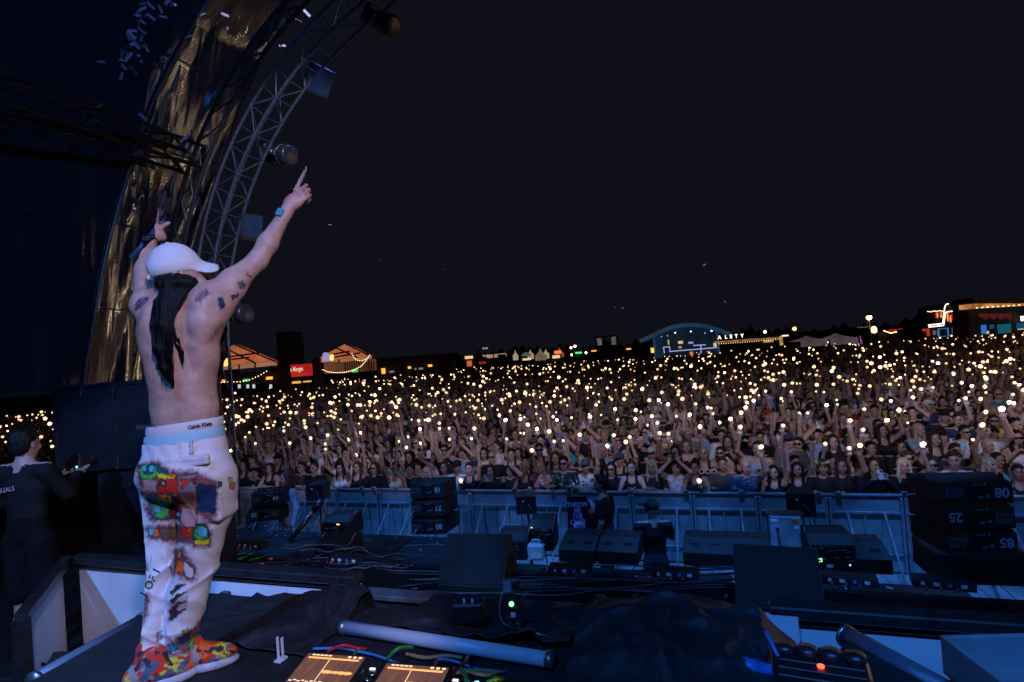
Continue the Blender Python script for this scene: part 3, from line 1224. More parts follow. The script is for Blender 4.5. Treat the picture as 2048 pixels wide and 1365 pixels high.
K = (0.012, 0.012, 0.015)
Wt = (0.62, 0.62, 0.64)
BLOND = (0.45, 0.33, 0.19)
PALE = (0.55, 0.50, 0.44)
DK = (0.012, 0.009, 0.008)
BR = (0.045, 0.026, 0.016)
# people at the barrier, in order along it: px of head, py of head top, arms (own left, own right), fem, top, colour, hair, hair colour, extras
FRONT = [
    (488, 921, 'down', 'down', 1, 'black', K, 'long', DK, {}),
    (511, 938, 'down', 'down', 0, 'black', K, 'short', DK, {}),
    (540, 933, 'cross', 'cross', 1, 'black', K, 'long', BR, {}),
    (603, 925, 'chest', 'rail', 0, 'dark grey', (.05, .05, .055), 'short', BR, {'phone': 'off'}),
    (629, 934, 'rail', 'rail', 0, 'black', K, 'bun', BR, {'sleeve': 'long'}),
    (682, 937, 'rail', 'up', 1, 'white', Wt, 'long', DK, {}),
    (715, 927, 'rail', 'high', 1, 'black', K, 'long', BR, {}),
    (749, 928, 'rail', 'rail', 0, 'black', K, 'long', BR, {'glasses': 1, 'sleeve': 'long', 'extra': 'and sunglasses'}),
    (791, 934, 'high', 'rail', 1, 'white', Wt, 'bun', DK, {'glasses': 1, 'extra': 'and sunglasses'}),
    (821, 930, 'up', 'down', 0, 'black', K, 'bun', BR, {'phone': 'off'}),
    (853, 935, 'down', 'chest', 0, 'black', K, 'long', PALE, {}),
    (889, 933, 'rail', 'rail', 1, 'beige', (.30, .19, .15), 'bob', BR, {}),
    (914, 922, 'down', 'down', 0, 'white', Wt, 'cap', K, {}),
    (938, 926, 'chest', 'high', 1, 'black', K, 'short', BR, {'phone': 'lit'}),
    (981, 931, 'face', 'face', 0, 'black', K, 'long', DK, {'sleeve': 'long', 'phone': 'off'}),
    (1020, 930, 'face', 'over', 0, 'black', K, 'short', DK, {'sleeve': 'long'}),
    (1050, 932, 'rail', 'up', 1, 'black', K, 'bun', BLOND, {'phone': 'lit'}),
    (1081, 950, 'rail', 'chest', 1, 'pink', (.45, .22, .25), 'long', (.45, .2, .16), {'phone': 'off'}),
    (1127, 914, 'rail', 'rail', 0, 'black floral', K, 'short', DK, {'topmat': black_floral, 'glasses': 1}),
    (1170, 920, 'rail', 'high', 0, 'white floral', Wt, 'cap', (.03, .10, .12), {'topmat': white_floral}),
    (1222, 926, 'down', 'down', 0, 'black', K, 'long', DK, {'sleeve': 'long', 'glasses': 1}),
    (1263, 940, 'cross', 'cross', 1, 'black', K, 'bun', BR, {}),
    (1304, 930, 'cross', 'cross', 0, 'black', K, 'long', BLOND, {}),
    (1351, 922, 'over', 'over', 0, 'pale washed', (.3, .4, .5), 'short', DK, {'topmat': pale_wash, 'phone': 'off'}),
    (1390, 935, 'rail', 'chest', 1, 'black', K, 'bun', DK, {'phone': 'lit'}),
    (1444, 915, 'rail', 'rail', 0, 'grey brown', (.085, .07, .065), 'short', BR, {}),
    (1492, 941, 'rail', 'up', 0, 'blue sequin', (.02, .05, .1), 'bun', BLOND, {'topmat': sequins, 'phone': 'lit', 'sleeve': 'long'}),
    (1546, 932, 'down', 'high', 1, 'black', K, 'long', DK, {}),
    (1593, 926, 'high', 'high', 1, 'black', K, 'long', DK, {}),
    (1646, 945, 'rail', 'rail', 0, 'black', K, 'bob', BR, {'extra': 'and bright flower crown'}),
    (1681, 918, 'down', 'up', 0, 'black', K, 'long', BR, {'sleeve': 'long', 'phone': 'lit'}),
    (1722, 922, 'down', 'down', 0, 'black', K, 'bob', BR, {}),
    (1745, 916, 'face', 'face', 0, 'black', K, 'long', DK, {'sleeve': 'long', 'phone': 'off'}),
    (1806, 924, 'rail', 'up', 0, 'black', K, 'long', PALE, {'phone': 'lit'}),
    (1862, 915, 'down', 'down', 0, 'navy', (.02, .03, .08), 'bob', BR, {'glasses': 1}),
    (1905, 905, 'down', 'down', 0, 'white', Wt, 'short', BR, {}),
    (1975, 915, 'chest', 'chest', 0, 'teal', (.03, .28, .3), 'long', BLOND, {'phone': 'lit'}),
    (2035, 930, 'down', 'down', 0, 'black', K, 'short', DK, {'sleeve': 'none'}),
]
FLOWER = None


def chest_text(o, lines, size):
    for k, (s, dx) in enumerate(lines):
        g = MB()
        M = Matrix.Translation((-dx, 0.142 - 0.006 * k, 1.335 - k * size * 1.05)) @ Matrix.Rotation(pi, 4, 'Z') @ Matrix.Rotation(pi / 2, 4, 'X')
        add_text(g, s, size, M, 0, 0.003)
        g.build('lettering', phone_white, o)


for i, (px, py, la, ra, fem, tn, tcol, hs, hc, kw) in enumerate(FRONT):
    yy = 10.22 + 0.05 * sin(i * 2.3)
    p = PY(px, py, yy)
    h = min(1.90, max(1.52, p.z))
    if la in ('rail', 'cross') or ra in ('rail', 'cross'):
        h = min(1.78, max(1.66, h))
    kw = dict(kw)
    o = add_person(p.x, yy, h, la, ra, bool(fem), tn, tcol, hs, hc, 0, i + 1, rz=random.uniform(-0.12, 0.12) - atan2(p.x, 14) * 0.25, torch='x' if i % 2 else 'l', **kw)
    if i == 1:
        chest_text(o, [('n', 0.02)], 0.16)
    if 'flower' in kw.get('extra', ''):
        FLOWER = o
# flower crown
FL = MB()
fc = [mat('flower_red', (.6, .05, .03), .6), mat('flower_yellow', (.7, .5, .05), .6), mat('flower_green', (.15, .45, .08), .6), mat('flower_blue', (.15, .4, .6), .6)]
for k in range(22):
    a_ = 2 * pi * k / 22
    v, f = ico(0.026 + 0.008 * sin(k * 3.7), 1)
    FL.add(v + np.array((0.098 * cos(a_), 0.006 + 0.115 * sin(a_), 1.715 + 0.012 * sin(k * 2.2))), [tuple(q) for q in f], k % 4, True)
FL.build('flower_crown', fc, FLOWER)

p = PY(1406, 893, 10.78)
gv = add_person(p.x, 10.78, min(1.95, p.z), 'down', 'down', False, 'black', K, 'bald', DK, 1, 40, sleeve='none', extra='lettered GOOD', where='behind the grey brown t-shirt')
chest_text(gv, [('GOOD', 0.0), ('ES', -0.05)], 0.125)
GVX = p.x
# rows behind: jittered, individuals while they show largest
LEFTLIM = lambda Y: Y * tan(radians(-66.5))
RIGHTLIM = lambda Y: Y * tan(radians(24.5))
cand = []
for row in range(1, 90):
    Y = 10.22 + row * 0.62 if row < 22 else 10.22 + 22 * 0.62 + (row - 22) * 0.78
    if Y > 68:
        break
    sp = 0.60 if row < 22 else 0.72
    x = LEFTLIM(Y)
    x0 = max(x, -60)
    n_ = int((RIGHTLIM(Y) - x0) / sp)
    for k in range(n_ + 1):
        xx = x0 + k * sp + (0.3 if row % 2 else 0) + random.uniform(-0.15, 0.15)
        yy = Y + random.uniform(-0.2, 0.2)
        if row == 1 and abs(xx - GVX) < 0.42:
            continue
        cand.append((row, xx, yy))


def depth_of(x, y):
    return (Vector((x, y, 1.7)) - CAM).dot(_f)


def px_of(x, y, z):
    v = Vector((x, y, z)) - CAM
    d = v.dot(_f)
    return 1024 + FPX * v.dot(_R) / d, 682.5 - FPX * v.dot(_U) / d


near = []
far = []
for c in cand:
    px, py = px_of(c[1], c[2], 1.7)
    d = depth_of(c[1], c[2])
    seen = 445 < px < 2075
    near.append((d if seen else 1e3, c))
near.sort(key=lambda q: q[0])
N_IND = 299 - len(FRONT)
ind = [c for d, c in near[:N_IND]]
far = [c for d, c in near[N_IND:]]
ind.sort(key=lambda c: (c[0], c[1]))
cnt = {}
CROWD_POSES = [('down', 'up', 'lit', 33), ('up', 'down', 'lit', 29), ('high', 'down', None, 6), ('down', 'high', None, 6), ('high', 'high', None, 3), ('wide', 'wide', None, 2),
               ('face', 'face', 'off', 10), ('over', 'over', 'off', 7), ('down', 'chest', 'lit', 12), ('down', 'down', None, 30)]
for (row, x, y) in ind:
    cnt[row] = cnt.get(row, 0) + 1
    la, ra, ph, _ = pick(CROWD_POSES)
    fem = random.random() < 0.42
    tn, tcol, _ = pick(TOPCOL)
    hc, _ = pick(HAIRCOL)
    hs = random.choice(['long', 'long', 'bun', 'bob', 'long']) if fem else random.choice(['short', 'short', 'short', 'cap', 'short', 'bald'])
    if hs == 'cap':
        hc = random.choice([K, K, Wt, (0.3, 0.02, 0.02), (0.05, 0.07, 0.15)])
    add_person(x, y, random.uniform(1.60, 1.90) - (0.07 if fem else 0), la, ra, fem, tn, tcol, hs, hc, row, cnt[row],
               sleeve=(random.choice([None, 'tee', 'long']) if fem else random.choice([None, None, 'long', 'long', 'none'])), phone=ph,
               glasses=('mirror' if random.random() < 0.12 else 1) if random.random() < 0.22 else None, rz=random.uniform(-0.35, 0.35), tilt=random.uniform(-0.05, 0.05),
               torch=random.choice(['s', 'm', 'm', 'l', 'x', 'x']))

# far crowd: one mass, every head, shoulder and raised arm still modelled
FT = []
for (la, ra) in (('down', 'down'), ('down', 'up'), ('up', 'down'), ('down', 'down'), ('down', 'high'), ('over', 'over'), ('down', 'up'), ('down', 'down'), ('down', 'down'), ('down', 'down')):
    k = len(FT)
    fem = k % 2 == 1
    hs = 'long' if fem else 'short'
    slv = 'long' if k in (1, 2, 4, 6, 8) else ('tee' if fem else None)
    Vm, Qm, Zm, Hm = build_person(0.050, la, ra, fem, hair=hs, simple=True, zmin=0.95, sleeve=slv)
    Vl, Ql, Zl, Hl = build_person(0.085, la, ra, fem, hair=hs, simple=True, zmin=1.0, sleeve=slv)
    FT.append(((Vm, Qm, Zm), (Vl, Ql, Zl), Hm, la, ra))
BV, BQ, BC = [], [], []
off = 0
TV, TF, TM, toff = [], [], [], 0
icv, icf = ico(1.0, 1)
SKN = [(0.20, 0.12, 0.09), (0.30, 0.19, 0.15), (0.36, 0.24, 0.19), (0.26, 0.16, 0.12)]
nfar = 0


def far_torch_glow(p, d, hot=None):
    global toff
    r_ = min(0.075, 0.022 + 0.0016 * d) * random.choice([0.4, 0.5, 0.6, 0.7, 0.85, 1.0, 1.25])  # balls grow with distance to stand in for torch glare
    TV.append(icv * (r_ if hot is None else r_ * 1.5) + np.array(p))
    TF.append(icf + toff)
    TM.append(np.full(len(icf), random.choice([0, 1, 1, 1, 2, 2]) if hot is None else hot))
    toff += len(icv)


for (row, x, y) in far:
    d = depth_of(x, y)
    if d < 6:
        continue
    px, py = px_of(x, y, 1.7)
    if not (-40 < px < 2100):
        continue
    if px < 900 and d > 41 + max(0, px - 430) * 0.085:
        continue
    if random.random() < (0.06 if d < 25 else 0.16):
        continue
    mid, low, H, la, ra = random.choice(FT if d > 26 or random.random() < 0.6 else [FT[1], FT[2], FT[6]])
    V, Q, Z = mid if d < 27 else low
    a_ = pi + random.uniform(-0.4, 0.4)
    h = random.uniform(0.91, 1.08)
    c_, s_ = cos(a_) * h, sin(a_) * h
    X = np.empty_like(V)
    X[:, 0] = V[:, 0] * c_ - V[:, 1] * s_ + x
    X[:, 1] = V[:, 0] * s_ + V[:, 1] * c_ + y
    X[:, 2] = V[:, 2] * h
    tcol = np.array(pick(TOPCOL)[1])
    pal = np.array([random.choice(SKN), tcol, (0.03, 0.035, 0.05), (0.02, 0.02, 0.02), (0.3, 0.1, 0.1), pick(HAIRCOL)[0], (0.1, 0.1, 0.1)])
    BV.append(X)
    BQ.append(Q + off)
    BC.append(pal[Z])
    off += len(V)
    nfar += 1
    if ('up' in (la, ra)) and random.random() < (1.0 if d < 26 else 0.75 if d < 40 else 0.42):
        s = 1 if la == 'up' else -1
        hp = H[s][0] + H[s][1] * 0.14
        far_torch_glow((hp[0] * c_ - hp[1] * s_ + x, hp[0] * s_ + hp[1] * c_ + y, hp[2] * h), d)
cm = attr_mat('far_crowd', rough=0.75, nscale=10)
co = link('crowd', mesh_np('crowd', np.concatenate(BV), np.concatenate(BQ), cm, colors=np.concatenate(BC)))
tag(co, 'dense festival crowd filling the dark field with raised arms', 'crowd', kind='stuff')
# added unseen phone lights beyond the frame, enlarged and overbright to streak the liner
for k in range(40):
    Y = random.uniform(11, 62)
    x = Y * tan(radians(random.uniform(26, 62)))
    far_torch_glow((x, Y, random.uniform(1.85, 2.2)), hypot(x, Y), 3)
tt = link('phone_lights', mesh_np('phone_lights', np.concatenate(TV), np.concatenate(TF), [torch_far_m, torch_mid_m, torch_dim_m, torch_streak_m], np.concatenate(TM)))
tag(tt, 'warm glow of phone torches held up all over the far crowd', 'phone lights', kind='stuff')
print('FAR', nfar, 'tris', sum(len(q) * 2 for q in BQ), 'torches', len(TV))
# ================================================================== BOOTH
white_panel = mat('white_panel', (0.78, 0.79, 0.82), 0.6, vary=0.14, scale=2.2, bumps=0.1, bscale=30)
rail_m = mat('booth_rail_black', (0.02, 0.021, 0.024), 0.4, vary=0.5, scale=18, spec=0.6)
tape_w = mat('white_tape', (0.7, 0.7, 0.72), 0.7, vary=0.1)
blue_plastic = mat('blue_plastic', (0.03, 0.18, 0.55), 0.4)
FY = 3.2


def facade(name, label, x0, x1, ztop, posts, returns=()):
    t = empty(name, ((x0 + x1) / 2, FY, STAGE_Z))
    tag(t, label, 'booth front')
    cx = (x0 + x1) / 2
    H = ztop - STAGE_Z
    L = x1 - x0
    MB().box((0, 0.06, H / 2 - 0.03), (L - 0.02, 0.03, H - 0.10)).build('panel', white_panel, t)
    MB().box((0, 0.03, H - 0.03), (L, 0.12, 0.06), bev=0.008).build('top_rail', rail_m, t)
    MB().box((0, 0.035, H - 0.085), (L - 0.03, 0.045, 0.04), bev=0.004).build('cross_bar', rail_m, t)
    for p in posts:
        MB().box((p - cx, 0.015, H / 2 - 0.09), (0.07, 0.05, H - 0.20), bev=0.006).build('post', rail_m, t)
    for (xx, sgn) in returns:
        MB().box((xx - cx, -0.30, H / 2 - 0.04), (0.03, 0.55, H - 0.10)).build('side_panel', white_panel, t)
    return t


fl = facade('booth_barrier', 'black railed booth front with a white back panel behind the performer', -5.02, -2.31, 2.35, (-3.45, -2.35))
# sloping wing frame of that front
w0 = Vector((-5.02, 3.16, 2.33)) - Vector(fl.location)
w1 = PD(42, 1238, 3.55) - Vector(fl.location)
MB().tube([w0, w1], 0.05, 4, smooth=False).build('wing_frame', rail_m, fl)
w2 = Vector((w1.x, w1.y, 0.0))
MB().tube([w1, w2], 0.05, 4, smooth=False).build('wing_post', rail_m, fl)
wpn = MB()
_n = (w1 - w0).cross(Vector((0, 0, 1))).normalized() * 0.03
we = w0.lerp(w1, 0.95)
_q = [w0 - Vector((0, 0, .06)), we - Vector((0, 0, .04)), Vector((we.x, we.y, 0.0)), Vector((w0.x, w0.y, 0.0))]
wpn.add([q + _n for q in _q] + [q + _n * 2 for q in _q], [(0, 1, 2, 3), (7, 6, 5, 4), (0, 4, 5, 1), (1, 5, 6, 2), (2, 6, 7, 3), (3, 7, 4, 0)])
wpn.build('wing_panel', white_panel, fl)
fr = facade('booth_barrier', 'black railed booth front with white panel beside the red lit box', 0.19, 2.6, 2.35, (0.30, 2.5))
MB().box((0.19 - 1.395, -0.02, 0.36), (0.26, 0.025, 0.70)).build('end_panel', white_panel, fr)
fm = empty('booth_barrier', (-1.06, FY, STAGE_Z))
tag(fm, 'low grey topped booth front under the black cloth', 'booth front')
MB().box((0, 0.05, 0.30), (2.44, 0.03, 0.60)).build('panel', rail_m, fm)
MB().box((0, 0.05, 0.618), (2.46, 0.12, 0.035), bev=0.006).build('top_rail', mat('grey_rail', (0.08, 0.085, 0.10), 0.45, vary=0.4, scale=10), fm)

# table the performer stands on
tbl = empty('booth_table', (-1.0, 1.5, STAGE_Z))
tag(tbl, 'black booth table carrying decks, cables and the performer', 'table')
ttop = mat('table_cloth_black', (0.011, 0.012, 0.016), 0.8, vary=0.5, scale=5, bumps=0.4, bscale=18)
tl0, tl1 = PZ(280, 1240, TABLE_Z), PZ(60, 1364, TABLE_Z)
tr0, tr1 = PZ(1694, 1280, TABLE_Z), PZ(1850, 1365, TABLE_Z)
dl = (tl1 - tl0).normalized()
dr_ = (tr1 - tr0).normalized()
yb = 0.7
tlb = tl0 + dl * ((yb - tl0.y) / dl.y)
trb = tr0 + dr_ * ((yb - tr0.y) / dr_.y)
prof = [(tlb.x + 1.0, yb - 1.5), (tl0.x + 1.0, tl0.y - 1.5), (tl0.x + 1.04, 2.50 - 1.5), (tr0.x + 0.96, 2.50 - 1.5), (tr0.x + 1.0, tr0.y - 1.5), (trb.x + 1.0, yb - 1.5)]
MB().prism(prof[::-1], TABLE_Z - STAGE_Z - 0.08, TABLE_Z - STAGE_Z, 'z').build('table_top', ttop, tbl)
for sx in (-1.1, 1.1):
    for sy in (-0.5, 0.9):
        MB().box((sx, sy, 0.41), (0.07, 0.07, 0.82), bev=0.006).build('leg', black_metal, tbl)
MB().box((0.05, 0.97, 0.42), (2.3, 0.02, 0.80)).build('apron', ttop, tbl)

# light tubes along the booth edges
tube_m = mat('frosted_tube', (0.66, 0.72, 0.80), 0.35, vary=0.06)
cap_m = mat('tube_cap', (0.25, 0.26, 0.28), 0.35, metal=0.8)


tube_dim = mat('dull_tube', (0.10, 0.13, 0.18), 0.4, vary=0.1)


def light_tube(a, b_, r, label, tm=tube_m):
    a, b_ = Vector(a), Vector(b_)
    t = empty('tube_light', a)
    tag(t, label, 'tube light')
    d = (b_ - a)
    MB().tube([d * 0.03, d * 0.97], r, 14).build('tube', tm, t)
    for u in (0.0, 0.97):
        MB().tube([d * u, d * (u + 0.03)], r * 1.12, 14).build('end_cap', cap_m, t)
    return t


light_tube(PZ(66, 1368, 2.42), PZ(288, 1243, 2.42), 0.045, 'unlit blue grey tube light along the booth edge by the performer', tube_dim)
light_tube(PZ(1690, 1272, 2.40), PZ(1905, 1392, 2.40), 0.045, 'unlit tube light sloping past the box with the red lamp', tube_dim)
wt = light_tube(PZ(682, 1254, TABLE_Z + 0.035), PZ(1108, 1322, TABLE_Z + 0.035), 0.030, 'long pale tube light lying across the table beside the decks')

# ---- black cloth heaped over the booth front
cloth_m, nt, b = new_mat('black_cover_cloth')
n = noise_node(nt, 5, 6, 0.6)
r = ramp(nt, n.outputs['Fac'], [(0.3, (0.012, 0.013, 0.017)), (0.7, (0.022, 0.024, 0.030))])
nt.links.new(r.outputs[0], b.inputs['Base Color'])
b.inputs['Roughness'].default_value = 0.6
n2 = noise_node(nt, 4, 4, 0.55)
n3 = noise_node(nt, 260, 2, 0.5)
bp = bump(nt, n2.outputs['Fac'], 0.6, 0.05)
bp2 = bump(nt, n3.outputs['Fac'], 0.15, 0.002)
nt.links.new(bp.outputs[0], bp2.inputs['Normal'])
nt.links.new(bp2.outputs[0], b.inputs['Normal'])


def ridge(x, y, ang, f, ph):
    t_ = (x * cos(ang) + y * sin(ang)) * f + ph
    return 1 - abs(((t_ / pi) % 2) - 1) * 2


def cloth(name, label, x0, x1, y0, y1, hfun, n=(130, 110), base=None):
    V, Fq = [], []
    for j in range(n[1] + 1):
        for i in range(n[0] + 1):
            x = x0 + (x1 - x0) * i / n[0]
            y = y0 + (y1 - y0) * j / n[1]
            V.append((x, y, hfun(x, y)))
    for j in range(n[1]):
        for i in range(n[0]):
            a = j * (n[0] + 1) + i
            Fq.append((a, a + 1, a + n[0] + 2, a + n[0] + 1))
    o = link(name, mesh_np(name, V, Fq, cloth_m))
    md = o.modifiers.new('thick', 'SOLIDIFY')
    md.thickness = 0.006
    tag(o, label, 'cloth')
    return o


def gauss(x, y, cx, cy, sx, sy, ang=0.0):
    dx, dy = x - cx, y - cy
    u, v = dx * cos(ang) + dy * sin(ang), -dx * sin(ang) + dy * cos(ang)
    return math.exp(-(u / sx) ** 2 - (v / sy) ** 2)


from mathutils import noise as mnoise


def folds(x, y, amp):
    q = Vector((x * 2.2, y * 2.6, 0.3))
    w_ = mnoise.noise(q) * 1.1 + 0.4 * mnoise.noise(q * 2.7)
    a = 0.0
    for k, (f, an) in enumerate(((7.0, 0.7), (10.0, -0.5), (15.0, 1.9), (23.0, 0.2))):
        a += (1 - abs(sin((x * cos(an) + y * sin(an)) * f + 3.2 * w_ + k * 1.3))) ** 1.5 / (1 + k * 0.7)
    return amp * a + amp * 1.2 * mnoise.noise(q * 2.3)


def ch_left(x, y):
    h = 2.508 + 0.09 * gauss(x, y, -1.86, 2.50, 0.24, 0.20)
    if y > 2.50:
        h -= 2.2 * (y - 2.50)
    return h + folds(x, y, 0.020)


cloth('cover_cloth', 'black cloth bunched up between the performer and the tube light', -2.45, -1.72, 2.0, 2.74, ch_left)


def ch_mid(x, y):
    h = 2.52
    if y > 2.35:
        h -= 0.22 * min(1, (y - 2.35) / 0.5)
    return h + folds(x * 1.1 + 3, y, 0.024)


cloth('cover_cloth', 'black cloth lying creased behind the small action camera', -1.71, -0.62, 2.27, 3.13, ch_mid)


def ch_right(x, y):
    h = 2.50
    pk = PZ(1262, 1200, 2.62)
    h += 0.11 * gauss(x, y, pk.x + 0.12, pk.y - 0.12, 0.34, 0.34) + 0.04 * gauss(x, y, 0.0, 2.35, 0.35, 0.30)
    if y > 2.75:
        h -= 0.5 * (y - 2.75)
    if x > 0.12:
        h -= 1.2 * (x - 0.12)
    return h + folds(x * 0.9 + 7, y * 0.9, 0.030)


cloth('cover_cloth', 'black cloth thrown in a big heap at the table end', -0.61, 0.26, 1.75, 3.12, ch_right, (120, 170))

# ---- decks
deck_m = mat('deck_black', (0.015, 0.015, 0.018), 0.35, vary=0.3, scale=30)
led_blue = emit('pad_led_blue', (0.25, 0.45, 1.0), 2.5)
led_white = emit('pad_led_white', (0.9, 0.9, 1.0), 1.6)
led_red = emit('led_red', (1.0, 0.06, 0.03), 5.0)
led_green = emit('led_green', (0.2, 1.0, 0.25), 3.0)
led_cyan = emit('led_cyan', (0.2, 0.9, 0.8), 2.0)
led_amber = emit('led_amber', (1.0, 0.45, 0.05), 4.0)
# lit screen: waveform bands
m = bpy.data.materials.new('deck_screen_glow')
m.use_nodes = True
nt = m.node_tree
nt.nodes.clear()
out = nt.nodes.new('ShaderNodeOutputMaterial')
em = nt.nodes.new('ShaderNodeEmission')
tc = nt.nodes.new('ShaderNodeTexCoord')
nz = nt.nodes.new('ShaderNodeTexNoise')
nz.inputs['Scale'].default_value = 46
nz.inputs['Detail'].default_value = 3
mp = nt.nodes.new('ShaderNodeMapping')
mp.inputs['Scale'].default_value = (1.0, 0.25, 1)
nt.links.new(tc.outputs['Object'], mp.inputs[0])
nt.links.new(mp.outputs[0], nz.inputs['Vector'])
r = ramp(nt, nz.outputs['Fac'], [(0.35, (0.115, 0.052, 0.048)), (0.5, (0.145, 0.064, 0.055)), (0.62, (0.175, 0.075, 0.060)), (0.70, (0.21, 0.09, 0.07))])
nt.links.new(r.outputs[0], em.inputs['Color'])
em.inputs['Strength'].default_value = 1.1
nt.links.new(em.outputs[0], out.inputs[0])
screen_m = m
wave_m = emit('screen_waveform', (1.0, 0.42, 0.13), 1.5)
line_m = emit('screen_line', (1.0, 0.72, 0.5), 1.3)


def deck(loc, rz, label):
    t = empty('media_player', loc, rz)
    tag(t, label, 'media player')
    MB().box((0, 0, 0.05), (0.328, 0.45, 0.10), bev=0.006).build('body', deck_m, t)
    sm = MB().box((0, 0.11, 0.0), (0.262, 0.172, 0.016), bev=0.003)
    sc_ = sm.build('screen_bezel', deck_m, t, (0, 0.0, 0.118), (radians(12), 0, 0))
    MB().box((0, 0.11, 0.0095), (0.238, 0.146, 0.002)).build('screen', screen_m, sc_)
    g = MB()
    rr = random.Random(hash(label) % 999)
    for k in range(56):
        x = -0.01 + k * 0.0022
        hh = 0.004 + 0.012 * rr.random()
        g.box((x, 0.100, 0.0116), (0.0017, hh, 0.0012))
    g.build('waveform', wave_m, sc_)['kind'] = 'stuff'
    g = MB()
    g.box((0.0, 0.162, 0.0116), (0.21, 0.007, 0.0012))
    g.build('waveform', wave_m, sc_)
    marks = [((-0.09 + k * 0.017, 0.176, 0.0116), (0.013, 0.005, 0.0012)) for k in range(5)]
    marks += [((0.06 + k * 0.022, 0.176, 0.0116), (0.012, 0.008, 0.0012)) for k in range(3)]
    marks += [((-0.108 + k * 0.017, 0.050 + 0.004 * (k % 2), 0.0116), (0.012, 0.004, 0.0012)) for k in range(9)]
    marks += [((-0.012, 0.105, 0.0116), (0.0022, 0.10, 0.0012))]
    for c_, s_ in marks:
        MB().box(c_, s_).build('screen_mark', line_m, sc_)
    for k in range(6):
        MB().box((-0.125 + k * 0.05, 0.213, 0.104), (0.022, 0.008, 0.006), bev=0.001).build('hot_cue_light', led_white if k in (0, 5) else led_blue, t)
    MB().lathe([(0.0, 0.0), (0.085, 0.0), (0.09, 0.004), (0.085, 0.016), (0.04, 0.017), (0, 0.017)], (0, -0.10, 0.102), 28).build('jog_wheel', black_metal, t)
    MB().box((0.144, 0.04, 0.110), (0.012, 0.07, 0.01), bev=0.001).build('slider', led_cyan if rz > 9 else black_metal, t)
    for k in range(3):
        MB().lathe([(0.011, 0), (0.011, 0.014), (0.0, 0.015)], (0.147, 0.10 + k * 0.035, 0.10), 10).build('knob', mat('knob_steel', (0.4, 0.4, 0.42), 0.25, metal=1), t)
    return t


d0 = PZ(640, 1352, TABLE_Z + 0.13)
d1 = PZ(790, 1374, TABLE_Z + 0.13)
deck((d0.x + 0.03, d0.y - 0.10, TABLE_Z), radians(4), 'media player with glowing orange screen nearest the performer')
deck((d1.x + 0.06, d1.y - 0.10, TABLE_Z), radians(4), 'media player with glowing orange screen beside the tangled cables')
# slim stand and mixer beyond the decks
mx_ = empty('audio_mixer', PZ(985, 1372, TABLE_Z + 0.1) + Vector((0, -0.12, -0.1)), radians(4))
tag(mx_, 'black audio mixer under coloured cables at the picture edge', 'mixer')
MB().box((0, 0, 0.05), (0.32, 0.36, 0.10), bev=0.006).build('body', deck_m, mx_)
for k in range(5):
    MB().lathe([(0.009, 0), (0.009, 0.014), (0.0, 0.016)], (-0.08 + k * 0.035, 0.10 + 0.01 * (k % 2), 0.10), 8).build('knob', led_amber if k > 1 else led_cyan, mx_)
for k in range(4):
    MB().lathe([(0.009, 0), (0.009, 0.012), (0.0, 0.013)], (-0.08 + k * 0.04, 0.03, 0.10), 8).build('knob', black_metal, mx_)


def cable(label, pts, r, m_, name='cable', wob=0.0, n=24):
    """A smooth cable through a few points."""
    P = [Vector(p) for p in pts]
    out = []
    for i in range(len(P) - 1):
        p0, p1, p2, p3 = P[max(i - 1, 0)], P[i], P[i + 1], P[min(i + 2, len(P) - 1)]
        k = max(3, n // (len(P) - 1))
        for s in range(k):
            t = s / k
            out.append(0.5 * ((2 * p1) + (p2 - p0) * t + (2 * p0 - 5 * p1 + 4 * p2 - p3) * t * t + (3 * p1 - p0 - 3 * p2 + p3) * t ** 3))
    out.append(P[-1])
    o = MB().tube(out, r, 6).build(name, m_)
    if label:
        tag(o, label, 'cable')
    return o


cab = {'red': mat('cable_red', (0.55, 0.015, 0.02), 0.4), 'green': mat('cable_green', (0.03, 0.33, 0.05), 0.4), 'blue': mat('cable_blue', (0.05, 0.25, 0.65), 0.4),
       'tan': mat('cable_tan', (0.40, 0.25, 0.13), 0.5), 'black': mat('cable_black', (0.02, 0.02, 0.023), 0.45), 'grey': mat('cable_grey', (0.3, 0.31, 0.34), 0.5)}
tz = TABLE_Z


def tp(px, py, dz=0.02):
    return PZ(px, py, tz + dz)


cable('red cable arching out behind the first media player', [tp(655, 1304, .03), tp(685, 1291, .05), tp(717, 1297, .02), tp(732, 1298, .02)], 0.0065, cab['red'])
cable('green cable bent sharply behind the second media player', [tp(775, 1318, .05), tp(797, 1297, .09), tp(826, 1296, .03)], 0.008, cab['green'])
cable('short green cable hanging between the two media players', [tp(712, 1303, .02), tp(704, 1318, .08), tp(694, 1325, .1), tp(700, 1331, .1)], 0.007, cab['green'])
cable('blue cable lying along the back of the media players', [tp(626, 1298), tp(680, 1297), tp(720, 1304), tp(757, 1313), tp(800, 1330)], 0.006, cab['blue'])
cable('thin blue cable looped near the long tube light', [tp(870, 1330), tp(880, 1319, .03), tp(905, 1322, .03), tp(930, 1330), tp(960, 1340)], 0.006, cab['blue'])
cable('tan cable bundle beside the second media player', [tp(812, 1308), tp(850, 1316, .02), tp(890, 1312, .02), tp(925, 1316)], 0.008, cab['tan'])
cable('tan cable lying across the mixer', [tp(850, 1334, .08), tp(900, 1345, .11), tp(950, 1341, .11), tp(1000, 1345, .08)], 0.008, cab['tan'])
cable('tan cable crossing under the red cable', [tp(855, 1350, .06), tp(910, 1338, .11), tp(970, 1350, .11), tp(1010, 1344, .06)], 0.007, cab['tan'])
cable('red cable curling up out of the mixer', [tp(937, 1310, .02), tp(930, 1324, .10), tp(908, 1345, .12), tp(895, 1375, .11)], 0.008, cab['red'])
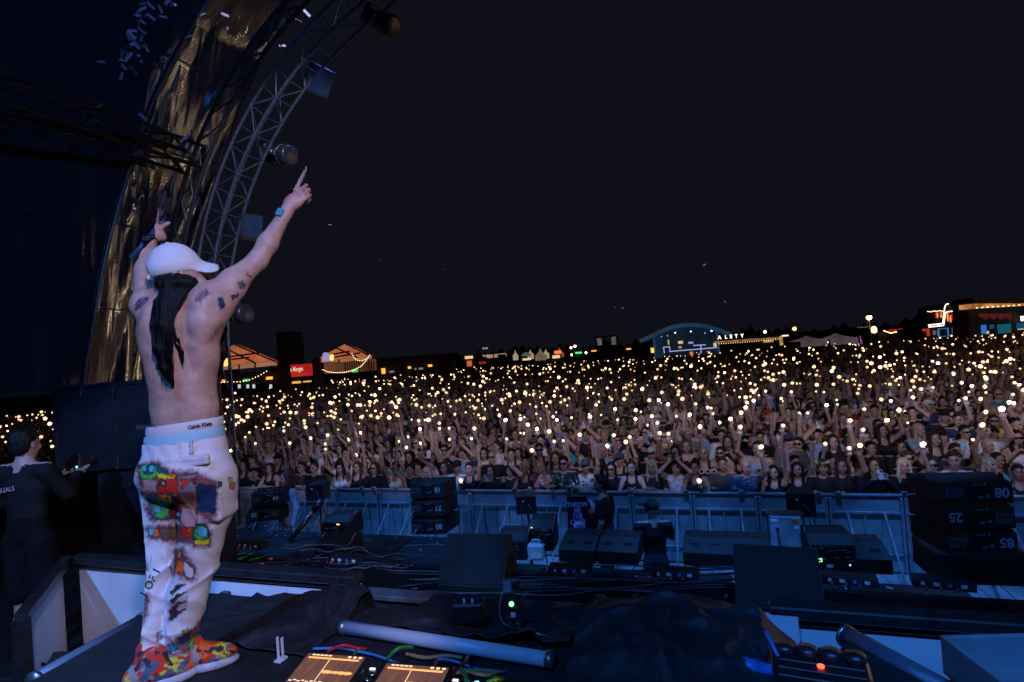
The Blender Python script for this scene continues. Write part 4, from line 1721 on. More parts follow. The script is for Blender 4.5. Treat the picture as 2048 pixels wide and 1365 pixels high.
cable('red cable end beside the tan bundle', [tp(874, 1320, .03), tp(869, 1340, .06), tp(875, 1365, .09)], 0.007, cab['red'])
cable('green cable curling down beside the mixer lamps', [tp(920, 1342, .11), tp(930, 1350, .13), tp(933, 1372, .11)], 0.008, cab['green'])
cable('green cable hooked at the mixer corner', [tp(975, 1365, .10), tp(995, 1357, .12), tp(1020, 1366, .06)], 0.007, cab['green'])
cable('blue cable tangled under the mixer lamps', [tp(960, 1352, .10), tp(1000, 1358, .08), tp(1030, 1372, .03)], 0.006, cab['blue'])
cable('blue cable coiled near the second media player', [tp(868, 1345, .06), tp(880, 1352, .07), tp(905, 1350, .08), tp(940, 1362, .1)], 0.006, cab['blue'])

# slim blue lit stand beside the first player
st = empty('phone_stand', tp(562, 1322, 0.0))
tag(st, 'small clear bracket stand beside the first media player', 'stand')
MB().box((-0.012, 0, 0.05), (0.006, 0.012, 0.10), bev=0.001).build('upright', tube_m, st)
MB().box((0.012, 0, 0.05), (0.006, 0.012, 0.10), bev=0.001).build('upright', tube_m, st)
MB().box((0, 0, 0.006), (0.034, 0.05, 0.010), bev=0.002).build('base', tube_m, st)

# ---- action camera on a small tripod
cz = tp(1030, 1268, 0.02)
ac = empty('action_camera', cz, radians(12))
tag(ac, 'small action camera on a mini tripod standing on the cloth', 'camera')
cam_grey = mat('camera_grey', (0.05, 0.055, 0.065), 0.4)
for k in range(3):
    a_ = 2 * pi * k / 3 + 0.3
    MB().tube([(0, 0, 0.05), (0.075 * cos(a_), 0.075 * sin(a_), 0.003)], [0.009, 0.006], 8).build('leg', black_metal, ac)
MB().tube([(0, 0, 0.045), (0, 0, 0.15)], 0.011, 10).build('grip', black_metal, ac)
MB().box((0, -0.012, 0.086), (0.022, 0.004, 0.022), bev=0.002).build('sticker', tape_w, ac)
MB().lathe([(0.0, 0), (0.011, 0), (0.011, 0.004), (0, 0.005)], (-0.004, -0.012, 0.135), 14, rot=(pi / 2, 0, 0)).build('green_lamp', led_green, ac)
MB().box((0, 0, 0.165), (0.028, 0.02, 0.03), bev=0.003).build('mount', black_metal, ac)
bdy = MB().box((0.0, 0, 0.212), (0.074, 0.034, 0.058), bev=0.006).build('body', cam_grey, ac)
MB().box((-0.016, -0.018, 0.212), (0.034, 0.003, 0.046), bev=0.002).build('display', mat('camera_display', (0.30, 0.32, 0.36), 0.3), ac)
MB().box((0.019, -0.018, 0.214), (0.024, 0.002, 0.034), bev=0.001).build('lens_plate', black_paint, ac)
MB().tube([(0.01, -0.01, 0.03), (0.17, -0.06, 0.01)], 0.006, 8).build('handle', cap_m, ac)
o = cable(None, [Vector((-0.035, 0, 0.20)), Vector((-0.06, 0.0, 0.12)), Vector((-0.055, 0.01, 0.05)), Vector((-0.02, 0.02, 0.02))], 0.0025, cab['grey'], 'cord')
o.parent = ac
# small black box beside it
bb = tp(940, 1240, 0.03)
t = empty('radio_receiver', bb, radians(15))
tag(t, 'small black radio box with two blue stripes on the cloth', 'radio box')
MB().box((0, 0, 0.045), (0.14, 0.10, 0.09), bev=0.008).build('body', black_paint, t)
for sx in (-0.02, 0.018):
    MB().box((sx, -0.01, 0.0915), (0.010, 0.045, 0.003), rot=(0, 0, 0.2)).build('stripe', mat('blue_stripe', (0.2, 0.5, 0.9), 0.4), t)

# ---- controller box with red lamp, blue plug, pale case at the corner
rb = PZ(1642, 1335, 2.62)
t = empty('power_box', (rb.x, rb.y, TABLE_Z - 0.03), radians(-6))
tag(t, 'black power box with one glowing red lamp and round knobs', 'power box')
MB().box((0, 0, 0.06), (0.30, 0.26, 0.15), bev=0.012).build('body', black_paint, t)
for k in range(4):
    MB().lathe([(0.030, 0), (0.034, 0.01), (0.034, 0.03), (0.0, 0.034)], (-0.11 + k * 0.073, 0.10, 0.13), 14).build('knob', black_metal, t)
for k in range(3):
    MB().box((0, -0.06 + k * 0.05, 0.138), (0.26, 0.012, 0.006), bev=0.002).build('ridge', black_metal, t)
MB().lathe([(0.011, 0), (0.011, 0.006), (0.0, 0.012)], (0.0, 0.02, 0.14), 14).build('red_lamp', led_red, t)
pl = PZ(1527, 1340, 2.56)
t = empty('power_plug', pl, radians(-15))
tag(t, 'chunky blue power connector lying beside the power box', 'plug')
MB().tube([(-0.07, 0, 0), (-0.065, 0, 0), (-0.02, 0, 0)], [0.026, 0.03, 0.03], 14).build('collar', blue_plastic, t)
MB().tube([(-0.02, 0, 0), (0.06, 0, 0), (0.075, 0, 0)], [0.026, 0.024, 0.018], 14).build('body', blue_plastic, t)
MB().tube([(0.075, 0, 0), (0.03, 0.05, 0.06), (0.0, 0.08, 0.10)], 0.008, 8).build('cord', blue_plastic, t)
pale_case_m = mat('pale_case', (0.28, 0.30, 0.33), 0.6, vary=0.2, scale=4)
wc = PZ(1990, 1330, 2.55)
t = empty('pale_case', (wc.x + 0.08, wc.y - 0.02, 2.36), radians(14))
tag(t, 'pale open box at the bottom corner of the booth', 'box')
MB().box((0, 0, 0.11), (0.36, 0.30, 0.02), bev=0.004).build('floor', pale_case_m, t)
for (c_, s_) in (((-0.17, 0, 0.17), (0.02, 0.30, 0.14)), ((0.17, 0, 0.17), (0.02, 0.30, 0.14)), ((0, 0.14, 0.17), (0.32, 0.02, 0.14)), ((0, -0.14, 0.17), (0.32, 0.02, 0.14))):
    MB().box(c_, s_, bev=0.003).build('side', pale_case_m, t)
wires = [(1600, 1262, 1490, 1290)]
cable('brown cable looped round the cloth end', [PZ(1470, 1275, 2.5), PZ(1492, 1288, 2.5), PZ(1498, 1305, 2.5), PZ(1480, 1318, 2.5)], 0.01, cab['tan'])

# ---- controller and lamp behind the performer's feet
cp = PZ(510, 1215, 2.3)
t = empty('lighting_controller', (cp.x, cp.y, 2.20), radians(4))
tag(t, 'black lighting controller with red tape mark beside the performer', 'controller')
MB().box((0, 0, 0.03), (0.62, 0.20, 0.14), bev=0.01).build('body', deck_m, t)
MB().box((-0.13, -0.06, 0.102), (0.035, 0.07, 0.004)).build('red_tape', mat('orange_red_tape', (0.8, 0.06, 0.02), 0.5), t)
for k in range(9):
    MB().lathe([(0.008, 0), (0.008, 0.012), (0, 0.013)], (-0.06 + k * 0.036, -0.05 + 0.06 * (k % 2), 0.10), 8).build('button', cap_m, t)
tp2 = PZ(438, 1212, 2.32)
t = empty('hand_torch', tp2, radians(6))
tag(t, 'black hand torch with yellow band lying by the controller', 'torch')
MB().tube([(-0.09, 0, 0), (-0.02, 0, 0), (0.09, 0, 0)], [0.030, 0.027, 0.027], 12).build('body', black_metal, t)
MB().tube([(0.0, 0, 0), (0.025, 0, 0)], 0.029, 12).build('yellow_band', mat('yellow_tape', (0.65, 0.6, 0.03), 0.5), t)
for k in range(3):
    MB().tube([(-0.085 + k * 0.022, 0, 0), (-0.077 + k * 0.022, 0, 0)], 0.0315, 12).build('ring', cap_m, t)

# ================================================================== SOUND GEAR
cab_m = mat('speaker_paint_black', (0.008, 0.0085, 0.010), 0.6, vary=0.35, scale=10, bumps=0.5, bscale=160)
cab_brown = mat('speaker_paint_brown', (0.013, 0.011, 0.010), 0.6, vary=0.35, scale=8, bumps=0.5, bscale=160)
grille_m = mat('speaker_grille', (0.007, 0.008, 0.010), 0.5, vary=0.3, scale=40, bumps=0.9, bscale=400)
sten = mat('stencil_white', (0.36, 0.39, 0.44), 0.7, vary=0.2)
sten_dim = mat('stencil_worn', (0.16, 0.18, 0.21), 0.7, vary=0.5, scale=60)
panel_m = mat('connector_panel', (0.008, 0.008, 0.01), 0.3)


def face_text(mb, s, size, x, z, y, flip=False, mi=0, bold=0.0, xs=1.0, ang=0.0):
    """Lettering on the face that looks towards -y."""
    M = Matrix.Translation((x, y, z)) @ Matrix.Rotation(pi / 2, 4, 'X') @ Matrix.Rotation((pi if flip else 0) + ang, 4, 'Z')
    add_text(mb, s, size, M, mi, bold, xs)


def array_box(loc, rz, num, flip_num, num_side, label, w_=0.68, h_=0.235, d_=0.46, text='FOTIS|SOUND', tilt=0.0):
    """Line array cabinet seen from behind: connector panel, stencilled number and owner."""
    t = empty('line_array_speaker', loc, rz)
    t.rotation_euler = (tilt, 0, rz)
    tag(t, label, 'speaker', 'line array speakers')
    bw = w_ * 0.74
    m_ = MB()
    hh = h_ / 2
    prof = [(-bw / 2, -d_ / 2), (bw / 2, -d_ / 2), (w_ / 2, d_ / 2), (-w_ / 2, d_ / 2)]
    m_.prism(prof, 0.0, h_ - 0.018, 'z')
    m_.build('cabinet', cab_m, t)
    MB().box((0, -d_ / 2 - 0.004, hh), (bw - 0.02, 0.012, h_ - 0.05), bev=0.004).build('rear_panel', cab_m, t)
    MB().box((0.02, -d_ / 2 - 0.012, hh), (bw * 0.36, 0.006, h_ - 0.075), bev=0.002).build('connector_panel', panel_m, t)
    g_ = MB()
    for (x, z, sx, sz) in ((-0.02, 0.06, 0.05, 0.008), (0.03, 0.062, 0.012, 0.022), (0.0, -0.035, 0.045, 0.009), (0.045, -0.03, 0.024, 0.030), (-0.01, -0.05, 0.035, 0.006)):
        g_.box((0.02 + x, -d_ / 2 - 0.0165, hh + z), (sx, 0.002, sz))
    g_.build('panel_print', sten_dim, t)['kind'] = 'stuff'
    g_ = MB()
    face_text(g_, num, 0.105, num_side * bw * 0.34, hh, -d_ / 2 - 0.0125, flip_num, 0, 0.002, 0.95)
    g_.build('number', sten, t)
    a, b_ = text.split('|')
    g_ = MB()
    face_text(g_, a, 0.048, -num_side * bw * 0.34, hh - 0.022, -d_ / 2 - 0.0125, True, 0, 0.0, 0.9)
    face_text(g_, b_, 0.048, -num_side * bw * 0.34, hh + 0.022, -d_ / 2 - 0.0125, True, 0, 0.0, 0.9)
    g_.build('lettering', sten_dim, t)
    ang = atan2(d_, (w_ - bw) / 2)
    for sx in (-1, 1):
        for zz in (0.075, 0.165):
            x_ = sx * (bw + w_) / 4
            MB().box((x_ + sx * 0.002, 0.02, zz), (0.012, 0.11, 0.042), rot=(0, 0, -sx * (pi / 2 - ang)), bev=0.003).build('handle_recess', panel_m, t)
    return t


# row of sub cabinets in the pit whose tops carry the small gear
def sub_box(x, y, w_, d_, zt, label, text=None):
    t = empty('subwoofer', (x, y, 0))
    tag(t, label, 'speaker', 'subwoofers in the pit')
    MB().box((0, 0, zt / 2), (w_ - 0.012, d_, zt - 0.004), bev=0.012).build('cabinet', cab_m, t)
    for k in range(4):
        MB().box((-w_ * 0.3 + (k % 2) * w_ * 0.6, -d_ * 0.25 + (k // 2) * d_ * 0.5, zt - 0.001), (0.15, 0.09, 0.006), bev=0.002).build('cup_recess', panel_m, t)
    if text:
        g_ = MB()
        face_text(g_, text, 0.115, w_ * 0.18, zt - 0.16, -d_ / 2 - 0.003, False, 0, 0.002, 1.0, -pi / 2)
        g_.build('lettering', sten, t)
    return t


subx = [-8.1, -7.0, -5.9, -4.8, -3.7]
for i, x in enumerate(subx):
    sub_box(x, 6.75, 1.08, 1.35, SUB_Z, 'black subwoofer lying in the pit, %s from the stage arch foot' % ['first', 'second', 'third', 'fourth', 'fifth'][i], {2: 'F', 3: 'FC'}.get(i))
for i, x in enumerate([-2.55, -1.5, -0.45, 0.6, 1.65]):
    sub_box(x, 6.05, 1.02, 1.15, SUB_Z, 'black subwoofer under the row of angled wedges, %s from the jerrycan' % ['first', 'second', 'third', 'fourth', 'fifth'][i])

# stack with 81 / 77 / 80
b0 = PZ(850, 1072, SUB_Z)
names = [('80', True, 1, 'lowest line array box, numbered 80, by the pale cable loop'), ('77', True, 1, 'middle line array box, numbered 77, by the pale cable loop'),
         ('81', True, 1, 'top line array box, numbered 81, by the pale cable loop')]
for k, (nm, fl_, sd, lab) in enumerate(names):
    nm2 = {'81': '18', '80': '80', '77': '77'}[nm]
    array_box((b0.x, b0.y + 0.28, SUB_Z + 0.004 + k * 0.262), radians(8 + 2 * k), nm2, True, 1, lab, tilt=radians(-1.5 * k))
cable('pale cable hanging in a loop across the numbered boxes', [PY(828, 1022, b0.y + 0.0), PY(815, 1045, b0.y - 0.02), PY(813, 1062, b0.y - 0.02), PY(824, 1073, b0.y - 0.02), PY(833, 1060, b0.y)], 0.010, cab['grey'])
# stack with 64 / 28
b1 = PZ(520, 1044, SUB_Z)
array_box((b1.x, b1.y + 0.25, SUB_Z + 0.004), radians(20), '28', True, -1, 'lower line array box, numbered 28, beside the performer')
array_box((b1.x + 0.05, b1.y + 0.25, SUB_Z + 0.27), radians(20), '64', True, 1, 'upper line array box, numbered 64, strewn with confetti')
# stack 80 / 25 / 85 on the deck
b2 = PD(1962, 1108, 4.55)
base = empty('speaker_base_box', (b2.x, b2.y + 0.25, STAGE_Z + 0.002), radians(4))
tag(base, 'black base cabinet under the numbered speaker stack at the frame edge', 'speaker')
zb = b2.z - STAGE_Z - 0.01
MB().box((0, 0, zb / 2), (0.66, 0.48, zb), bev=0.012).build('cabinet', cab_m, base)
MB().box((0, -0.243, zb / 2), (0.44, 0.008, zb - 0.08), bev=0.002).build('panel', panel_m, base)
for k, (nm, sd, lab) in enumerate((('85', 1, 'lowest box of the big stack, numbered 85, confetti on it'), ('25', -1, 'middle box of the big stack, numbered 25'), ('08', 1, 'top box of the big stack, numbered 80'))):
    array_box((b2.x, b2.y + 0.25, b2.z + k * 0.195), radians(4), nm, k != 2 or True, sd, lab, w_=0.66, h_=0.178, d_=0.46, tilt=radians(-1.0 * k))

# stage wedges
for px, py, rz, lab in ((936, 1188, 4, 'black stage monitor wedge behind the action camera'), (1566, 1238, -3, 'black stage monitor wedge behind the white end panel')):
    p = PZ(px, py, STAGE_Z)
    t = empty('stage_monitor', (p.x, p.y + 0.26, STAGE_Z + 0.003), radians(rz))
    tag(t, lab, 'stage monitor', 'stage monitor wedges')
    W2 = 0.31
    prof = [(-0.25, 0.0), (0.24, 0.0), (0.27, 0.14), (0.16, 0.40), (0.06, 0.43), (-0.25, 0.06)]
    MB().prism(prof, -W2, W2, 'x').build('cabinet', cab_brown, t)
    a = Vector((0, -0.25, 0.06))
    b_ = Vector((0, 0.06, 0.43))
    mid_ = (a + b_) / 2
    ang = atan2(b_.z - a.z, b_.y - a.y)
    MB().box(mid_ + Vector((0, -sin(ang) * 0.006, cos(ang) * 0.006)), (0.60, (b_ - a).length - 0.02, 0.012), rot=(ang, 0, 0), bev=0.004).build('grille', grille_m, t)
    bd = mid_ + Vector((0.22, 0.08, 0.08)) + Vector((0, -sin(ang), cos(ang))) * 0.0135
    g_ = MB()
    for (dx, dy, sx, sy) in ((-0.016, 0, 0.003, 0.036), (0.016, 0, 0.003, 0.036), (0, -0.018, 0.036, 0.003), (0, 0.018, 0.036, 0.003), (0.006, 0.004, 0.003, 0.02)):
        g_.box((dx, dy, 0), (sx, sy, 0.002))
    o = g_.build('badge', tape_w, t)
    o.location = bd
    o.rotation_euler = (ang, 0, 0)
    for sx in (-1, 1):
        MB().box((sx * (W2 + 0.002), 0.06, 0.20), (0.006, 0.12, 0.07), bev=0.01).build('handle_recess', panel_m, t)


# front fill boxes in a row seen from behind
def fill_box(px, py, wpx, z0, lab, mt=cab_brown, vents=True, tall=0.24):
    p = PZ(px, py, z0)
    D = (p - CAM).dot(_f)
    wd = wpx * D / FPX
    t = empty('front_fill_speaker', (p.x, p.y + 0.28, z0 + 0.003), radians(2 * sin(px)))
    tag(t, lab, 'speaker', 'angled front fill speakers')
    prof = [(-0.26, 0.0), (0.28, 0.0), (0.28, tall), (0.02, tall), (-0.26, tall * 0.62)]
    MB().prism(prof, -wd / 2 + 0.004, wd / 2 - 0.004, 'x').build('cabinet', mt, t)
    ang = atan2(tall * 0.38, 0.28)
    for k in (-1, 1):
        o = MB().box((0, 0, 0), (wd * 0.20, 0.05, 0.012), bev=0.003).build('handle_recess', panel_m, t)
        o.location = (k * wd * 0.24, -0.12, tall * 0.81 + 0.003)
        o.rotation_euler = (ang, 0, 0)
        o = MB().box((0, 0, 0), (wd * 0.20, 0.05, 0.012), bev=0.003).build('handle_recess', panel_m, t)
        o.location = (k * wd * 0.2, 0.15, tall + 0.002)
    return t


fill_box(1155, 1128, 76, SUB_Z, 'brown black angled speaker next to the leaning amplifier panel')
fill_box(1236, 1132, 82, SUB_Z, 'brown black angled speaker beside the guard in the cap')
fill_box(1412, 1136, 84, SUB_Z, 'brown black angled speaker behind the guard in the cap')
fill_box(1500, 1140, 86, SUB_Z, 'brown black angled speaker beside the silver stickered panel')
fill_box(1735, 1150, 92, SUB_Z, 'brown black angled speaker against the numbered speaker stack')


def amp_case(px, py, wpx, z0, tall, lab, lamps=(), top=cab_brown, lean=0.0):
    p = PZ(px, py, z0)
    D = (p - CAM).dot(_f)
    wd = wpx * D / FPX
    t = empty('amplifier_speaker', (p.x, p.y + 0.22, z0 + 0.003), radians(5))
    tag(t, lab, 'amplifier')
    MB().prism([(-0.20, 0), (0.24, 0), (0.24, tall), (-0.05, tall), (-0.20, tall * 0.80)], -wd / 2, wd / 2, 'x').build('cabinet', top, t)
    MB().box((0, -0.205, tall * 0.42), (wd * 0.9, 0.012, tall * 0.70), bev=0.004).build('control_panel', panel_m, t)
    g_ = MB()
    rr = random.Random(px)
    for k in range(16):
        g_.box((rr.uniform(-0.4, 0.4) * wd, -0.2125, rr.uniform(0.12, 0.72) * tall), (rr.uniform(0.01, 0.05), 0.002, rr.uniform(0.006, 0.014)))
    g_.build('panel_print', sten_dim, t)['kind'] = 'stuff'
    MB().box((-0.12 * wd, -0.2125, tall * 0.22), (0.06, 0.002, 0.035)).build('sticker', tape_w, t)
    for (lx, lz, lm) in lamps:
        MB().lathe([(0.008, 0), (0.008, 0.004), (0, 0.006)], (lx * wd, -0.212, lz * tall), 8, rot=(pi / 2, 0, 0)).build('lamp', lm, t)
    for sx in (-1, 1):
        MB().box((sx * wd * 0.5, -0.06, tall * 0.88), (0.01, 0.30, 0.012), rot=(0.45, 0, 0)).build('edge_strip', mat('warm_edge', (0.25, 0.16, 0.09), 0.4), t)
    return t


amp_case(1020, 1122, 62, SUB_Z, 0.29, 'black amplifier case with printed panel behind the stage monitor')
px_t = amp_case(1080, 1104, 48, SUB_Z, 0.36, 'upright black amplifier panel with red lamp beside the jerrycan', ((-0.35, 0.85, led_amber),))
g_ = MB()
face_text(g_, 'PX', 0.05, 0.06, 0.27, -0.2135, False, 0, 0.0, 1.1)
g_.build('lettering', sten, px_t)
amp_case(1668, 1150, 80, SUB_Z, 0.38, 'black amplifier case with green lamps beside the silver panel', ((-0.36, 0.42, led_green), (-0.30, 0.42, led_green), (-0.36, 0.34, led_green), (-0.30, 0.36, led_green), (0.34, 0.26, led_white)))
amp_case(668, 1078, 58, SUB_Z, 0.30, 'angled black amplifier with a glowing orange display near the subwoofers', ((0.1, 0.70, led_amber), (0.14, 0.70, led_amber), (0.18, 0.69, led_amber)))
lc = amp_case(655, 1132, 70, STAGE_Z - 0.25, 0.26, 'black flip-top gear case with slatted lid at the stage edge')

# silver stickered panel
sp_ = PZ(1580, 1118, SUB_Z)
t = empty('powered_speaker', (sp_.x, sp_.y + 0.2, SUB_Z + 0.003), radians(-4), (radians(-6), 0, radians(-4)))
tag(t, 'silver backed powered speaker with a red and white sticker', 'speaker')
MB().prism([(-0.16, 0), (0.20, 0), (0.16, 0.46), (-0.12, 0.46)], -0.20, 0.20, 'x').build('cabinet', black_paint, t)
MB().box((0, -0.150, 0.235), (0.36, 0.016, 0.43), rot=(-0.085, 0, 0), bev=0.02).build('silver_panel', mat('brushed_silver', (0.42, 0.44, 0.48), 0.4, metal=0.6, vary=0.3, scale=6), t)
MB().box((0.10, -0.147, 0.385), (0.085, 0.006, 0.05), rot=(-0.085, 0, 0), bev=0.002).build('red_sticker', mat('red_sticker', (0.75, 0.12, 0.05), 0.5), t)
MB().box((0.115, -0.151, 0.315), (0.06, 0.006, 0.03), rot=(-0.085, 0, 0), bev=0.002).build('sticker', tape_w, t)
MB().box((-0.12, -0.147, 0.385), (0.08, 0.006, 0.035), rot=(-0.085, 0, 0), bev=0.002).build('sticker', tape_w, t)
MB().tube([(-0.09, -0.17, 0.30), (-0.08, -0.20, 0.16), (-0.05, -0.22, 0.05), (0.10, -0.22, 0.04), (0.17, -0.17, 0.10)], 0.010, 8).build('cord', cab['black'], t)
MB().lathe([(0.018, 0), (0.018, 0.03), (0, 0.031)], (-0.09, -0.16, 0.30), 12, rot=(pi / 2, 0, 0)).build('plug', black_metal, t)
# jerrycan
j = PZ(1072, 1122, SUB_Z)
t = empty('jerrycan', (j.x, j.y + 0.04, SUB_Z + 0.003), radians(10))
tag(t, 'pale plastic jerrycan standing before the amplifier panel', 'jerrycan')
milky = mat('milky_plastic', (0.55, 0.58, 0.62), 0.35, vary=0.1)
MB().box((0, 0, 0.10), (0.21, 0.13, 0.20), bev=0.025).build('body', milky, t)
MB().tube([(-0.05, 0, 0.20), (-0.04, 0, 0.24), (0.05, 0, 0.24), (0.06, 0, 0.20)], 0.013, 8).build('handle', milky, t)
MB().lathe([(0.022, 0), (0.022, 0.03), (0, 0.031)], (0.075, 0, 0.20), 12).build('cap', black_metal, t)
MB().box((0, -0.067, 0.07), (0.11, 0.003, 0.06)).build('label', tape_w, t)


# small monitors on poles
def pole_monitor(px, py_top, wpx, D, lab, rz=0.0):
    p = PD(px, py_top, D)
    s_ = wpx * D / FPX
    t = empty('pole_speaker', (p.x, p.y, 0.0), radians(rz))
    tag(t, lab, 'speaker', 'small speakers on poles')
    zt = p.z
    prof = [(-0.5 * s_, -0.16), (0.5 * s_, -0.16), (0.38 * s_, 0.20), (-0.38 * s_, 0.20)]
    MB().prism(prof, zt - s_ * 0.86, zt, 'z').build('cabinet', black_paint, t)
    MB().tube([(0, 0.02, 0.03), (0, 0.02, zt - s_ * 0.84)], 0.02, 10).build('pole', black_metal, t)
    for k in range(3):
        a_ = 2 * pi * k / 3 + 0.5
        MB().tube([(0, 0.02, 0.5), (0.42 * cos(a_), 0.02 + 0.42 * sin(a_), 0.02)], 0.013, 6).build('leg', black_metal, t)
    MB().box((-0.12 * s_, -0.163, zt - s_ * 0.22), (0.10 * s_, 0.003, 0.06 * s_), bev=0.001).build('label_plate', tape_w, t)
    MB().lathe([(0.02, 0), (0.02, 0.02), (0, 0.021)], (0.12 * s_, -0.16, zt - s_ * 0.42), 10, rot=(pi / 2, 0, 0)).build('socket', black_metal, t)
    MB().tube([(0.12 * s_, -0.18, zt - s_ * 0.42), (0.3 * s_, -0.22, zt - s_ * 0.6), (0.7 * s_, -0.1, zt - 0.7), (0.9 * s_, 0, 0.4)], 0.009, 6).build('cord', cab['black'], t)
    return t


pole_monitor(1053, 988, 40, 8.2, 'small black speaker on a pole beside the cake poster', 12)
pole_monitor(1599, 982, 52, 7.6, 'small black speaker on a pole behind the silver panel', -6)
pole_monitor(636, 966, 36, 9.6, 'small black speaker on a pole beside the person in denim', 14)

# flag pole and torch with red ring among the gear
fp = PZ(580, 1085, SUB_Z)
t = empty('microphone_pole', (fp.x, fp.y, SUB_Z), 0)
tag(t, 'black pole with a red ring leaning out of the gear', 'pole')
a0, a1 = Vector((0, 0, 0.02)), Vector((0.26, 0.25, 0.40))
MB().tube([a0, a1], [0.035, 0.045], 12).build('shaft', black_metal, t)
MB().tube([a1 * 0.86, a1 * 0.93], 0.049, 12).build('red_ring', mat('red_ring', (0.7, 0.05, 0.04), 0.4), t)
MB().tube([a1, a1 * 1.35], [0.05, 0.06], 12).build('head', black_paint, t)

# side fill boxes behind the performer
sf = PZ(232, 1187, STAGE_Z)
t = empty('side_fill_case', (PD(300, 900, 5.9).x, PD(300, 900, 5.9).y, STAGE_Z + 0.003), radians(19))
tag(t, 'tall black flight case of two stacked halves behind the performer', 'flight case')
edge_m = mat('case_edge', (0.035, 0.036, 0.042), 0.3, metal=0.5, vary=0.4, scale=20)
clasp = mat('case_clasp', (0.4, 0.4, 0.43), 0.3, metal=1.0)
case_m = mat('case_blue_black', (0.012, 0.014, 0.020), 0.35, vary=0.3, scale=3)
MB().box((-0.05, 0, 1.70), (1.36, 0.60, 0.84), bev=0.01).build('upper_case', case_m, t)
MB().box((0.17, 0, 0.62), (1.05, 0.58, 1.24), bev=0.01).build('lower_case', case_m, t)
for sx in (-0.72, -0.13, 0.45):
    MB().box((sx, -0.298, 1.70), (0.035, 0.025, 0.84), bev=0.004).build('edge_strip', edge_m, t)
for zz in (1.29, 2.11):
    MB().box((0, -0.300, zz), (1.46, 0.02, 0.03), bev=0.004).build('edge_strip', edge_m, t)
for (sx, zz) in ((-0.13, 2.06), (-0.13, 1.34), (-0.44, 2.08), (-0.44, 1.32)):
    MB().box((sx, -0.315, zz), (0.04, 0.02, 0.06), bev=0.006).build('clasp', clasp, t)
    MB().tube([(sx - 0.015, -0.33, zz - 0.03), (sx, -0.335, zz - 0.06), (sx + 0.015, -0.33, zz - 0.03)], 0.004, 6).build('clasp_ring', clasp, t)
MB().box((0.10, -0.295, 0.80), (0.04, 0.012, 0.03), bev=0.002).build('latch', clasp, t)
MB().box((-0.06, -0.295, 1.1), (0.12, 0.03, 0.05), bev=0.008).build('handle', edge_m, t)
# gear at the low corner
t = empty('equipment_case', PZ(60, 1345, 1.75) + Vector((0.1, 0.1, -0.12)), radians(15))
tag(t, 'flat black equipment case in the dark corner below the tube', 'case')
MB().box((0, 0, 0.06), (0.62, 0.36, 0.16), bev=0.015).build('body', case_m, t)
for sx in (-0.2, 0.2):
    MB().box((sx, -0.185, 0.07), (0.05, 0.02, 0.08), bev=0.004).build('clasp', clasp, t)
MB().tube([(-0.1, -0.1, 0.15), (0.0, -0.1, 0.19), (0.1, -0.1, 0.15)], 0.012, 6).build('handle', edge_m, t)

# cables along the stage edge
rc = random.Random(3)
for k in range(16):
    y0 = 1142 + k * 3.2
    x0 = rc.uniform(690, 1050)
    x1 = x0 + rc.uniform(350, 800)
    pts = []
    nn = 6
    for q in range(nn):
        px = x0 + (x1 - x0) * q / (nn - 1)
        py = y0 - (px - 900) * 0.012 + rc.uniform(-7, 7)
        pts.append(PZ(min(px, 1850), py, STAGE_Z + 0.015))
    cable('black cable trailing along the stage edge, %s in the loom' % nth(k + 1), pts, rc.uniform(0.006, 0.011), cab['black'] if k % 5 else mat('cable_dull', (0.09, 0.095, 0.105), 0.5))
for k in range(18):
    cx_, cy_ = rc.uniform(470, 880), rc.uniform(1092, 1136)
    pts = [PZ(cx_, cy_, STAGE_Z + 0.012)]
    hx = rc.uniform(-1, 1)
    for q in range(6):
        cx_ += rc.uniform(14, 34) * (1 if hx > 0 else -1)
        cy_ += rc.uniform(-9, 9)
        pts.append(PZ(min(max(cx_, 455), 1000), min(max(cy_, 1090), 1142), STAGE_Z + 0.012 + 0.01 * rc.random()))
    cable('dull cable in the tangle behind the performer, %s from the amplifier' % nth(k + 1), pts, rc.uniform(0.005, 0.010), [cab['black'], mat('cable_dull', (0.09, 0.095, 0.105), 0.5), mat('cable_slate', (0.05, 0.06, 0.08), 0.5)][k % 3])
for k in range(9):
    p = PZ(rc.uniform(470, 1900), rc.uniform(1098, 1128) + 0.0, STAGE_Z)
    p = PZ(500 + k * 160, 1118 + k * 7.5 if k else 1110, STAGE_Z)
    o = MB().box((0, 0, 0), (0.05, 0.028, 0.002)).build('tape_label', tape_w, None, (p.x, p.y, STAGE_Z + 0.008), (0, 0, rc.uniform(0, 3)))
    tag(o, 'scrap of white tape on the stage deck, %s counting away from the performer' % nth(k + 1), 'tape', 'tape scraps on the deck')
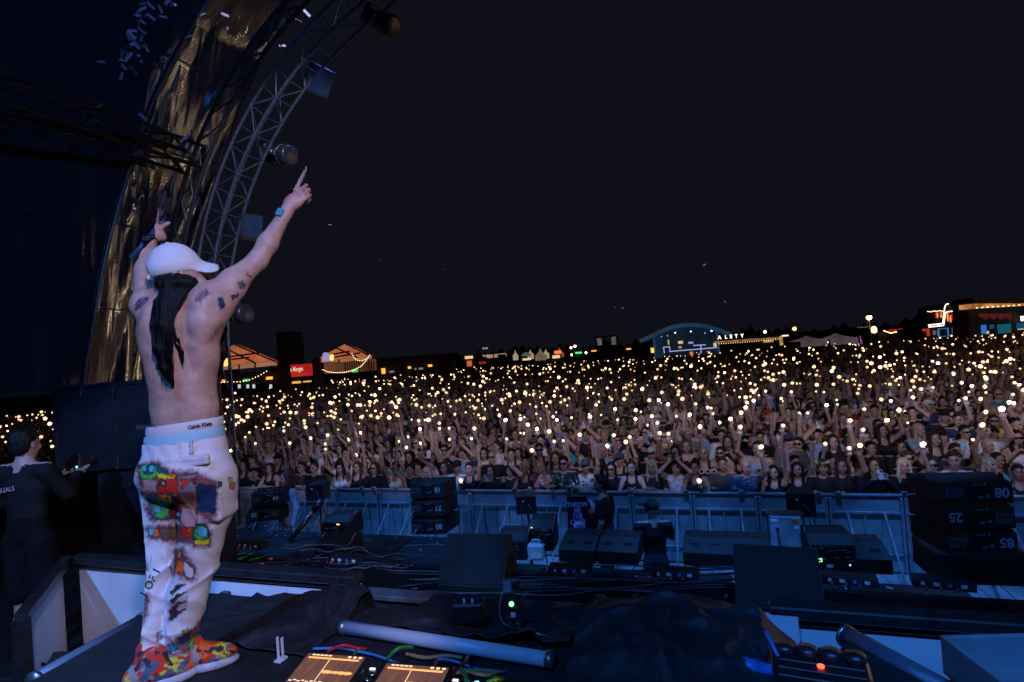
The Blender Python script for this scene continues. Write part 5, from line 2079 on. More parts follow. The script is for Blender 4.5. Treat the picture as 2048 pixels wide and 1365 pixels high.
# labelled stage boxes among the cables
for k, (px, py) in enumerate(((690, 1128), (1140, 1150), (1350, 1158), (1700, 1172), (1890, 1180), (500, 1098))):
    p = PZ(px, py, STAGE_Z)
    t = empty('stage_box', (p.x, p.y + 0.05, STAGE_Z + 0.004), radians(rc.uniform(-8, 8)))
    tag(t, 'low black multicore box with white labels %s' % ['by the gear case', 'below the angled speakers', 'below the guard in the cap', 'below the amplifier with green lamps', 'below the big numbered stack',
                                                             'near the green cables'][k], 'stage box', 'multicore boxes on the stage edge')
    MB().box((0, 0, 0.035), (0.42, 0.14, 0.07), bev=0.006).build('body', black_metal, t)
    for q in range(4):
        o_ = MB().box((-0.14 + q * 0.09, -0.0715, 0.04), (0.04 if q % 2 else 0.025, 0.003, 0.028)).build('label', tape_w if q != 2 else mat('blue_label', (0.05, 0.2, 0.6), 0.5), t)
    for q in range(3):
        MB().tube([(-0.12 + q * 0.1, -0.07, 0.03), (-0.13 + q * 0.1, -0.13, 0.02)], 0.011, 8).build('connector', cap_m if q else mat('red_boot', (0.6, 0.05, 0.03), 0.4), t)
cable('thin green cable zigzagging near the performer, upper', [PZ(463, 1112, STAGE_Z + .01), PZ(492, 1107, STAGE_Z + .01), PZ(494, 1113, STAGE_Z + .01), PZ(470, 1119, STAGE_Z + .01), PZ(484, 1119, STAGE_Z + .01)], 0.006, cab['green'])
cable('thin green cable zigzagging near the performer, lower', [PZ(536, 1109, STAGE_Z + .01), PZ(520, 1116, STAGE_Z + .01), PZ(498, 1121, STAGE_Z + .01), PZ(520, 1127, STAGE_Z + .01)], 0.006, cab['green'])
for k, (px, py, what) in enumerate(((460, 1112, 'upper green cable'), (538, 1118, 'middle of the green cables'), (521, 1128, 'lower green cable'))):
    p = PZ(px, py, STAGE_Z + 0.02)
    o = MB().tube([p, p + Vector((0.05, 0.0, 0.0))], 0.014, 8).build('cable_connector', mat('orange_boot', (0.85, 0.08, 0.02), 0.4))
    tag(o, 'orange red connector at the end of the %s' % what, 'connector')
# confetti lying about
paper = mat('confetti_paper', (0.20, 0.21, 0.24), 0.7, vary=0.2)
CF = MB().box((0, 0, 0), (0.055, 0.018, 0.0015)).mesh('confetti', paper)
# ================================================================== THE PERFORMER (back view, arms up), built in the camera's level frame
_f0 = Vector((-sin(PSI), cos(PSI), 0.0))
PBASE = PZ(335, 1350, TABLE_Z)


def L(px, py, D):
    p = PD(px, py, D) - PBASE
    return np.array((p.dot(_r0), p.dot(_f0), p.z))


def to_px(V):
    """Photo pixels of performer-frame points (used to cut artwork and ink out of flat drawings)."""
    Wp = np.outer(V[:, 0], np.array(_r0)) + np.outer(V[:, 1], np.array(_f0)) + np.outer(V[:, 2], (0, 0, 1)) + np.array(PBASE) - np.array(CAM)
    d = Wp @ np.array(_f)
    return 1024 + FPX * (Wp @ np.array(_R)) / d, 682.5 - FPX * (Wp @ np.array(_U)) / d


perf = empty('person', PBASE, PSI)
tag(perf, 'bare-backed performer in white patched trousers and white cap, both arms raised', 'person')
PX_M = 2.4 / FPX
FDIR = np.array((0.86, 0.51, 0.0))                         # where the head looks
LAT = np.array((FDIR[1], -FDIR[0], 0.0))
UPD = np.array((-0.20 * FDIR[0], -0.20 * FDIR[1], 0.98))
UPD /= np.linalg.norm(UPD)
FW = np.cross(UPD, LAT)
FW = FW if FW @ FDIR > 0 else -FW
HROT = np.stack([LAT, FW, UPD], 1)

lo = L(225, 1365, 2.25) - np.array((0.0, 0.12, 0.06))
hi = np.array((L(640, 330, 2.8)[0] + 0.03, 0.62, L(600, 325, 2.75)[2] + 0.03))
F = Field(lo, hi, 0.0068)
# trunk
F.ell(L(371, 905, 2.42), (0.160, 0.115, 0.13), 0.05)
F.ell(L(369, 815, 2.42), (0.139, 0.098, 0.15), 0.07)
F.ell(L(363, 735, 2.42), (0.146, 0.108, 0.15), 0.06)
F.ell(L(355, 660, 2.42), (0.162, 0.112, 0.13), 0.06)
F.cone(L(300, 612, 2.42), L(416, 605, 2.42), 0.058, 0.060, 0.05)
# shoulder blades, spine furrow, back muscles
F.ell(L(306, 650, 2.352), (0.048, 0.040, 0.080), 0.022)
F.ell(L(402, 645, 2.348), (0.055, 0.044, 0.082), 0.022)
F.cone(L(392, 690, 2.345), L(425, 640, 2.37), 0.022, 0.03, 0.02)
F.cone(L(320, 692, 2.348), L(296, 648, 2.375), 0.018, 0.022, 0.02)
F.cone(L(400, 610, 2.355), L(432, 600, 2.40), 0.030, 0.035, 0.02)
F.ell(L(308, 690, 2.40), (0.042, 0.06, 0.08), 0.04)
F.ell(L(412, 700, 2.40), (0.045, 0.065, 0.09), 0.04)
F.cone(L(338, 760, 2.372), L(342, 835, 2.372), 0.030, 0.032, 0.045)
F.cone(L(388, 760, 2.372), L(392, 835, 2.372), 0.030, 0.032, 0.045)
sp = [L(345, 610, 2.285), L(352, 680, 2.275), L(361, 760, 2.29), L(366, 850, 2.30)]
for i in range(3):
    F.cone(sp[i], sp[i + 1], 0.017, 0.016, 0.028, op='sub')
# neck, trapezius
F.cone(L(345, 615, 2.42), L(354, 560, 2.42), 0.058, 0.055, 0.04)
F.cone(L(348, 590, 2.41), L(300, 605, 2.42), 0.042, 0.045, 0.04)
F.cone(L(348, 590, 2.41), L(405, 600, 2.41), 0.042, 0.045, 0.04)
# head
HC = L(356, 545, 2.42)
F.ell(HC, (0.076, 0.096, 0.108), 0.02, rot=HROT)
F.ell(HC + FW * 0.022 - UPD * 0.06, (0.058, 0.066, 0.062), 0.03, rot=HROT)
F.cone(HC + FW * 0.092 + UPD * 0.0, HC + FW * 0.118 - UPD * 0.035, 0.010, 0.015, 0.012)
F.ell(HC + FW * 0.085 - UPD * 0.075, (0.022, 0.012, 0.012), 0.01, rot=HROT)
F.ell(HC + FW * 0.068 - UPD * 0.105, (0.026, 0.02, 0.018), 0.02, rot=HROT)
for s in (-1, 1):
    F.ell(HC + LAT * s * 0.034 + FW * 0.095 + UPD * 0.0, (0.018, 0.015, 0.011), 0.01, op='sub', rot=HROT)
    F.ell(HC + LAT * s * 0.034 + FW * 0.078, (0.012, 0.011, 0.011), 0.003, zone=1, rot=HROT)
    ec = HC + LAT * s * 0.078 - FW * 0.006 - UPD * 0.012
    F.ell(ec, (0.011, 0.021, 0.033), 0.008, rot=HROT)
    F.ell(ec + LAT * s * 0.008 + FW * 0.004, (0.006, 0.010, 0.018), 0.006, op='sub', rot=HROT)
# right arm
shR, elR, wrR = L(417, 607, 2.42), L(515, 522, 2.56), L(572, 426, 2.65)
F.ell(shR + np.array((0.0, 0.0, 0.01)), (0.075, 0.07, 0.07), 0.04)
F.cone(shR, shR + (elR - shR) * 0.5, 0.060, 0.054, 0.045)
F.cone(shR + (elR - shR) * 0.5, elR, 0.054, 0.041, 0.03)
F.cone(L(432, 628, 2.42), L(470, 585, 2.47), 0.042, 0.03, 0.05)
F.cone(elR, elR + (wrR - elR) * 0.35, 0.042, 0.0435, 0.02)
F.cone(elR + (wrR - elR) * 0.35, wrR, 0.0435, 0.027, 0.02)
F.cone(L(418, 650, 2.42), L(430, 622, 2.42), 0.05, 0.045, 0.05)
# left arm
shL, elL, wrL = L(293, 612, 2.42), L(289, 542, 2.60), L(301, 478, 2.75)
F.ell(shL, (0.056, 0.058, 0.06), 0.03)
F.cone(shL, elL, 0.050, 0.041, 0.03)
F.cone(elL, elL + (wrL - elL) * 0.35, 0.043, 0.042, 0.02)
F.cone(elL + (wrL - elL) * 0.35, wrL, 0.042, 0.027, 0.02)


def finger(pts, r0=0.0100, r1=0.0078):
    n_ = len(pts)
    for i in range(n_ - 1):
        ra = r0 + (r1 - r0) * i / (n_ - 1)
        rb = r0 + (r1 - r0) * (i + 1) / (n_ - 1)
        F.cone(pts[i], pts[i + 1], ra, rb, 0.004)
        F.ell(pts[i], (ra * 1.08,) * 3, 0.003)


# right hand: index pointing, three fingers folded forward, thumb folded in
pR = L(589, 402, 2.665)
hdR = L(598, 384, 2.68) - wrR
hdR /= np.linalg.norm(hdR)
sdR = L(612, 396, 2.67) - L(590, 380, 2.68)
sdR /= np.linalg.norm(sdR)
nmR = np.cross(sdR, hdR)
F.ell(pR, (0.043, 0.019, 0.054), 0.02, rot=np.stack([sdR, nmR, hdR], 1))
F.cone(wrR, pR, 0.026, 0.024, 0.02)
finger([L(591, 381, 2.67), L(601, 361, 2.69), L(606, 351, 2.70), L(610, 342, 2.71)], 0.0105, 0.008)
finger([L(601, 382, 2.675), L(612, 371, 2.72), L(614, 380, 2.745), L(606, 390, 2.735)])
finger([L(608, 389, 2.675), L(618, 380, 2.71), L(619, 390, 2.735), L(610, 399, 2.725)])
finger([L(611, 398, 2.67), L(619, 391, 2.70), L(619, 400, 2.715), L(612, 406, 2.71)], 0.009, 0.0072)
finger([L(581, 412, 2.68), L(588, 400, 2.715), L(597, 393, 2.73), L(604, 390, 2.745)], 0.0125, 0.0095)
# left hand: index up, thumb out, the rest closed round the microphone
pL = L(306, 459, 2.755)
hdL = L(309, 441, 2.755) - wrL
hdL /= np.linalg.norm(hdL)
sdL = L(313, 443, 2.76) - L(295, 450, 2.75)
sdL /= np.linalg.norm(sdL)
nmL = np.cross(sdL, hdL)
F.ell(pL, (0.042, 0.019, 0.050), 0.02, rot=np.stack([sdL, nmL, hdL], 1))
F.cone(wrL, pL, 0.026, 0.024, 0.02)
finger([L(312, 444, 2.76), L(314, 432, 2.77), L(314.5, 425, 2.775), L(314, 417, 2.78)], 0.0105, 0.008)
finger([L(305, 444, 2.755), L(303, 437, 2.79), L(305, 443, 2.825), L(308, 450, 2.82)])
finger([L(299, 448, 2.75), L(296, 442, 2.785), L(299, 449, 2.815), L(303, 456, 2.81)])
finger([L(295, 455, 2.745), L(292, 451, 2.775), L(295, 457, 2.80), L(299, 462, 2.80)], 0.009, 0.0072)
finger([L(311, 466, 2.76), L(322, 456, 2.765), L(331, 450, 2.77), L(338, 446, 2.775)], 0.013, 0.009)
# legs inside the trousers
for (h_, k_, a_) in ((L(335, 950, 2.44), L(321, 1105, 2.435), L(297, 1300, 2.375)), (L(412, 950, 2.41), L(398, 1092, 2.42), L(362, 1295, 2.41))):
    F.cone(h_, k_, 0.060, 0.042, 0.02)
    F.cone(k_, a_, 0.042, 0.032, 0.02)
V, Q, Z = F.surface()
u, v = to_px(V)
skin = np.array((0.50, 0.315, 0.255))
Cc = np.tile(skin, (len(V), 1))
rn = np.random.default_rng(2)
Cc *= (1 + 0.05 * np.sin(V[:, [0]] * 31 + V[:, [2]] * 17))
# redder hands, elbow
hand = ((v < 425) & (u > 540)) | ((v < 480) & (u < 345))
Cc[hand] = Cc[hand] * np.array((1.0, 0.86, 0.86))
Cc[Z == 1] = (0.02, 0.012, 0.01)


def in_poly(u, v, poly):
    c = np.zeros(len(u), bool)
    n_ = len(poly)
    for i in range(n_):
        x1, y1 = poly[i]
        x2, y2 = poly[(i + 1) % n_]
        if y1 == y2:
            continue
        k = ((y1 > v) != (y2 > v)) & (u < (x2 - x1) * (v - y1) / (y2 - y1) + x1)
        c ^= k
    return c


def poly_dist(u, v, poly):
    d = np.full(len(u), 1e9)
    n_ = len(poly)
    for i in range(n_):
        x1, y1 = poly[i]
        x2, y2 = poly[(i + 1) % n_]
        ll = (x2 - x1) ** 2 + (y2 - y1) ** 2
        t = np.clip(((u - x1) * (x2 - x1) + (v - y1) * (y2 - y1)) / max(ll, 1e-9), 0, 1)
        d = np.minimum(d, np.hypot(u - x1 - t * (x2 - x1), v - y1 - t * (y2 - y1)))
    return d


# ink on the skin
ink = np.array((0.012, 0.040, 0.085))
tats = [[(434, 597), (446, 593), (448, 608), (452, 610), (449, 617), (440, 621), (437, 608)],
        [(461, 592), (468, 588), (470, 591), (476, 585), (478, 594), (470, 598), (465, 603)],
        [(475, 566), (484, 561), (493, 570), (489, 578), (480, 579)],
        [(493, 547), (505, 553), (503, 557), (494, 551)],
        [(391, 596), (398, 586), (408, 582), (412, 575), (418, 586), (417, 592), (408, 596), (404, 602), (402, 611), (397, 604), (391, 606)],
        [(268, 622), (270, 608), (279, 597), (292, 593), (300, 596), (293, 606), (284, 614), (274, 621)],
        [(343, 622), (351, 616), (350, 626), (346, 636)], [(343, 642), (350, 640), (347, 649)],
        [(311, 732), (315, 731), (319, 734), (318, 739), (313, 740), (310, 737)]]
for k, pl_ in enumerate(tats):
    i_ = in_poly(u, v, pl_)
    pat = 0.85 + 0.15 * np.sign(np.sin(u[i_] * 1.1) * np.sin(v[i_] * 0.9))
    if k in (0, 1, 3, 8):
        pat[:] = 1.0
    col = ink if k != 4 else ink
    Cc[i_] = Cc[i_] * (1 - pat[:, None]) + (col if k != 4 else np.where((np.sin(u[i_] * .9) > 0)[:, None], ink, np.array((0.25, 0.10, 0.08)))) * pat[:, None]
perf_skin = attr_mat('performer_skin', rough=0.46, nscale=22, vary=0.20, bumps=0.30, bscale=130, sub=0.05, spec=0.4)
link('body', mesh_np('body', V, Q, perf_skin, colors=Cc), perf)

# ---- trousers
lo = L(245, 1320, 2.2) - np.array((0, 0.02, 0.0))
hi = L(500, 858, 2.6) + np.array((0.02, 0.06, 0.0))
lo[1], hi[1] = -0.25, 0.32
lo[2] = min(lo[2], 0.02)
F = Field(lo, hi, 0.0052)
F.ell(L(371, 888, 2.42), (0.166, 0.122, 0.10), 0.03)
F.ell(L(372, 940, 2.41), (0.190, 0.150, 0.12), 0.05)
F.ell(L(395, 955, 2.37), (0.12, 0.11, 0.10), 0.05)
F.ell(L(340, 955, 2.38), (0.11, 0.10, 0.10), 0.05)
F.chain([L(335, 960, 2.44), L(326, 1040, 2.45), L(321, 1105, 2.43), L(308, 1180, 2.41), L(300, 1250, 2.38), L(297, 1296, 2.37)], [0.108, 0.084, 0.064, 0.060, 0.061, 0.062], 0.014)
F.chain([L(415, 960, 2.41), L(410, 1030, 2.42), L(398, 1090, 2.42), L(378, 1180, 2.42), L(364, 1250, 2.41), L(361, 1290, 2.41)], [0.118, 0.104, 0.088, 0.080, 0.070, 0.068], 0.014)
F.rbox(L(436, 1000, 2.40), (0.05, 0.085, 0.075), 0.02, 0.02)                      # cargo pocket on the side
F.rbox(L(366, 926, 2.285), (0.105, 0.012, 0.020), 0.005, 0.006, rot=np.stack([(0.995, 0, 0.09), (0, 1, 0), (-0.09, 0, 0.995)], 1))   # pocket flap
F.rbox(L(383, 892, 2.292), (0.006, 0.010, 0.030), 0.003, 0.004)                   # belt loops
F.rbox(L(306, 897, 2.33), (0.006, 0.010, 0.028), 0.003, 0.004)


def wrinkle(P):
    z = P[:, 2]
    x = P[:, 0]
    y = P[:, 1]
    low = np.clip((0.62 - z) / 0.5, 0, 1)
    def fold(t, sharp=3.0):
        return (1 - np.abs(np.sin(t))) ** sharp - 0.22
    ank = np.clip((0.26 - z) / 0.2, 0, 1)
    a = -0.021 * ank * fold(z * 44 + 2.2 * np.sin(x * 11 + 1) + 1.6 * np.sin(y * 13), 1.6)
    b = -0.013 * low * fold(z * 15 + x * 9 + 1.4 * np.sin(x * 8 + z * 5) + 0.8 * np.sin(y * 9), 3)
    c = -0.012 * fold(z * 19 - x * 13 + 1.3 * np.sin(y * 8 + z * 4), 3) * np.exp(-((z - 0.46) / 0.13) ** 2)
    e = -0.009 * fold(x * 16 + z * 6 + 1.2 * np.sin(z * 7), 4) * np.clip((0.85 - z) / 0.3, 0.1, 1)
    d = 0.0012 * np.sin(x * 90 + 3 * np.sin(z * 26))
    return a + b + c + d + e


F.displace(wrinkle)
F.rbox(L(371, 874, 2.42) + np.array((0, 0, 0.105)), (0.4, 0.4, 0.105), 0.0, 0.0, op='sub', rot=np.stack([(0.995, 0, 0.10), (0, 1, 0), (-0.10, 0, 0.995)], 1))   # open waist
V, Q, Z = F.surface()
u, v = to_px(V)


def zp(*pts):
    """Points drawn on the enlarged view of the trousers -> photo pixels."""
    return [(220 + x / 2.503, 820 + y / 2.503) for x, y in pts]


white = np.array((0.66, 0.65, 0.66))
Cc = np.tile(white, (len(V), 1))
Cc *= (1 - 0.10 * np.clip(np.sin(V[:, [0]] * 23 + V[:, [2]] * 31) * np.sin(V[:, [2]] * 13), 0, 1))
# scorched openings and what shows in them; abstract patches in the photo's colours
holes = [zp((138, 285), (235, 268), (300, 318), (430, 318), (530, 372), (528, 512), (505, 545), (440, 520), (345, 420), (235, 412), (165, 415), (150, 350)),
         zp((190, 425), (260, 420), (345, 425), (440, 470), (430, 560), (385, 600), (345, 545), (215, 548), (190, 500)),
         zp((188, 595), (240, 590), (345, 585), (410, 580), (470, 570), (500, 625), (495, 678), (425, 675), (370, 660), (260, 645), (200, 635)),
         zp((330, 705), (360, 700), (375, 745), (420, 790), (418, 850), (370, 835), (325, 815)),
         zp((118, 1040), (150, 1000), (185, 930), (180, 1020), (135, 1090)),
         zp((150, 800), (175, 780), (168, 850), (140, 930)),
         zp((290, 1180), (380, 1130), (450, 1075), (440, 1130), (395, 1195), (300, 1215)),
         zp((595, 335), (625, 345), (620, 395), (600, 390))]
mixd = np.full(len(u), 1e9)
inside = np.zeros(len(u), bool)
for h_ in holes[:7]:
    d = poly_dist(u, v, h_)
    i_ = in_poly(u, v, h_)
    mixd = np.minimum(mixd, np.where(i_, 0, d))
    inside |= i_
jit = np.array([6.0 * mnoise.noise(Vector((a * 0.14, b * 0.14, 0.0))) + 3.0 * mnoise.noise(Vector((a * 0.4, b * 0.4, 3.0))) for a, b in zip(u, v)])
scorch = np.clip(1.05 - np.maximum(mixd + jit, 0) / 11.0, 0, 1) ** 1.3
Cc = Cc * (1 - scorch[:, None]) + np.array((0.16, 0.035, 0.045)) * scorch[:, None]
Cc[inside] = (0.20, 0.075, 0.085)
wu = np.array([mnoise.noise(Vector((a * 0.11, b * 0.11, 7.0))) for a, b in zip(u, v)])
wv_ = np.array([mnoise.noise(Vector((a * 0.11, b * 0.11, 19.0))) for a, b in zip(u, v)])
u = u + 2.6 * wu
v = v + 2.6 * wv_


def paint(poly, col):
    pp = zp(*poly)
    i_ = in_poly(u, v, pp)
    Cc[i_] = col
    e_ = poly_dist(u, v, pp) < 0.9
    Cc[e_] = Cc[e_] * 0.25 + np.array((0.006, 0.004, 0.008))


def disc(cx, cy, rx, ry, col, rot=0.0):
    a, b = 220 + cx / 2.503, 820 + cy / 2.503
    du, dv = u - a, v - b
    uu, vv = du * cos(rot) + dv * sin(rot), -du * sin(rot) + dv * cos(rot)
    q_ = np.sqrt((uu / (rx / 2.503)) ** 2 + (vv / (ry / 2.503)) ** 2)
    Cc[q_ < 1] = col
    e_ = np.abs(q_ - 1) * min(rx, ry) / 2.503 < 0.8
    Cc[e_] = Cc[e_] * 0.25 + np.array((0.006, 0.004, 0.008))


red, dkred, orange, yellow = (0.62, 0.03, 0.02), (0.16, 0.012, 0.02), (0.95, 0.16, 0.01), (0.75, 0.72, 0.02)
green, dgreen, cyan, navy, teal = (0.07, 0.50, 0.05), (0.01, 0.10, 0.09), (0.08, 0.46, 0.60), (0.008, 0.03, 0.09), (0.02, 0.14, 0.22)
paint([(140, 285), (235, 270), (300, 320), (150, 345)], dgreen)
disc(190, 310, 46, 40, green)
disc(195, 300, 30, 24, dgreen)
disc(208, 296, 16, 20, cyan)
disc(172, 292, 10, 18, cyan)
paint([(132, 305), (150, 290), (150, 318)], orange)
paint([(235, 318), (330, 326), (326, 345), (240, 345)], yellow)
paint([(262, 322), (332, 322), (326, 338)], orange)
paint([(160, 345), (235, 352), (232, 412), (165, 412)], (0.42, 0.28, 0.25))
paint([(250, 345), (345, 345), (345, 418), (240, 412)], red)
disc(268, 368, 20, 20, (0.05, 0.05, 0.06))
disc(268, 368, 10, 10, (0.45, 0.35, 0.2))
paint([(335, 330), (440, 322), (430, 420), (345, 418)], (0.20, 0.19, 0.21))
paint([(350, 345), (410, 350), (360, 400)], red)
paint([(400, 345), (442, 330), (420, 378)], dkred)
paint([(432, 372), (528, 380), (528, 515), (440, 508)], navy)
paint([(190, 425), (300, 425), (300, 545), (215, 548)], teal)
disc(258, 490, 42, 54, green)
disc(238, 498, 15, 22, cyan)
disc(268, 480, 14, 24, cyan)
paint([(235, 422), (318, 426), (305, 448), (255, 442)], orange)
paint([(290, 430), (318, 428), (300, 490)], yellow)
paint([(305, 432), (350, 430), (352, 545), (300, 545)], dkred)
paint([(340, 440), (362, 470), (345, 480)], orange)
disc(395, 530, 42, 66, (0.55, 0.33, 0.33))
paint([(355, 480), (385, 462), (430, 480), (436, 530), (420, 500), (370, 490)], (0.30, 0.12, 0.06))
disc(340, 525, 12, 12, cyan)
paint([(190, 592), (240, 592), (225, 635), (195, 630)], cyan)
paint([(222, 598), (244, 600), (240, 636), (218, 634)], orange)
paint([(245, 595), (300, 592), (345, 600), (330, 640), (262, 645)], (0.12, 0.10, 0.06))
paint([(300, 600), (345, 590), (335, 640), (310, 642)], (0.24, 0.13, 0.03))
paint([(355, 590), (420, 585), (410, 640), (360, 640)], red)
paint([(385, 590), (412, 590), (400, 622)], orange)
disc(455, 620, 44, 48, dgreen)
disc(455, 618, 36, 38, green)
disc(462, 612, 26, 26, cyan)
paint([(424, 655), (496, 650), (496, 678), (428, 674)], yellow)
paint([(335, 745), (375, 770), (365, 815), (328, 812)], orange)
paint([(340, 708), (356, 712), (356, 742), (342, 742)], orange)
paint([(375, 760), (418, 800), (416, 846), (378, 830), (362, 790)], (0.60, 0.60, 0.60))
paint([(326, 706), (338, 700), (335, 745), (326, 740)], teal)
# claw strokes with scorching
for k in range(4):
    y0 = 870 + k * 42
    paint([(300, y0 + 45), (330, y0 + 12), (385, y0), (345, y0 + 28), (312, y0 + 60)], (0.03, 0.02, 0.03))
i_ = in_poly(u, v, zp((278, 1050), (300, 960), (392, 930), (386, 990), (330, 1040), (290, 1075)))
Cc[i_] = Cc[i_] * 0.55 + np.array((0.07, 0.02, 0.03))
paint([(132, 1058), (176, 1030), (172, 1044), (138, 1074)], red)
paint([(120, 1035), (136, 1032), (145, 1062), (132, 1064)], yellow)
paint([(165, 785), (178, 780), (168, 830), (160, 835)], yellow)
paint([(300, 1000), (335, 985), (330, 1040), (296, 1060)], (0.05, 0.02, 0.03))
paint([(150, 960), (172, 940), (168, 1000), (150, 1010)], orange)
paint([(232, 1120), (262, 1105), (258, 1150), (236, 1160)], (0.30, 0.30, 0.34))
paint([(290, 1185), (340, 1165), (335, 1205), (300, 1212)], teal)
paint([(340, 1150), (400, 1110), (395, 1150), (350, 1180)], navy)
paint([(395, 1165), (425, 1130), (420, 1170), (400, 1195)], green)
paint([(360, 1110), (392, 1090), (385, 1120)], (0.3, 0.28, 0.03))
paint([(592, 340), (612, 338), (610, 362), (592, 362)], (0.45, 0.60, 0.10))
paint([(600, 368), (622, 365), (618, 400), (602, 396)], (0.60, 0.16, 0.04))
paint([(540, 360), (560, 360), (560, 386), (540, 386)], (0.02, 0.05, 0.06))
# seams and pocket lines
for (x0, y0, x1, y1) in ((215, 165, 215, 240), (405, 150, 405, 215), (350, 170, 355, 240), (240, 295, 420, 325), (500, 250, 245, 265), (210, 690, 185, 1060)):
    a, b = zp((x0, y0), (x1, y1))
    ll = (b[0] - a[0]) ** 2 + (b[1] - a[1]) ** 2
    t = np.clip(((u - a[0]) * (b[0] - a[0]) + (v - a[1]) * (b[1] - a[1])) / ll, 0, 1)
    d = np.hypot(u - a[0] - t * (b[0] - a[0]), v - a[1] - t * (b[1] - a[1]))
    Cc[d < 0.9] *= 0.72
trm = attr_mat('trouser_canvas', rough=0.75, nscale=120, vary=0.06, bumps=0.25, bscale=300, spec=0.3)
tro_me = mesh_np('trousers', V, Q, trm, colors=Cc)
tro = link('trousers', tro_me, perf)
bvh = BVHTree.FromPolygons([tuple(p) for p in V], [tuple(int(i) for i in q) for q in Q])
camL = Vector(((CAM - PBASE).dot(_r0), (CAM - PBASE).dot(_f0), CAM.z - PBASE.z))


def wrap_text(s, size, px, py, D, ang, bv, name, m_, parent, xs=1.0):
    """Printed lettering laid onto the cloth."""
    c = Vector(L(px, py, D))
    vv, ff = text_geo(s, size, bold=0.0012, xs=xs)
    P = []
    for (x, y, z) in vv:
        q = c + Vector((x * cos(ang) - y * sin(ang), 0, x * sin(ang) + y * cos(ang)))
        d = (q - camL).normalized()
        hit = bv.ray_cast(camL, d)
        P.append((hit[0] - d * 0.0025) if hit[0] is not None else q)
    me = mesh_np(name, P, ff, m_, smooth=False)
    return link(name, me, parent)


inkm = mat('print_ink', (0.04, 0.045, 0.06), 0.7)
wrap_text('1 OF 1', 0.046, 301, 1166, 2.33, radians(58), bvh, 'lettering', inkm, tro)

# ---- shorts waistband above the trousers
def ring_band(name, y0, y1, rx, ry, mt, n_=64, out=0.004):
    vs, fs = [], []
    rows = 5
    for r_ in range(rows + 1):
        yy = y0 + (y1 - y0) * r_ / rows
        c = L(370.5, yy, 2.42)
        k = 1 + (0.012 if r_ in (0, rows) else 0.03)
        for i in range(n_):
            a = 2 * pi * i / n_
            vs.append((c[0] + rx * k * cos(a), c[1] + ry * k * sin(a), c[2] + 0.010 * cos(a)))
    for r_ in range(rows):
        for i in range(n_):
            fs.append((r_ * n_ + i, r_ * n_ + (i + 1) % n_, (r_ + 1) * n_ + (i + 1) % n_, (r_ + 1) * n_ + i))
    o = link(name, mesh_np(name, vs, fs, mt), perf)
    return o, vs, fs


sh1, v1, f1 = ring_band('waistband', 863, 843, 0.150, 0.112, mat('waistband_white', (0.68, 0.69, 0.70), 0.8, vary=0.05, bumps=0.3, bscale=300))
sh2, v2, f2 = ring_band('shorts', 890, 862, 0.156, 0.118, mat('shorts_pale_blue', (0.33, 0.58, 0.70), 0.8, vary=0.08))
bv1 = BVHTree.FromPolygons(v1, f1)
wrap_text('Calvin Klein', 0.0215, 400, 852, 2.30, radians(6), bv1, 'lettering', inkm, sh1, 0.95)
wrap_text('Calvin Klein', 0.0215, 296, 853, 2.36, radians(2), bv1, 'lettering', inkm, sh1, 0.95)

# ---- cap
CC = L(349.5, 536, 2.42)
lo, hi = CC - 0.24, CC + 0.26
F = Field(lo, hi, 0.006)
F.ell(CC, (0.092, 0.103, 0.106), 0.0, rot=HROT)
F.ell(CC - FW * 0.004, (0.094, 0.104, 0.055), 0.02, rot=HROT)
F.rbox(CC - UPD * 0.165, (0.3, 0.3, 0.132), 0.0, 0.004, op='sub', rot=HROT)
F.ell(CC - FW * 0.105 - UPD * 0.012, (0.042, 0.05, 0.034), 0.006, op='sub', rot=HROT)
F.rbox(CC - FW * 0.104 - UPD * 0.030, (0.05, 0.006, 0.010), 0.003, 0.004, rot=HROT)
bc = CC + FW * 0.112 - UPD * 0.014
for a_, o_ in ((0.62, 0.040), (0.0, 0.0), (-0.62, -0.040)):
    la_ = LAT * cos(a_) - UPD * sin(a_)
    un_ = UPD * cos(a_) + LAT * sin(a_)
    fw_ = FW * 0.96 - UPD * 0.28
    fw_ = fw_ - la_ * (fw_ @ la_)
    fw_ /= np.linalg.norm(fw_)
    un_ = np.cross(la_, fw_)
    F.ell(bc + LAT * o_ - UPD * abs(o_) * 0.42, (0.040, 0.050, 0.008), 0.022, rot=np.stack([la_, fw_, un_], 1))
V, Q, Z = F.surface()
capw = mat('cap_white_cotton', (0.66, 0.68, 0.70), 0.8, vary=0.05, bumps=0.2, bscale=400)
cap_o = link('cap', mesh_np('cap', V, Q, capw), perf)
btn = MB().lathe([(0.011, 0), (0.009, 0.006), (0, 0.008)], n=12).build('button', capw, cap_o)
btn.location = Vector(CC + UPD * 0.103)
bvc = BVHTree.FromPolygons([tuple(p) for p in V], [tuple(int(i) for i in q) for q in Q])
wrap_text('JESSA', 0.020, 357, 546, 2.33, radians(26), bvc, 'embroidery', mat('white_embroidery', (0.45, 0.48, 0.52), 0.8), cap_o)
# panel stitching on the crown
for a_ in (-0.9, 0.0, 0.9, 1.9):
    pts = []
    for k in range(9):
        e_ = 0.25 + k * (pi / 2 - 0.27) / 8
        dirv = (LAT * -sin(a_ + 1.2) - FW * cos(a_ + 1.2)) * cos(e_) + UPD * sin(e_)
        q = Vector(CC + dirv * 0.3)
        h_ = bvc.ray_cast(q, Vector(-dirv))
        if h_[0] is not None:
            pts.append(h_[0])
    if len(pts) > 2:
        MB().tube(pts, 0.0022, 4).build('stitching', mat('cap_stitch', (0.30, 0.32, 0.36), 0.8), cap_o)

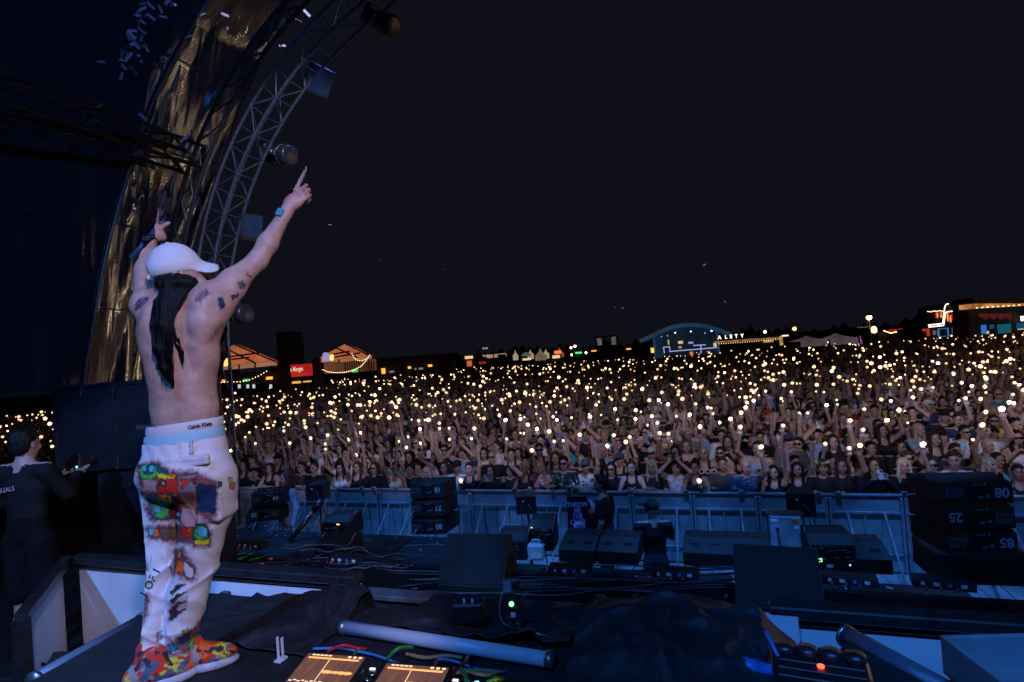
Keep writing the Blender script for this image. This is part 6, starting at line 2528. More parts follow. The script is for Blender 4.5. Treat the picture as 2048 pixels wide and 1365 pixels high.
# ---- hair
F = Field(L(280, 780, 2.3) - np.array((0.02, 0.16, 0.02)), L(470, 540, 2.62) + np.array((0.02, 0.06, 0.04)), 0.006)
F.ell(L(352, 568, 2.37), (0.078, 0.070, 0.045), 0.02)
F.chain([L(345, 578, 2.345), L(331, 612, 2.30), L(326, 650, 2.275), L(325, 700, 2.275), L(334, 738, 2.28), L(345, 766, 2.285)], [0.044, 0.029, 0.023, 0.022, 0.020, 0.009], 0.015)
F.chain([L(320, 605, 2.31), L(310, 650, 2.285), L(312, 700, 2.28), L(322, 742, 2.285)], [0.024, 0.015, 0.010, 0.004], 0.015)
F.chain([L(380, 568, 2.38), L(362, 590, 2.335), L(345, 622, 2.29), L(340, 660, 2.275), L(345, 720, 2.28)], [0.030, 0.020, 0.014, 0.011, 0.004], 0.012)
F.chain([L(340, 640, 2.28), L(354, 680, 2.27), L(364, 705, 2.275), L(366, 728, 2.28)], [0.010, 0.006, 0.005, 0.004], 0.006)
F.chain([L(395, 570, 2.46), L(398, 600, 2.47), L(405, 640, 2.53)], [0.035, 0.03, 0.02], 0.02)
F.chain([L(430, 620, 2.56), L(439, 660, 2.56), L(442, 705, 2.56), L(440, 740, 2.56)], [0.030, 0.030, 0.026, 0.010], 0.02)
F.ell(HC + FW * 0.055 - UPD * 0.095, (0.062, 0.05, 0.040), 0.02, rot=HROT)            # beard


def strands(P):
    return 0.0022 * np.sin(P[:, 0] * 230 + 5 * np.sin(P[:, 2] * 5)) + 0.0015 * np.sin(P[:, 0] * 460 + 4 * np.sin(P[:, 2] * 8) + P[:, 1] * 40)


F.displace(strands)
V, Q, Z = F.surface()
m, nt, b = new_mat('black_hair')
n = noise_node(nt, 40, 4, 0.6, 'Object', (6, 6, 0.4))
r = ramp(nt, n.outputs['Fac'], [(0.3, (0.002, 0.0019, 0.0028)), (0.7, (0.006, 0.005, 0.008))])
nt.links.new(r.outputs[0], b.inputs['Base Color'])
b.inputs['Roughness'].default_value = 0.42
b.inputs['Specular IOR Level'].default_value = 0.2
bp = bump(nt, n.outputs['Fac'], 0.7, 0.008)
nt.links.new(bp.outputs[0], b.inputs['Normal'])
hair_o = link('hair', mesh_np('hair', V, Q, m), perf)
# loose strands
g_ = MB()
rh = random.Random(5)
for k in range(110):
    x0 = rh.uniform(316, 366)
    x1 = 312 + (x0 - 316) * 0.55 + rh.uniform(-5, 5)
    x2 = 334 + (x0 - 340) * 0.25 + rh.uniform(-8, 8)
    y2 = rh.uniform(700, 775)
    g_.tube([Vector(L(x0, 588, 2.33)), Vector(L(x1, 645, 2.266)), Vector(L((x1 + x2) / 2, 695, 2.258)), Vector(L(x2, y2, 2.268))], [0.0022, 0.002, 0.0016, 0.0008], 4)
o = g_.build('loose_strands', m, hair_o)
o['kind'] = 'stuff'

# ---- watch and wristband
dR = wrR - elR
dR /= np.linalg.norm(dR)
wc_ = Vector(L(566, 434, 2.645))
q = Vector(dR).to_track_quat('Z', 'Y').to_matrix().to_4x4()
wo_ = empty('wrist_watch', wc_)
wo_.parent = perf
MB().lathe([(0.031, -0.012), (0.0335, -0.010), (0.0335, 0.010), (0.031, 0.012)], n=20).build('band', mat('watch_band', (0.03, 0.05, 0.07), 0.5), wo_).matrix_local = q
vd = (camL - wc_).normalized()
side_ = (vd + Vector((-0.55, 0, 0.15))).normalized()
side_ = (side_ - Vector(dR) * side_.dot(Vector(dR))).normalized()
fr_ = Matrix((Vector(dR).cross(side_), Vector(dR), side_)).transposed().to_4x4()
o = MB().box((0, 0, 0.035), (0.036, 0.042, 0.012), bev=0.006).build('case', mat('watch_case', (0.35, 0.37, 0.40), 0.3, metal=0.7), wo_)
o.matrix_local = fr_
o = MB().box((0, 0, 0.0418), (0.030, 0.036, 0.002), bev=0.0009).build('dial', mat('watch_dial', (0.06, 0.30, 0.42), 0.2), wo_)
o.matrix_local = fr_
dL = wrL - elL
dL /= np.linalg.norm(dL)
wb_ = empty('wrist_band', Vector(L(301, 482, 2.74)))
wb_.parent = perf
MB().lathe([(0.030, -0.011), (0.033, -0.009), (0.033, 0.009), (0.030, 0.011)], n=20).build('band', mat('wrist_band_black', (0.012, 0.013, 0.016), 0.4), wb_).matrix_local = Vector(dL).to_track_quat('Z', 'Y').to_matrix().to_4x4()
o = MB().box((0, -0.034, 0.002), (0.034, 0.010, 0.020), bev=0.003).build('case', mat('band_case', (0.03, 0.035, 0.045), 0.2), wb_)

# ---- microphone in the raised hand
ma, mb_ = PD(264, 518, 2.76), PD(330, 443, 2.80)
t = empty('microphone', ma)
tag(t, 'dark blue handheld microphone gripped in the raised hand', 'microphone')
d = mb_ - ma
mic_m = mat('microphone_body', (0.03, 0.09, 0.16), 0.35, metal=0.4)
MB().tube([d * 0.0, d * 0.02, d * 0.25, d * 0.78], [0.012, 0.0155, 0.0155, 0.019], 14).build('body', mic_m, t)
MB().tube([d * 0.26, d * 0.29], 0.017, 14).build('ring', black_metal, t)
MB().tube([d * 0.78, d * 0.82, d * 0.92, d * 1.0], [0.021, 0.027, 0.027, 0.012], 14).build('grille', mat('mic_grille', (0.10, 0.14, 0.18), 0.4, metal=0.8, bumps=0.8, bscale=500), t)
# small dark clip at the pointing finger
o = MB().box((0, 0, 0), (0.022, 0.014, 0.03), bev=0.004).build('finger_light', black_metal)
o.location = PD(611, 339, 2.72)
tag(o, 'small dark gadget on the tip of the pointing finger', 'gadget')

# ---- shoes
shoe_up = shirt_pattern('bright_trainer', (0.62, 0.035, 0.012), [((0.05, 0.12, 0.20), 16, 0.53), ((0.60, 0.62, 0.02), 14, 0.57), ((0.30, 0.28, 0.30), 22, 0.56), ((0.85, 0.12, 0.01), 12, 0.60), ((0.02, 0.02, 0.03), 26, 0.60)])
sole_m = mat('trainer_sole', (0.45, 0.47, 0.52), 0.6, vary=0.25, scale=18)


def shoe(heel, toe, ank):
    heel, toe = [np.array(((p - PBASE).dot(_r0), (p - PBASE).dot(_f0), 0.0)) for p in (heel, toe)]
    dv = toe - heel
    ln = np.linalg.norm(dv)
    dv /= ln
    sd = np.array((-dv[1], dv[0], 0))
    R3 = np.stack([dv, sd, (0, 0, 1)], 1)
    c = (heel + toe) / 2
    o = []
    F = Field(np.minimum(heel, toe) - np.array((0.1, 0.1, 0.02)), np.maximum(heel, toe) + np.array((0.1, 0.1, 0.2)), 0.006)
    for t_, r_, h_ in ((0.15, 0.042, 0.05), (0.4, 0.043, 0.055), (0.65, 0.050, 0.045), (0.86, 0.046, 0.032)):
        F.ell(heel + dv * ln * t_ + np.array((0, 0, 0.035 + h_ * 0.5)), (0.075, r_, h_), 0.03, rot=R3)
    F.cone(heel + dv * ln * 0.22 + np.array((0, 0, 0.08)), np.array(ank), 0.05, 0.046, 0.03)
    F.ell(heel + dv * ln * 0.42 + np.array((0, 0, 0.12)), (0.05, 0.030, 0.035), 0.02, rot=R3)
    F.rbox(c + np.array((0, 0, -0.05)), (0.3, 0.3, 0.072), 0, 0, op='sub')
    V, Q, Z = F.surface()
    up = link('shoe', mesh_np('shoe', V, Q, shoe_up), perf)
    F = Field(np.minimum(heel, toe) - np.array((0.1, 0.1, 0.02)), np.maximum(heel, toe) + np.array((0.1, 0.1, 0.1)), 0.006)
    for t_, r_ in ((0.12, 0.045), (0.4, 0.046), (0.65, 0.054), (0.85, 0.050)):
        F.ell(heel + dv * ln * t_ + np.array((0, 0, 0.018)), (0.085, r_, 0.024), 0.03, rot=R3)
    F.rbox(c + np.array((0, 0, -0.05)), (0.3, 0.3, 0.052), 0, 0, op='sub')
    V, Q, Z = F.surface()
    link('sole', mesh_np('sole', V, Q, sole_m), up)
    # laces / straps
    g_ = MB()
    for k in range(3):
        b0 = heel + dv * ln * (0.48 + 0.11 * k)
        g_.tube([Vector(b0 + sd * 0.045 + np.array((0, 0, 0.065))), Vector(b0 + np.array((0, 0, 0.125 - 0.022 * k))), Vector(b0 - sd * 0.045 + np.array((0, 0, 0.065)))], 0.006, 6)
    g_.build('strap', mat('trainer_yellow', (0.62, 0.66, 0.03), 0.5), up)['kind'] = 'stuff'


shoe(PZ(328, 1352, TABLE_Z), PZ(456, 1326, TABLE_Z), L(361, 1292, 2.41))
shoe(PZ(276, 1384, TABLE_Z), PZ(372, 1352, TABLE_Z), L(297, 1300, 2.365))

# ================================================================== CREW
def crew(V, Q, Z, loc, rz, label, h=1.75, topcol=K, topmat=None, hair=None, haircol=DK, tilt=0.0):
    me = mesh_np('person_body', V, Q, PERSON_MATS, fmat(Q, Z))
    o = link('person', me, None, loc, (tilt, 0, rz))
    s_ = h / 1.75
    o.scale = (s_,) * 3
    o.color = (*topcol, 1)
    if topmat:
        o.material_slots[TOP].link = 'OBJECT'
        o.material_slots[TOP].material = topmat
    tag(o, label, 'person')
    if hair:
        hh = link('baseball_cap' if hair == 'cap' else 'hair', HAIR_ME[hair], o)
        hh.color = (*haircol, 1)
    return o


# camera operator in the dark corner
ARM['op_l'] = ((0.24, 0.12, 1.20), (0.10, 0.36, 1.30), (-0.3, 0.8, 0.35))
ARM['op_r'] = ((0.26, 0.08, 1.17), (0.13, 0.36, 1.26), (-0.3, 0.8, 0.45))
V, Q, Z, H = build_person(0.011, 'op_l', 'op_r', False, sleeve='long', shorts=True)
ol = PZ(72, 1300, STAGE_Z)
oper = crew(V, Q, Z, (ol.x, ol.y, STAGE_Z), radians(14), 'person in black sweatshirt and shorts holding a camera in the dark corner', 1.80, (0.010, 0.010, 0.013), None, 'short', DK)
oper.material_slots[PANTS].link = 'OBJECT'
oper.material_slots[PANTS].material = mat('black_shorts_cloth', (0.008, 0.008, 0.010), 0.9, vary=0.4, scale=14, spec=0.1)
g_ = MB()
Mx = Matrix.Translation((-0.06, -0.128, 1.30)) @ Matrix.Rotation(pi / 2, 4, 'X') @ Matrix.Rotation(0.12, 4, 'Z')
add_text(g_, 'VISUALS', 0.05, Mx, 0, 0.001)
g_.build('lettering', sten, oper)
cm_ = empty('film_camera', (0, 0, 0))
cm_.matrix_world = Matrix.Translation((ol.x, ol.y, STAGE_Z)) @ Matrix.Rotation(radians(14), 4, 'Z') @ Matrix.Translation((0.0, 0.50, 1.42))
tag(cm_, 'black film camera on a rig held by the operator', 'camera')
MB().box((0, 0, 0), (0.15, 0.12, 0.11), bev=0.012).build('body', black_paint, cm_)
MB().lathe([(0.038, 0), (0.04, 0.05), (0.045, 0.12), (0.04, 0.125)], (0, 0.06, 0), 16, rot=(-pi / 2, 0, 0)).build('lens', black_metal, cm_)
MB().tube([(0, -0.02, -0.05), (0, -0.02, -0.30)], 0.016, 10).build('grip', black_metal, cm_)
MB().box((0, -0.02, 0.075), (0.10, 0.02, 0.03), bev=0.005).build('handle', black_metal, cm_)
MB().lathe([(0.01, 0), (0.01, 0.005), (0, 0.006)], (0.05, -0.063, -0.02), 8, rot=(pi / 2, 0, 0)).build('lamp', led_cyan, cm_)

# guard with cap and headset, back to us
V, Q, Z, H = build_person(0.0115, 'cross', 'cross', False)
gp = PZ(1303, 1003, 1.66)
gp = PD(1303, 1003, 7.4)
guard = crew(V, Q, Z, (gp.x, gp.y, 0.0), radians(12), 'person in black t-shirt, cap and headset standing in the pit', gp.z, (0.010, 0.010, 0.013), None, 'cap', (0.012, 0.012, 0.015))
for ch in guard.children:
    ch.rotation_euler = (0, 0, radians(60))
    ch.location = (0, 0, 0)
MB().lathe([(0.03, 0), (0.034, 0.01), (0.034, 0.025), (0.02, 0.03)], (-0.075, 0.0, 1.625), 14, rot=(0, -pi / 2, 0)).build('headset', black_metal, guard)
# steward holding the poster, seen from the side
V, Q, Z, H = build_person(0.0115, 'down', 'down', False)
sp_ = PD(1203, 952, 8.35)
stew = crew(V, Q, Z, (sp_.x, sp_.y, 0.0), radians(82), 'person in black t-shirt handing over the cake poster at the barrier', sp_.z, (0.010, 0.010, 0.013), None, 'short', DK)
# young person in denim in the pit
V, Q, Z, H = build_person(0.0115, 'down', 'down', True, sleeve='long')
Z = np.where((Z == SKIN) & (V[:, 2] < 1.43) & (np.abs(V[:, 0]) > 0.055), TOP, Z)
dp = PD(573, 943, 10.2)
den = crew(V, Q, Z, (dp.x, dp.y, 0.0), pi - radians(28), 'person in open pale blue denim jacket with a pass on a lanyard', dp.z, (0.16, 0.33, 0.5), denim, 'bob', (0.10, 0.06, 0.035))
den.material_slots[PANTS].link = 'OBJECT'
den.material_slots[PANTS].material = denim
MB().box((0.0, 0.135, 1.27), (0.10, 0.02, 0.30), bev=0.008).build('inner_top', mat('maroon_top', (0.05, 0.012, 0.02), 0.8), den)
MB().box((0.02, 0.155, 1.13), (0.085, 0.008, 0.11), bev=0.002).build('pass_card', tape_w, den)
MB().tube([(-0.05, 0.10, 1.44), (0.0, 0.155, 1.25), (0.02, 0.16, 1.18)], 0.005, 5).build('lanyard', tape_w, den)
MB().tube([(0.05, 0.10, 1.44), (0.03, 0.155, 1.25), (0.02, 0.16, 1.18)], 0.005, 5).build('lanyard', tape_w, den)

# ---- the poster: THROW ME THE CAKE!
pc = PY(1158, 1030, sp_.y - 0.10)
t = empty('poster', pc, 0, (radians(0), radians(2), radians(17)))
tag(t, 'tall black poster reading THROW ME THE CAKE! held over the barrier', 'poster')
s_ = (pc - CAM).dot(_f) / FPX
pw, ph = 46 * s_, 74 * s_
pink = mat('poster_pink', (0.85, 0.38, 0.75), 0.6)
MB().box((0, 0, 0), (pw, 0.012, ph), bev=0.001).build('sheet', mat('poster_black', (0.010, 0.008, 0.012), 0.4), t)
for k, wd in enumerate(('THROW', 'ME', 'THE', 'CAKE!')):
    g_ = MB()
    face_text(g_, wd, ph * 0.185, -pw * 0.06, ph * (0.27 - 0.155 * k), -0.009, False, 0, 0.003, 0.80)
    g_.build('lettering', pink, t)
g_ = MB()
for k in range(3):
    g_.lathe([(pw * 0.24, 0), (pw * 0.26, 0.006), (pw * 0.22, 0.012)], (0.0, -0.008, -ph * (0.34 + 0.045 * k)), 16, rot=(pi / 2, 0, 0), mi=k)
g_.build('cake_drawing', [pink, mat('poster_cream', (0.55, 0.45, 0.4), 0.6), mat('poster_blue', (0.2, 0.35, 0.5), 0.6)], t)
# second sheet: a plain red and black portrait-shaped print under a pale folded corner
t2 = empty('poster', pc + Vector((0.20, 0.06, -0.04)), 0, (0, radians(4), radians(17)))
tag(t2, 'black sheet with a red blot beside the lettered poster', 'poster')
MB().box((0, 0, 0), (pw * 0.55, 0.010, ph * 0.85), bev=0.001).build('sheet', mat('poster_black', (0.01, 0.008, 0.012), 0.4), t2)
MB().lathe([(0.085, 0), (0.085, 0.004)], (0.0, -0.008, 0.05), 18, rot=(pi / 2, 0, 0)).build('red_blot', mat('poster_red', (0.55, 0.05, 0.035), 0.6), t2)
g_ = MB()
g_.add([(-0.10, -0.012, 0.30), (0.10, -0.012, 0.13), (-0.02, -0.012, 0.12)], [(0, 1, 2)])
g_.add([(-0.10, -0.010, 0.30), (0.10, -0.010, 0.13), (-0.02, -0.010, 0.12)], [(0, 2, 1)])
g_.build('folded_corner', tape_w, t2)
# ================================================================== TRUSS LAMPS
lens_m = mat('lamp_lens', (0.02, 0.05, 0.09), 0.08, spec=0.9)
shellm = mat('lamp_shell', (0.022, 0.024, 0.030), 0.3, vary=0.3, scale=16, spec=0.6)


def moving_head(px, py, tilt, lab, Y=6.35):
    p = PY(px, py, Y)
    t = empty('moving_light', p, 0, (0, tilt, radians(-12)))
    tag(t, lab, 'stage lamp', 'moving lights on the arch truss')
    MB().box((-0.20, 0, 0), (0.10, 0.28, 0.26), bev=0.02).build('base', shellm, t)
    for s in (-1, 1):
        MB().box((-0.02, s * 0.165, 0), (0.30, 0.035, 0.10), bev=0.012).build('yoke_arm', shellm, t)
        MB().lathe([(0.035, 0), (0.035, 0.02), (0, 0.022)], (0.06, s * 0.185, 0), 12, rot=(-s * pi / 2, 0, 0)).build('pivot', cap_m, t)
    MB().lathe([(0.06, -0.16), (0.115, -0.13), (0.135, -0.02), (0.14, 0.10), (0.135, 0.16), (0.115, 0.17)], (0.06, 0, 0), 22, rot=(0, pi / 2, 0)).build('head', shellm, t)
    MB().lathe([(0.0, 0.145), (0.06, 0.160), (0.112, 0.150)], (0.06, 0, 0), 22, rot=(0, pi / 2, 0)).build('lens', lens_m, t)
    MB().lathe([(0.139, -0.005), (0.146, 0.0), (0.146, 0.015), (0.139, 0.02)], (0.08, 0, 0), 22, rot=(0, pi / 2, 0)).build('trim_ring', cap_m, t)
    MB().box((-0.27, 0, 0), (0.05, 0.06, 0.12), bev=0.006).build('clamp', cap_m, t)
    return t


moving_head(764, 44, radians(38), 'round moving light at the top of the arch truss')
moving_head(560, 310, radians(16), 'round moving light above the pointing hand')
moving_head(474, 629, radians(4), 'round moving light behind the performer under the raised arm')


def strobe(px, py, tilt, lab):
    p = PY(px, py, 6.3)
    t = empty('strobe_light', p, 0, (0, tilt, radians(-15)))
    tag(t, lab, 'stage lamp', 'strobe lights on the arch truss')
    MB().box((-0.05, 0, 0), (0.16, 0.30, 0.34), bev=0.015).build('housing', shellm, t)
    MB().box((0.05, 0, 0), (0.05, 0.31, 0.36), bev=0.01).build('front_frame', shellm, t)
    MB().box((0.078, 0, 0), (0.012, 0.26, 0.30), bev=0.003).build('lens', lens_m, t)
    for z in (-0.15, 0.15):
        MB().box((-0.02, 0.165, z), (0.12, 0.02, 0.03), bev=0.004).build('bracket', cap_m, t)
    for k in range(4):
        MB().box((-0.135, 0, -0.12 + 0.08 * k), (0.012, 0.26, 0.012)).build('fin', black_metal, t)
    return t


strobe(640, 163, radians(42), 'square strobe light high on the arch truss')
strobe(500, 455, radians(8), 'square strobe light beside the raised arm')

# ================================================================== THE FAR SIDE OF THE FIELD
def at_px(px, py, D):
    return PD(px, py, D)


def far_box(mb, px0, py0, px1, py1, D, thick=0.4, org=Vector((0, 0, 0)), mi=0, dz=0.0):
    """Upright box whose front covers this patch at distance D, turned to the level camera frame."""
    cx, cy = (px0 + px1) / 2, (py0 + py1) / 2
    p = at_px(cx, cy, D)
    s_ = D / FPX
    mb.box(p - org + Vector(_f0) * (thick / 2 + dz), ((px1 - px0) * s_, thick, (py1 - py0) * s_), rot=(0, 0, PSI), mi=mi)


def one(name, px0, py0, px1, py1, D, m_, parent=None, thick=0.4, dz=0.0):
    mb = MB()
    org = Vector(parent.location) if parent else Vector((0, 0, 0))
    far_box(mb, px0, py0, px1, py1, D, thick, org, 0, dz)
    return mb.build(name, m_, parent)


def glow(name, color, strength):  # lamps and signs; also puts light into flags, posts and a roof edge
    return emit(name, color, strength, 'NONE')


def poly_slab(name, pts, D, m_, parent, thick=0.3, dz=0.0):
    """Sheet of a given outline with thickness, standing at distance D."""
    org = Vector(parent.location)
    a = [at_px(x, y, D) - org + Vector(_f0) * dz for x, y in pts]
    b = [q + Vector(_f0) * thick for q in a]
    n_ = len(a)
    mb = MB()
    mb.add(a + b, [tuple(range(n_)), tuple(range(n_, 2 * n_))[::-1]] + [(i, n_ + i, n_ + (i + 1) % n_, (i + 1) % n_) for i in range(n_)])
    return mb.build(name, m_, parent)


def bars(name, segs, D, r, m_, parent, dz=-0.15):
    org = Vector(parent.location)
    for (x0, y0, x1, y1) in segs:
        MB().tube([at_px(x0, y0, D) - org + Vector(_f0) * dz, at_px(x1, y1, D) - org + Vector(_f0) * dz], r, 5).build(name, m_, parent)


def bulb_string(label, pts, D, n_, r, color=(1.0, 0.62, 0.3), strength=3.0, mname='festoon_bulb'):
    P = [at_px(x, y, D) for x, y in pts]
    t = empty('string_lights', P[0])
    tag(t, label, 'string lights')
    bm_ = glow(mname, color, strength)
    v, f = ico(r, 1)
    me = mesh_np('bulb', v, f, bm_)
    cum = [0]
    for i in range(len(P) - 1):
        cum.append(cum[-1] + (P[i + 1] - P[i]).length)
    line = []
    for k in range(n_):
        d = cum[-1] * k / (n_ - 1)
        i = max(j for j in range(len(cum)) if cum[j] <= d + 1e-6)
        i = min(i, len(P) - 2)
        q = P[i].lerp(P[i + 1], (d - cum[i]) / max(1e-6, cum[i + 1] - cum[i])) - P[0]
        line.append(q + Vector((0, 0, r)))
        link('bulb', me, t, q)
    MB().tube(line, r * 0.15, 4).build('wire', cab['black'], t)
    return t


dark_wood = mat('dark_boards', (0.05, 0.028, 0.018), 0.85, vary=0.5, scale=2)
far_dark = mat('far_dark_wall', (0.02, 0.018, 0.02), 0.9, vary=0.4, scale=0.6)


def baked_light(name, c0, c1, scale=0.5, strength=1.0):
    """Emission colour that stands in for lamplight on or through cloth, boards and steel."""
    if name in MATS:
        return MATS[name]
    m = bpy.data.materials.new(name)
    m.use_nodes = True
    nt = m.node_tree
    nt.nodes.clear()
    o = nt.nodes.new('ShaderNodeOutputMaterial')
    e = nt.nodes.new('ShaderNodeEmission')
    n = noise_node(nt, scale, 3)
    r = ramp(nt, n.outputs['Fac'], [(0.35, c0), (0.65, c1)])
    nt.links.new(r.outputs[0], e.inputs['Color'])
    e.inputs['Strength'].default_value = strength
    nt.links.new(e.outputs[0], o.inputs[0])
    m.cycles.emission_sampling = 'NONE'
    MATS[name] = m
    return m


orange_cloth = baked_light('orange_lit_canvas', (0.24, 0.055, 0.018), (0.50, 0.14, 0.05), 0.45)  # light from inside is put into the canvas glow
pale_orange = baked_light('pale_lit_valance', (0.20, 0.085, 0.045), (0.33, 0.16, 0.09), 0.6)
brown_wall = baked_light('warm_lit_boards', (0.07, 0.02, 0.012), (0.13, 0.045, 0.022), 0.9)  # lamplight on the boards is put into their own glow
cream_cloth = baked_light('cream_lit_canvas', (0.28, 0.20, 0.12), (0.55, 0.42, 0.28), 0.4)

TD = 47.0
# marquee nearer the performer
t = empty('marquee', at_px(490, 760, TD))
t.location.z = 0
tag(t, 'orange lit marquee roof just beside the performer', 'tent')
poly_slab('roof', [(420, 716), (452, 697), (470, 689), (492, 697), (554, 723), (512, 726), (480, 729), (437, 733)], TD, orange_cloth, t)
poly_slab('valance', [(420, 735), (480, 729.5), (512, 726.5), (554, 723.5), (554, 731), (512, 735), (480, 738), (420, 742)], TD, pale_orange, t, 0.2, -0.1)
bars('roof_rib', [(452, 697, 512, 726), (470, 689, 554, 724), (445, 716, 520, 706), (440, 722, 500, 715), (480, 729, 480, 738), (512, 726, 512, 735)], TD, 0.07, dark_wood, t)
o = one('wall', 420, 744, 600, 770, TD, dark_wood, t, 0.3)
for k in range(22):
    one('slat', 424 + k * 8, 744.5, 427 + k * 8, 768, TD, dark_wood, t, 0.08, -0.12)
poly_slab('lantern', [(451, 721), (454, 717), (459, 717), (461, 721), (461, 730), (457, 733), (451, 731)], TD, glow('lantern_yellow', (1.0, 0.55, 0.12), 1.6), t, 0.3, -0.6)
bulb_string('festoon bulbs rising along the wall of the nearer marquee', [(436, 766), (452, 764.5), (480, 764), (500, 760), (518, 752), (533, 743)], TD - 1.0, 17, 0.045)
for (a, b_, c, d_, nm, m_) in ((486, 758.5, 496, 763.5, 'green exit sign on the wall of the nearer marquee', glow('sign_green', (0.03, 0.75, 0.15), 0.9)),
                               (532, 754, 544, 759.5, 'amber lit sign at the end of the nearer marquee', glow('sign_amber', (1.0, 0.38, 0.03), 1.6)),
                               (444, 760, 450, 765, 'small amber sign low on the nearer marquee', glow('sign_amber', (1.0, 0.38, 0.03), 1.6))):
    q = at_px((a + c) / 2, (b_ + d_) / 2, TD - 0.6)
    s = empty('lit_sign', q)
    tag(s, nm, 'sign')
    one('panel', a, b_, c, d_, TD - 0.6, m_, s, 0.15)
    one('frame', a - 0.8, d_ + 0.2, c + 0.8, d_ + 1.2, TD - 0.6, far_dark, s, 0.2)
for k, x in enumerate((478, 495, 507, 541)):
    q = empty('bar_window', at_px(x, 774, TD - 0.4))
    tag(q, 'small white lit bar window, %s from the performer' % ORD[k + 1], 'window', 'white bar windows under the marquee')
    one('pane', x - 2.2, 769.5, x + 2.2, 777, TD - 0.4, glow('bar_white', (0.7, 0.75, 0.8), 0.8), q, 0.1)
# dark slatted tower
t = empty('slatted_tower', at_px(574, 760, TD))
t.location.z = 0
tag(t, 'tall dark slatted tower between the two marquees', 'tower')
one('core', 556, 664, 592, 790, TD, far_dark, t, 2.0)
for k in range(20):
    one('slat', 554, 664 + k * 5.5, 577, 667 + k * 5.5, TD, dark_wood, t, 0.12, -0.16)
# red board
t = empty('bar_sign', at_px(602, 742, TD - 1.0))
tag(t, 'red lit board with cream old-style lettering beside the dark tower', 'sign')
one('board', 581.5, 729, 623, 753, TD - 1.0, baked_light('red_lit_board', (0.34, 0.010, 0.010), (0.52, 0.022, 0.018), 0.6), t, 0.25)
g_ = MB()
s_ = (TD - 1.2) / FPX
M = Matrix.Translation(at_px(593.5, 739, TD - 1.3) - t.location) @ Matrix.Rotation(PSI, 4, 'Z') @ Matrix.Rotation(pi / 2, 4, 'X') @ Matrix.Rotation(radians(1.5), 4, 'Z')
add_text(g_, 'n Morgan', 12.5 * s_, M, 0, 0.012, 0.52)
g_.build('lettering', glow('cream_letters', (1.0, 0.78, 0.5), 0.8), t)
one('counter_light', 584, 763, 601, 767.5, TD - 1.0, glow('counter_amber', (1.0, 0.5, 0.08), 0.9), t, 0.1)
one('counter_light', 606, 762, 622, 765, TD - 1.0, glow('counter_amber', (1.0, 0.5, 0.08), 0.9), t, 0.1)
# farther marquee
t = empty('marquee', at_px(690, 740, TD))
t.location.z = 0
tag(t, 'peaked orange lit marquee with lanterns and festoon bulbs', 'tent')
poly_slab('roof', [(634, 716), (660, 703), (675, 695), (690, 687), (715, 698), (739, 711), (735, 713), (690, 718), (642, 723)], TD, orange_cloth, t)
poly_slab('valance', [(640, 723.5), (690, 718.5), (735, 713.5), (743, 711), (743, 718), (690, 724), (646, 726)], TD, pale_orange, t, 0.2, -0.1)
bars('roof_rib', [(673, 696, 715, 715), (690, 687, 739, 711), (690, 687, 636, 716), (650, 712, 700, 703), (662, 716, 722, 706), (679, 719, 679, 725)], TD, 0.07, dark_wood, t)
one('wall', 648, 726, 686, 747, TD, brown_wall, t, 0.3)
one('wall', 687, 721, 750, 744, TD, brown_wall, t, 0.3, 0.2)
for k in range(13):
    one('slat', 688 + k * 4.8, 721.5, 690 + k * 4.8, 743, TD, dark_wood, t, 0.06, 0.12)
poly_slab('lantern', [(650, 708), (655, 705), (661, 708), (662, 722), (650, 723)], TD, glow('lantern_lilac', (0.42, 0.42, 0.85), 0.7), t, 0.3, -0.6)
poly_slab('lantern', [(664, 711), (667, 709), (670, 711), (670, 720), (667, 722), (664, 720)], TD, glow('lantern_yellow', (1.0, 0.55, 0.12), 1.6), t, 0.3, -0.6)
one('post', 632, 716, 644, 775, TD, far_dark, t, 0.5, -0.4)
bulb_string('festoon bulbs hanging low across the farther marquee', [(646, 740), (655, 744), (672, 746), (690, 745), (707, 741), (722, 733), (732, 722), (739, 711)], TD - 1.0, 30, 0.045)
bulb_string('short festoon string from the ridge of the farther marquee', [(704, 708), (708, 716), (715, 721), (724, 722), (732, 719)], TD - 1.1, 9, 0.045)
q = empty('lit_sign', at_px(709, 741, TD - 0.8))
tag(q, 'green exit sign under the farther marquee', 'sign')
one('panel', 704, 738.5, 714.5, 745, TD - 0.8, glow('sign_green', (0.03, 0.75, 0.15), 0.9), q, 0.15)
one('frame', 703, 745.2, 715.5, 746.2, TD - 0.8, far_dark, q, 0.2)
q = empty('bar_hut', at_px(800, 745, 60))
q.location.z = 0
tag(q, 'low dark bar hut with small amber signs behind the crowd', 'hut')
one('wall', 752, 712, 905, 760, 62, far_dark, q, 2.0)
for (a, b_, c, d_) in ((763, 737, 770, 748), (814, 733.5, 821.5, 738), (856, 729.5, 864, 734)):
    one('amber_sign', a, b_, c, d_, 61.5, glow('sign_amber', (1.0, 0.38, 0.03), 1.6), q, 0.15)
for (a, b_, c, d_) in ((779, 742, 788, 746), (829, 736, 846, 740)):
    one('bar_opening', a, b_, c, d_, 61.6, glow('bar_dim', (0.6, 0.45, 0.4), 0.35), q, 0.1)
grey_cone = mat('closed_parasol', (0.16, 0.15, 0.15), 0.9)
for k, (x, y) in enumerate(((790, 726), (797, 727), (813, 724), (834, 722), (848, 722), (872, 719), (908, 716))):
    p = at_px(x, y, 60)
    o = MB().lathe([(0.05, 2.2), (0.16, 0.9), (0.20, 0.4), (0.05, 0.0), (0.04, -2.5)], p - Vector((0, 0, 2.2)), 10).build('closed_parasol', grey_cone)
    tag(o, 'closed grey parasol before the bar hut, %s along the row' % ORD[k + 1], 'parasol', 'closed parasols')

CD = 92.0
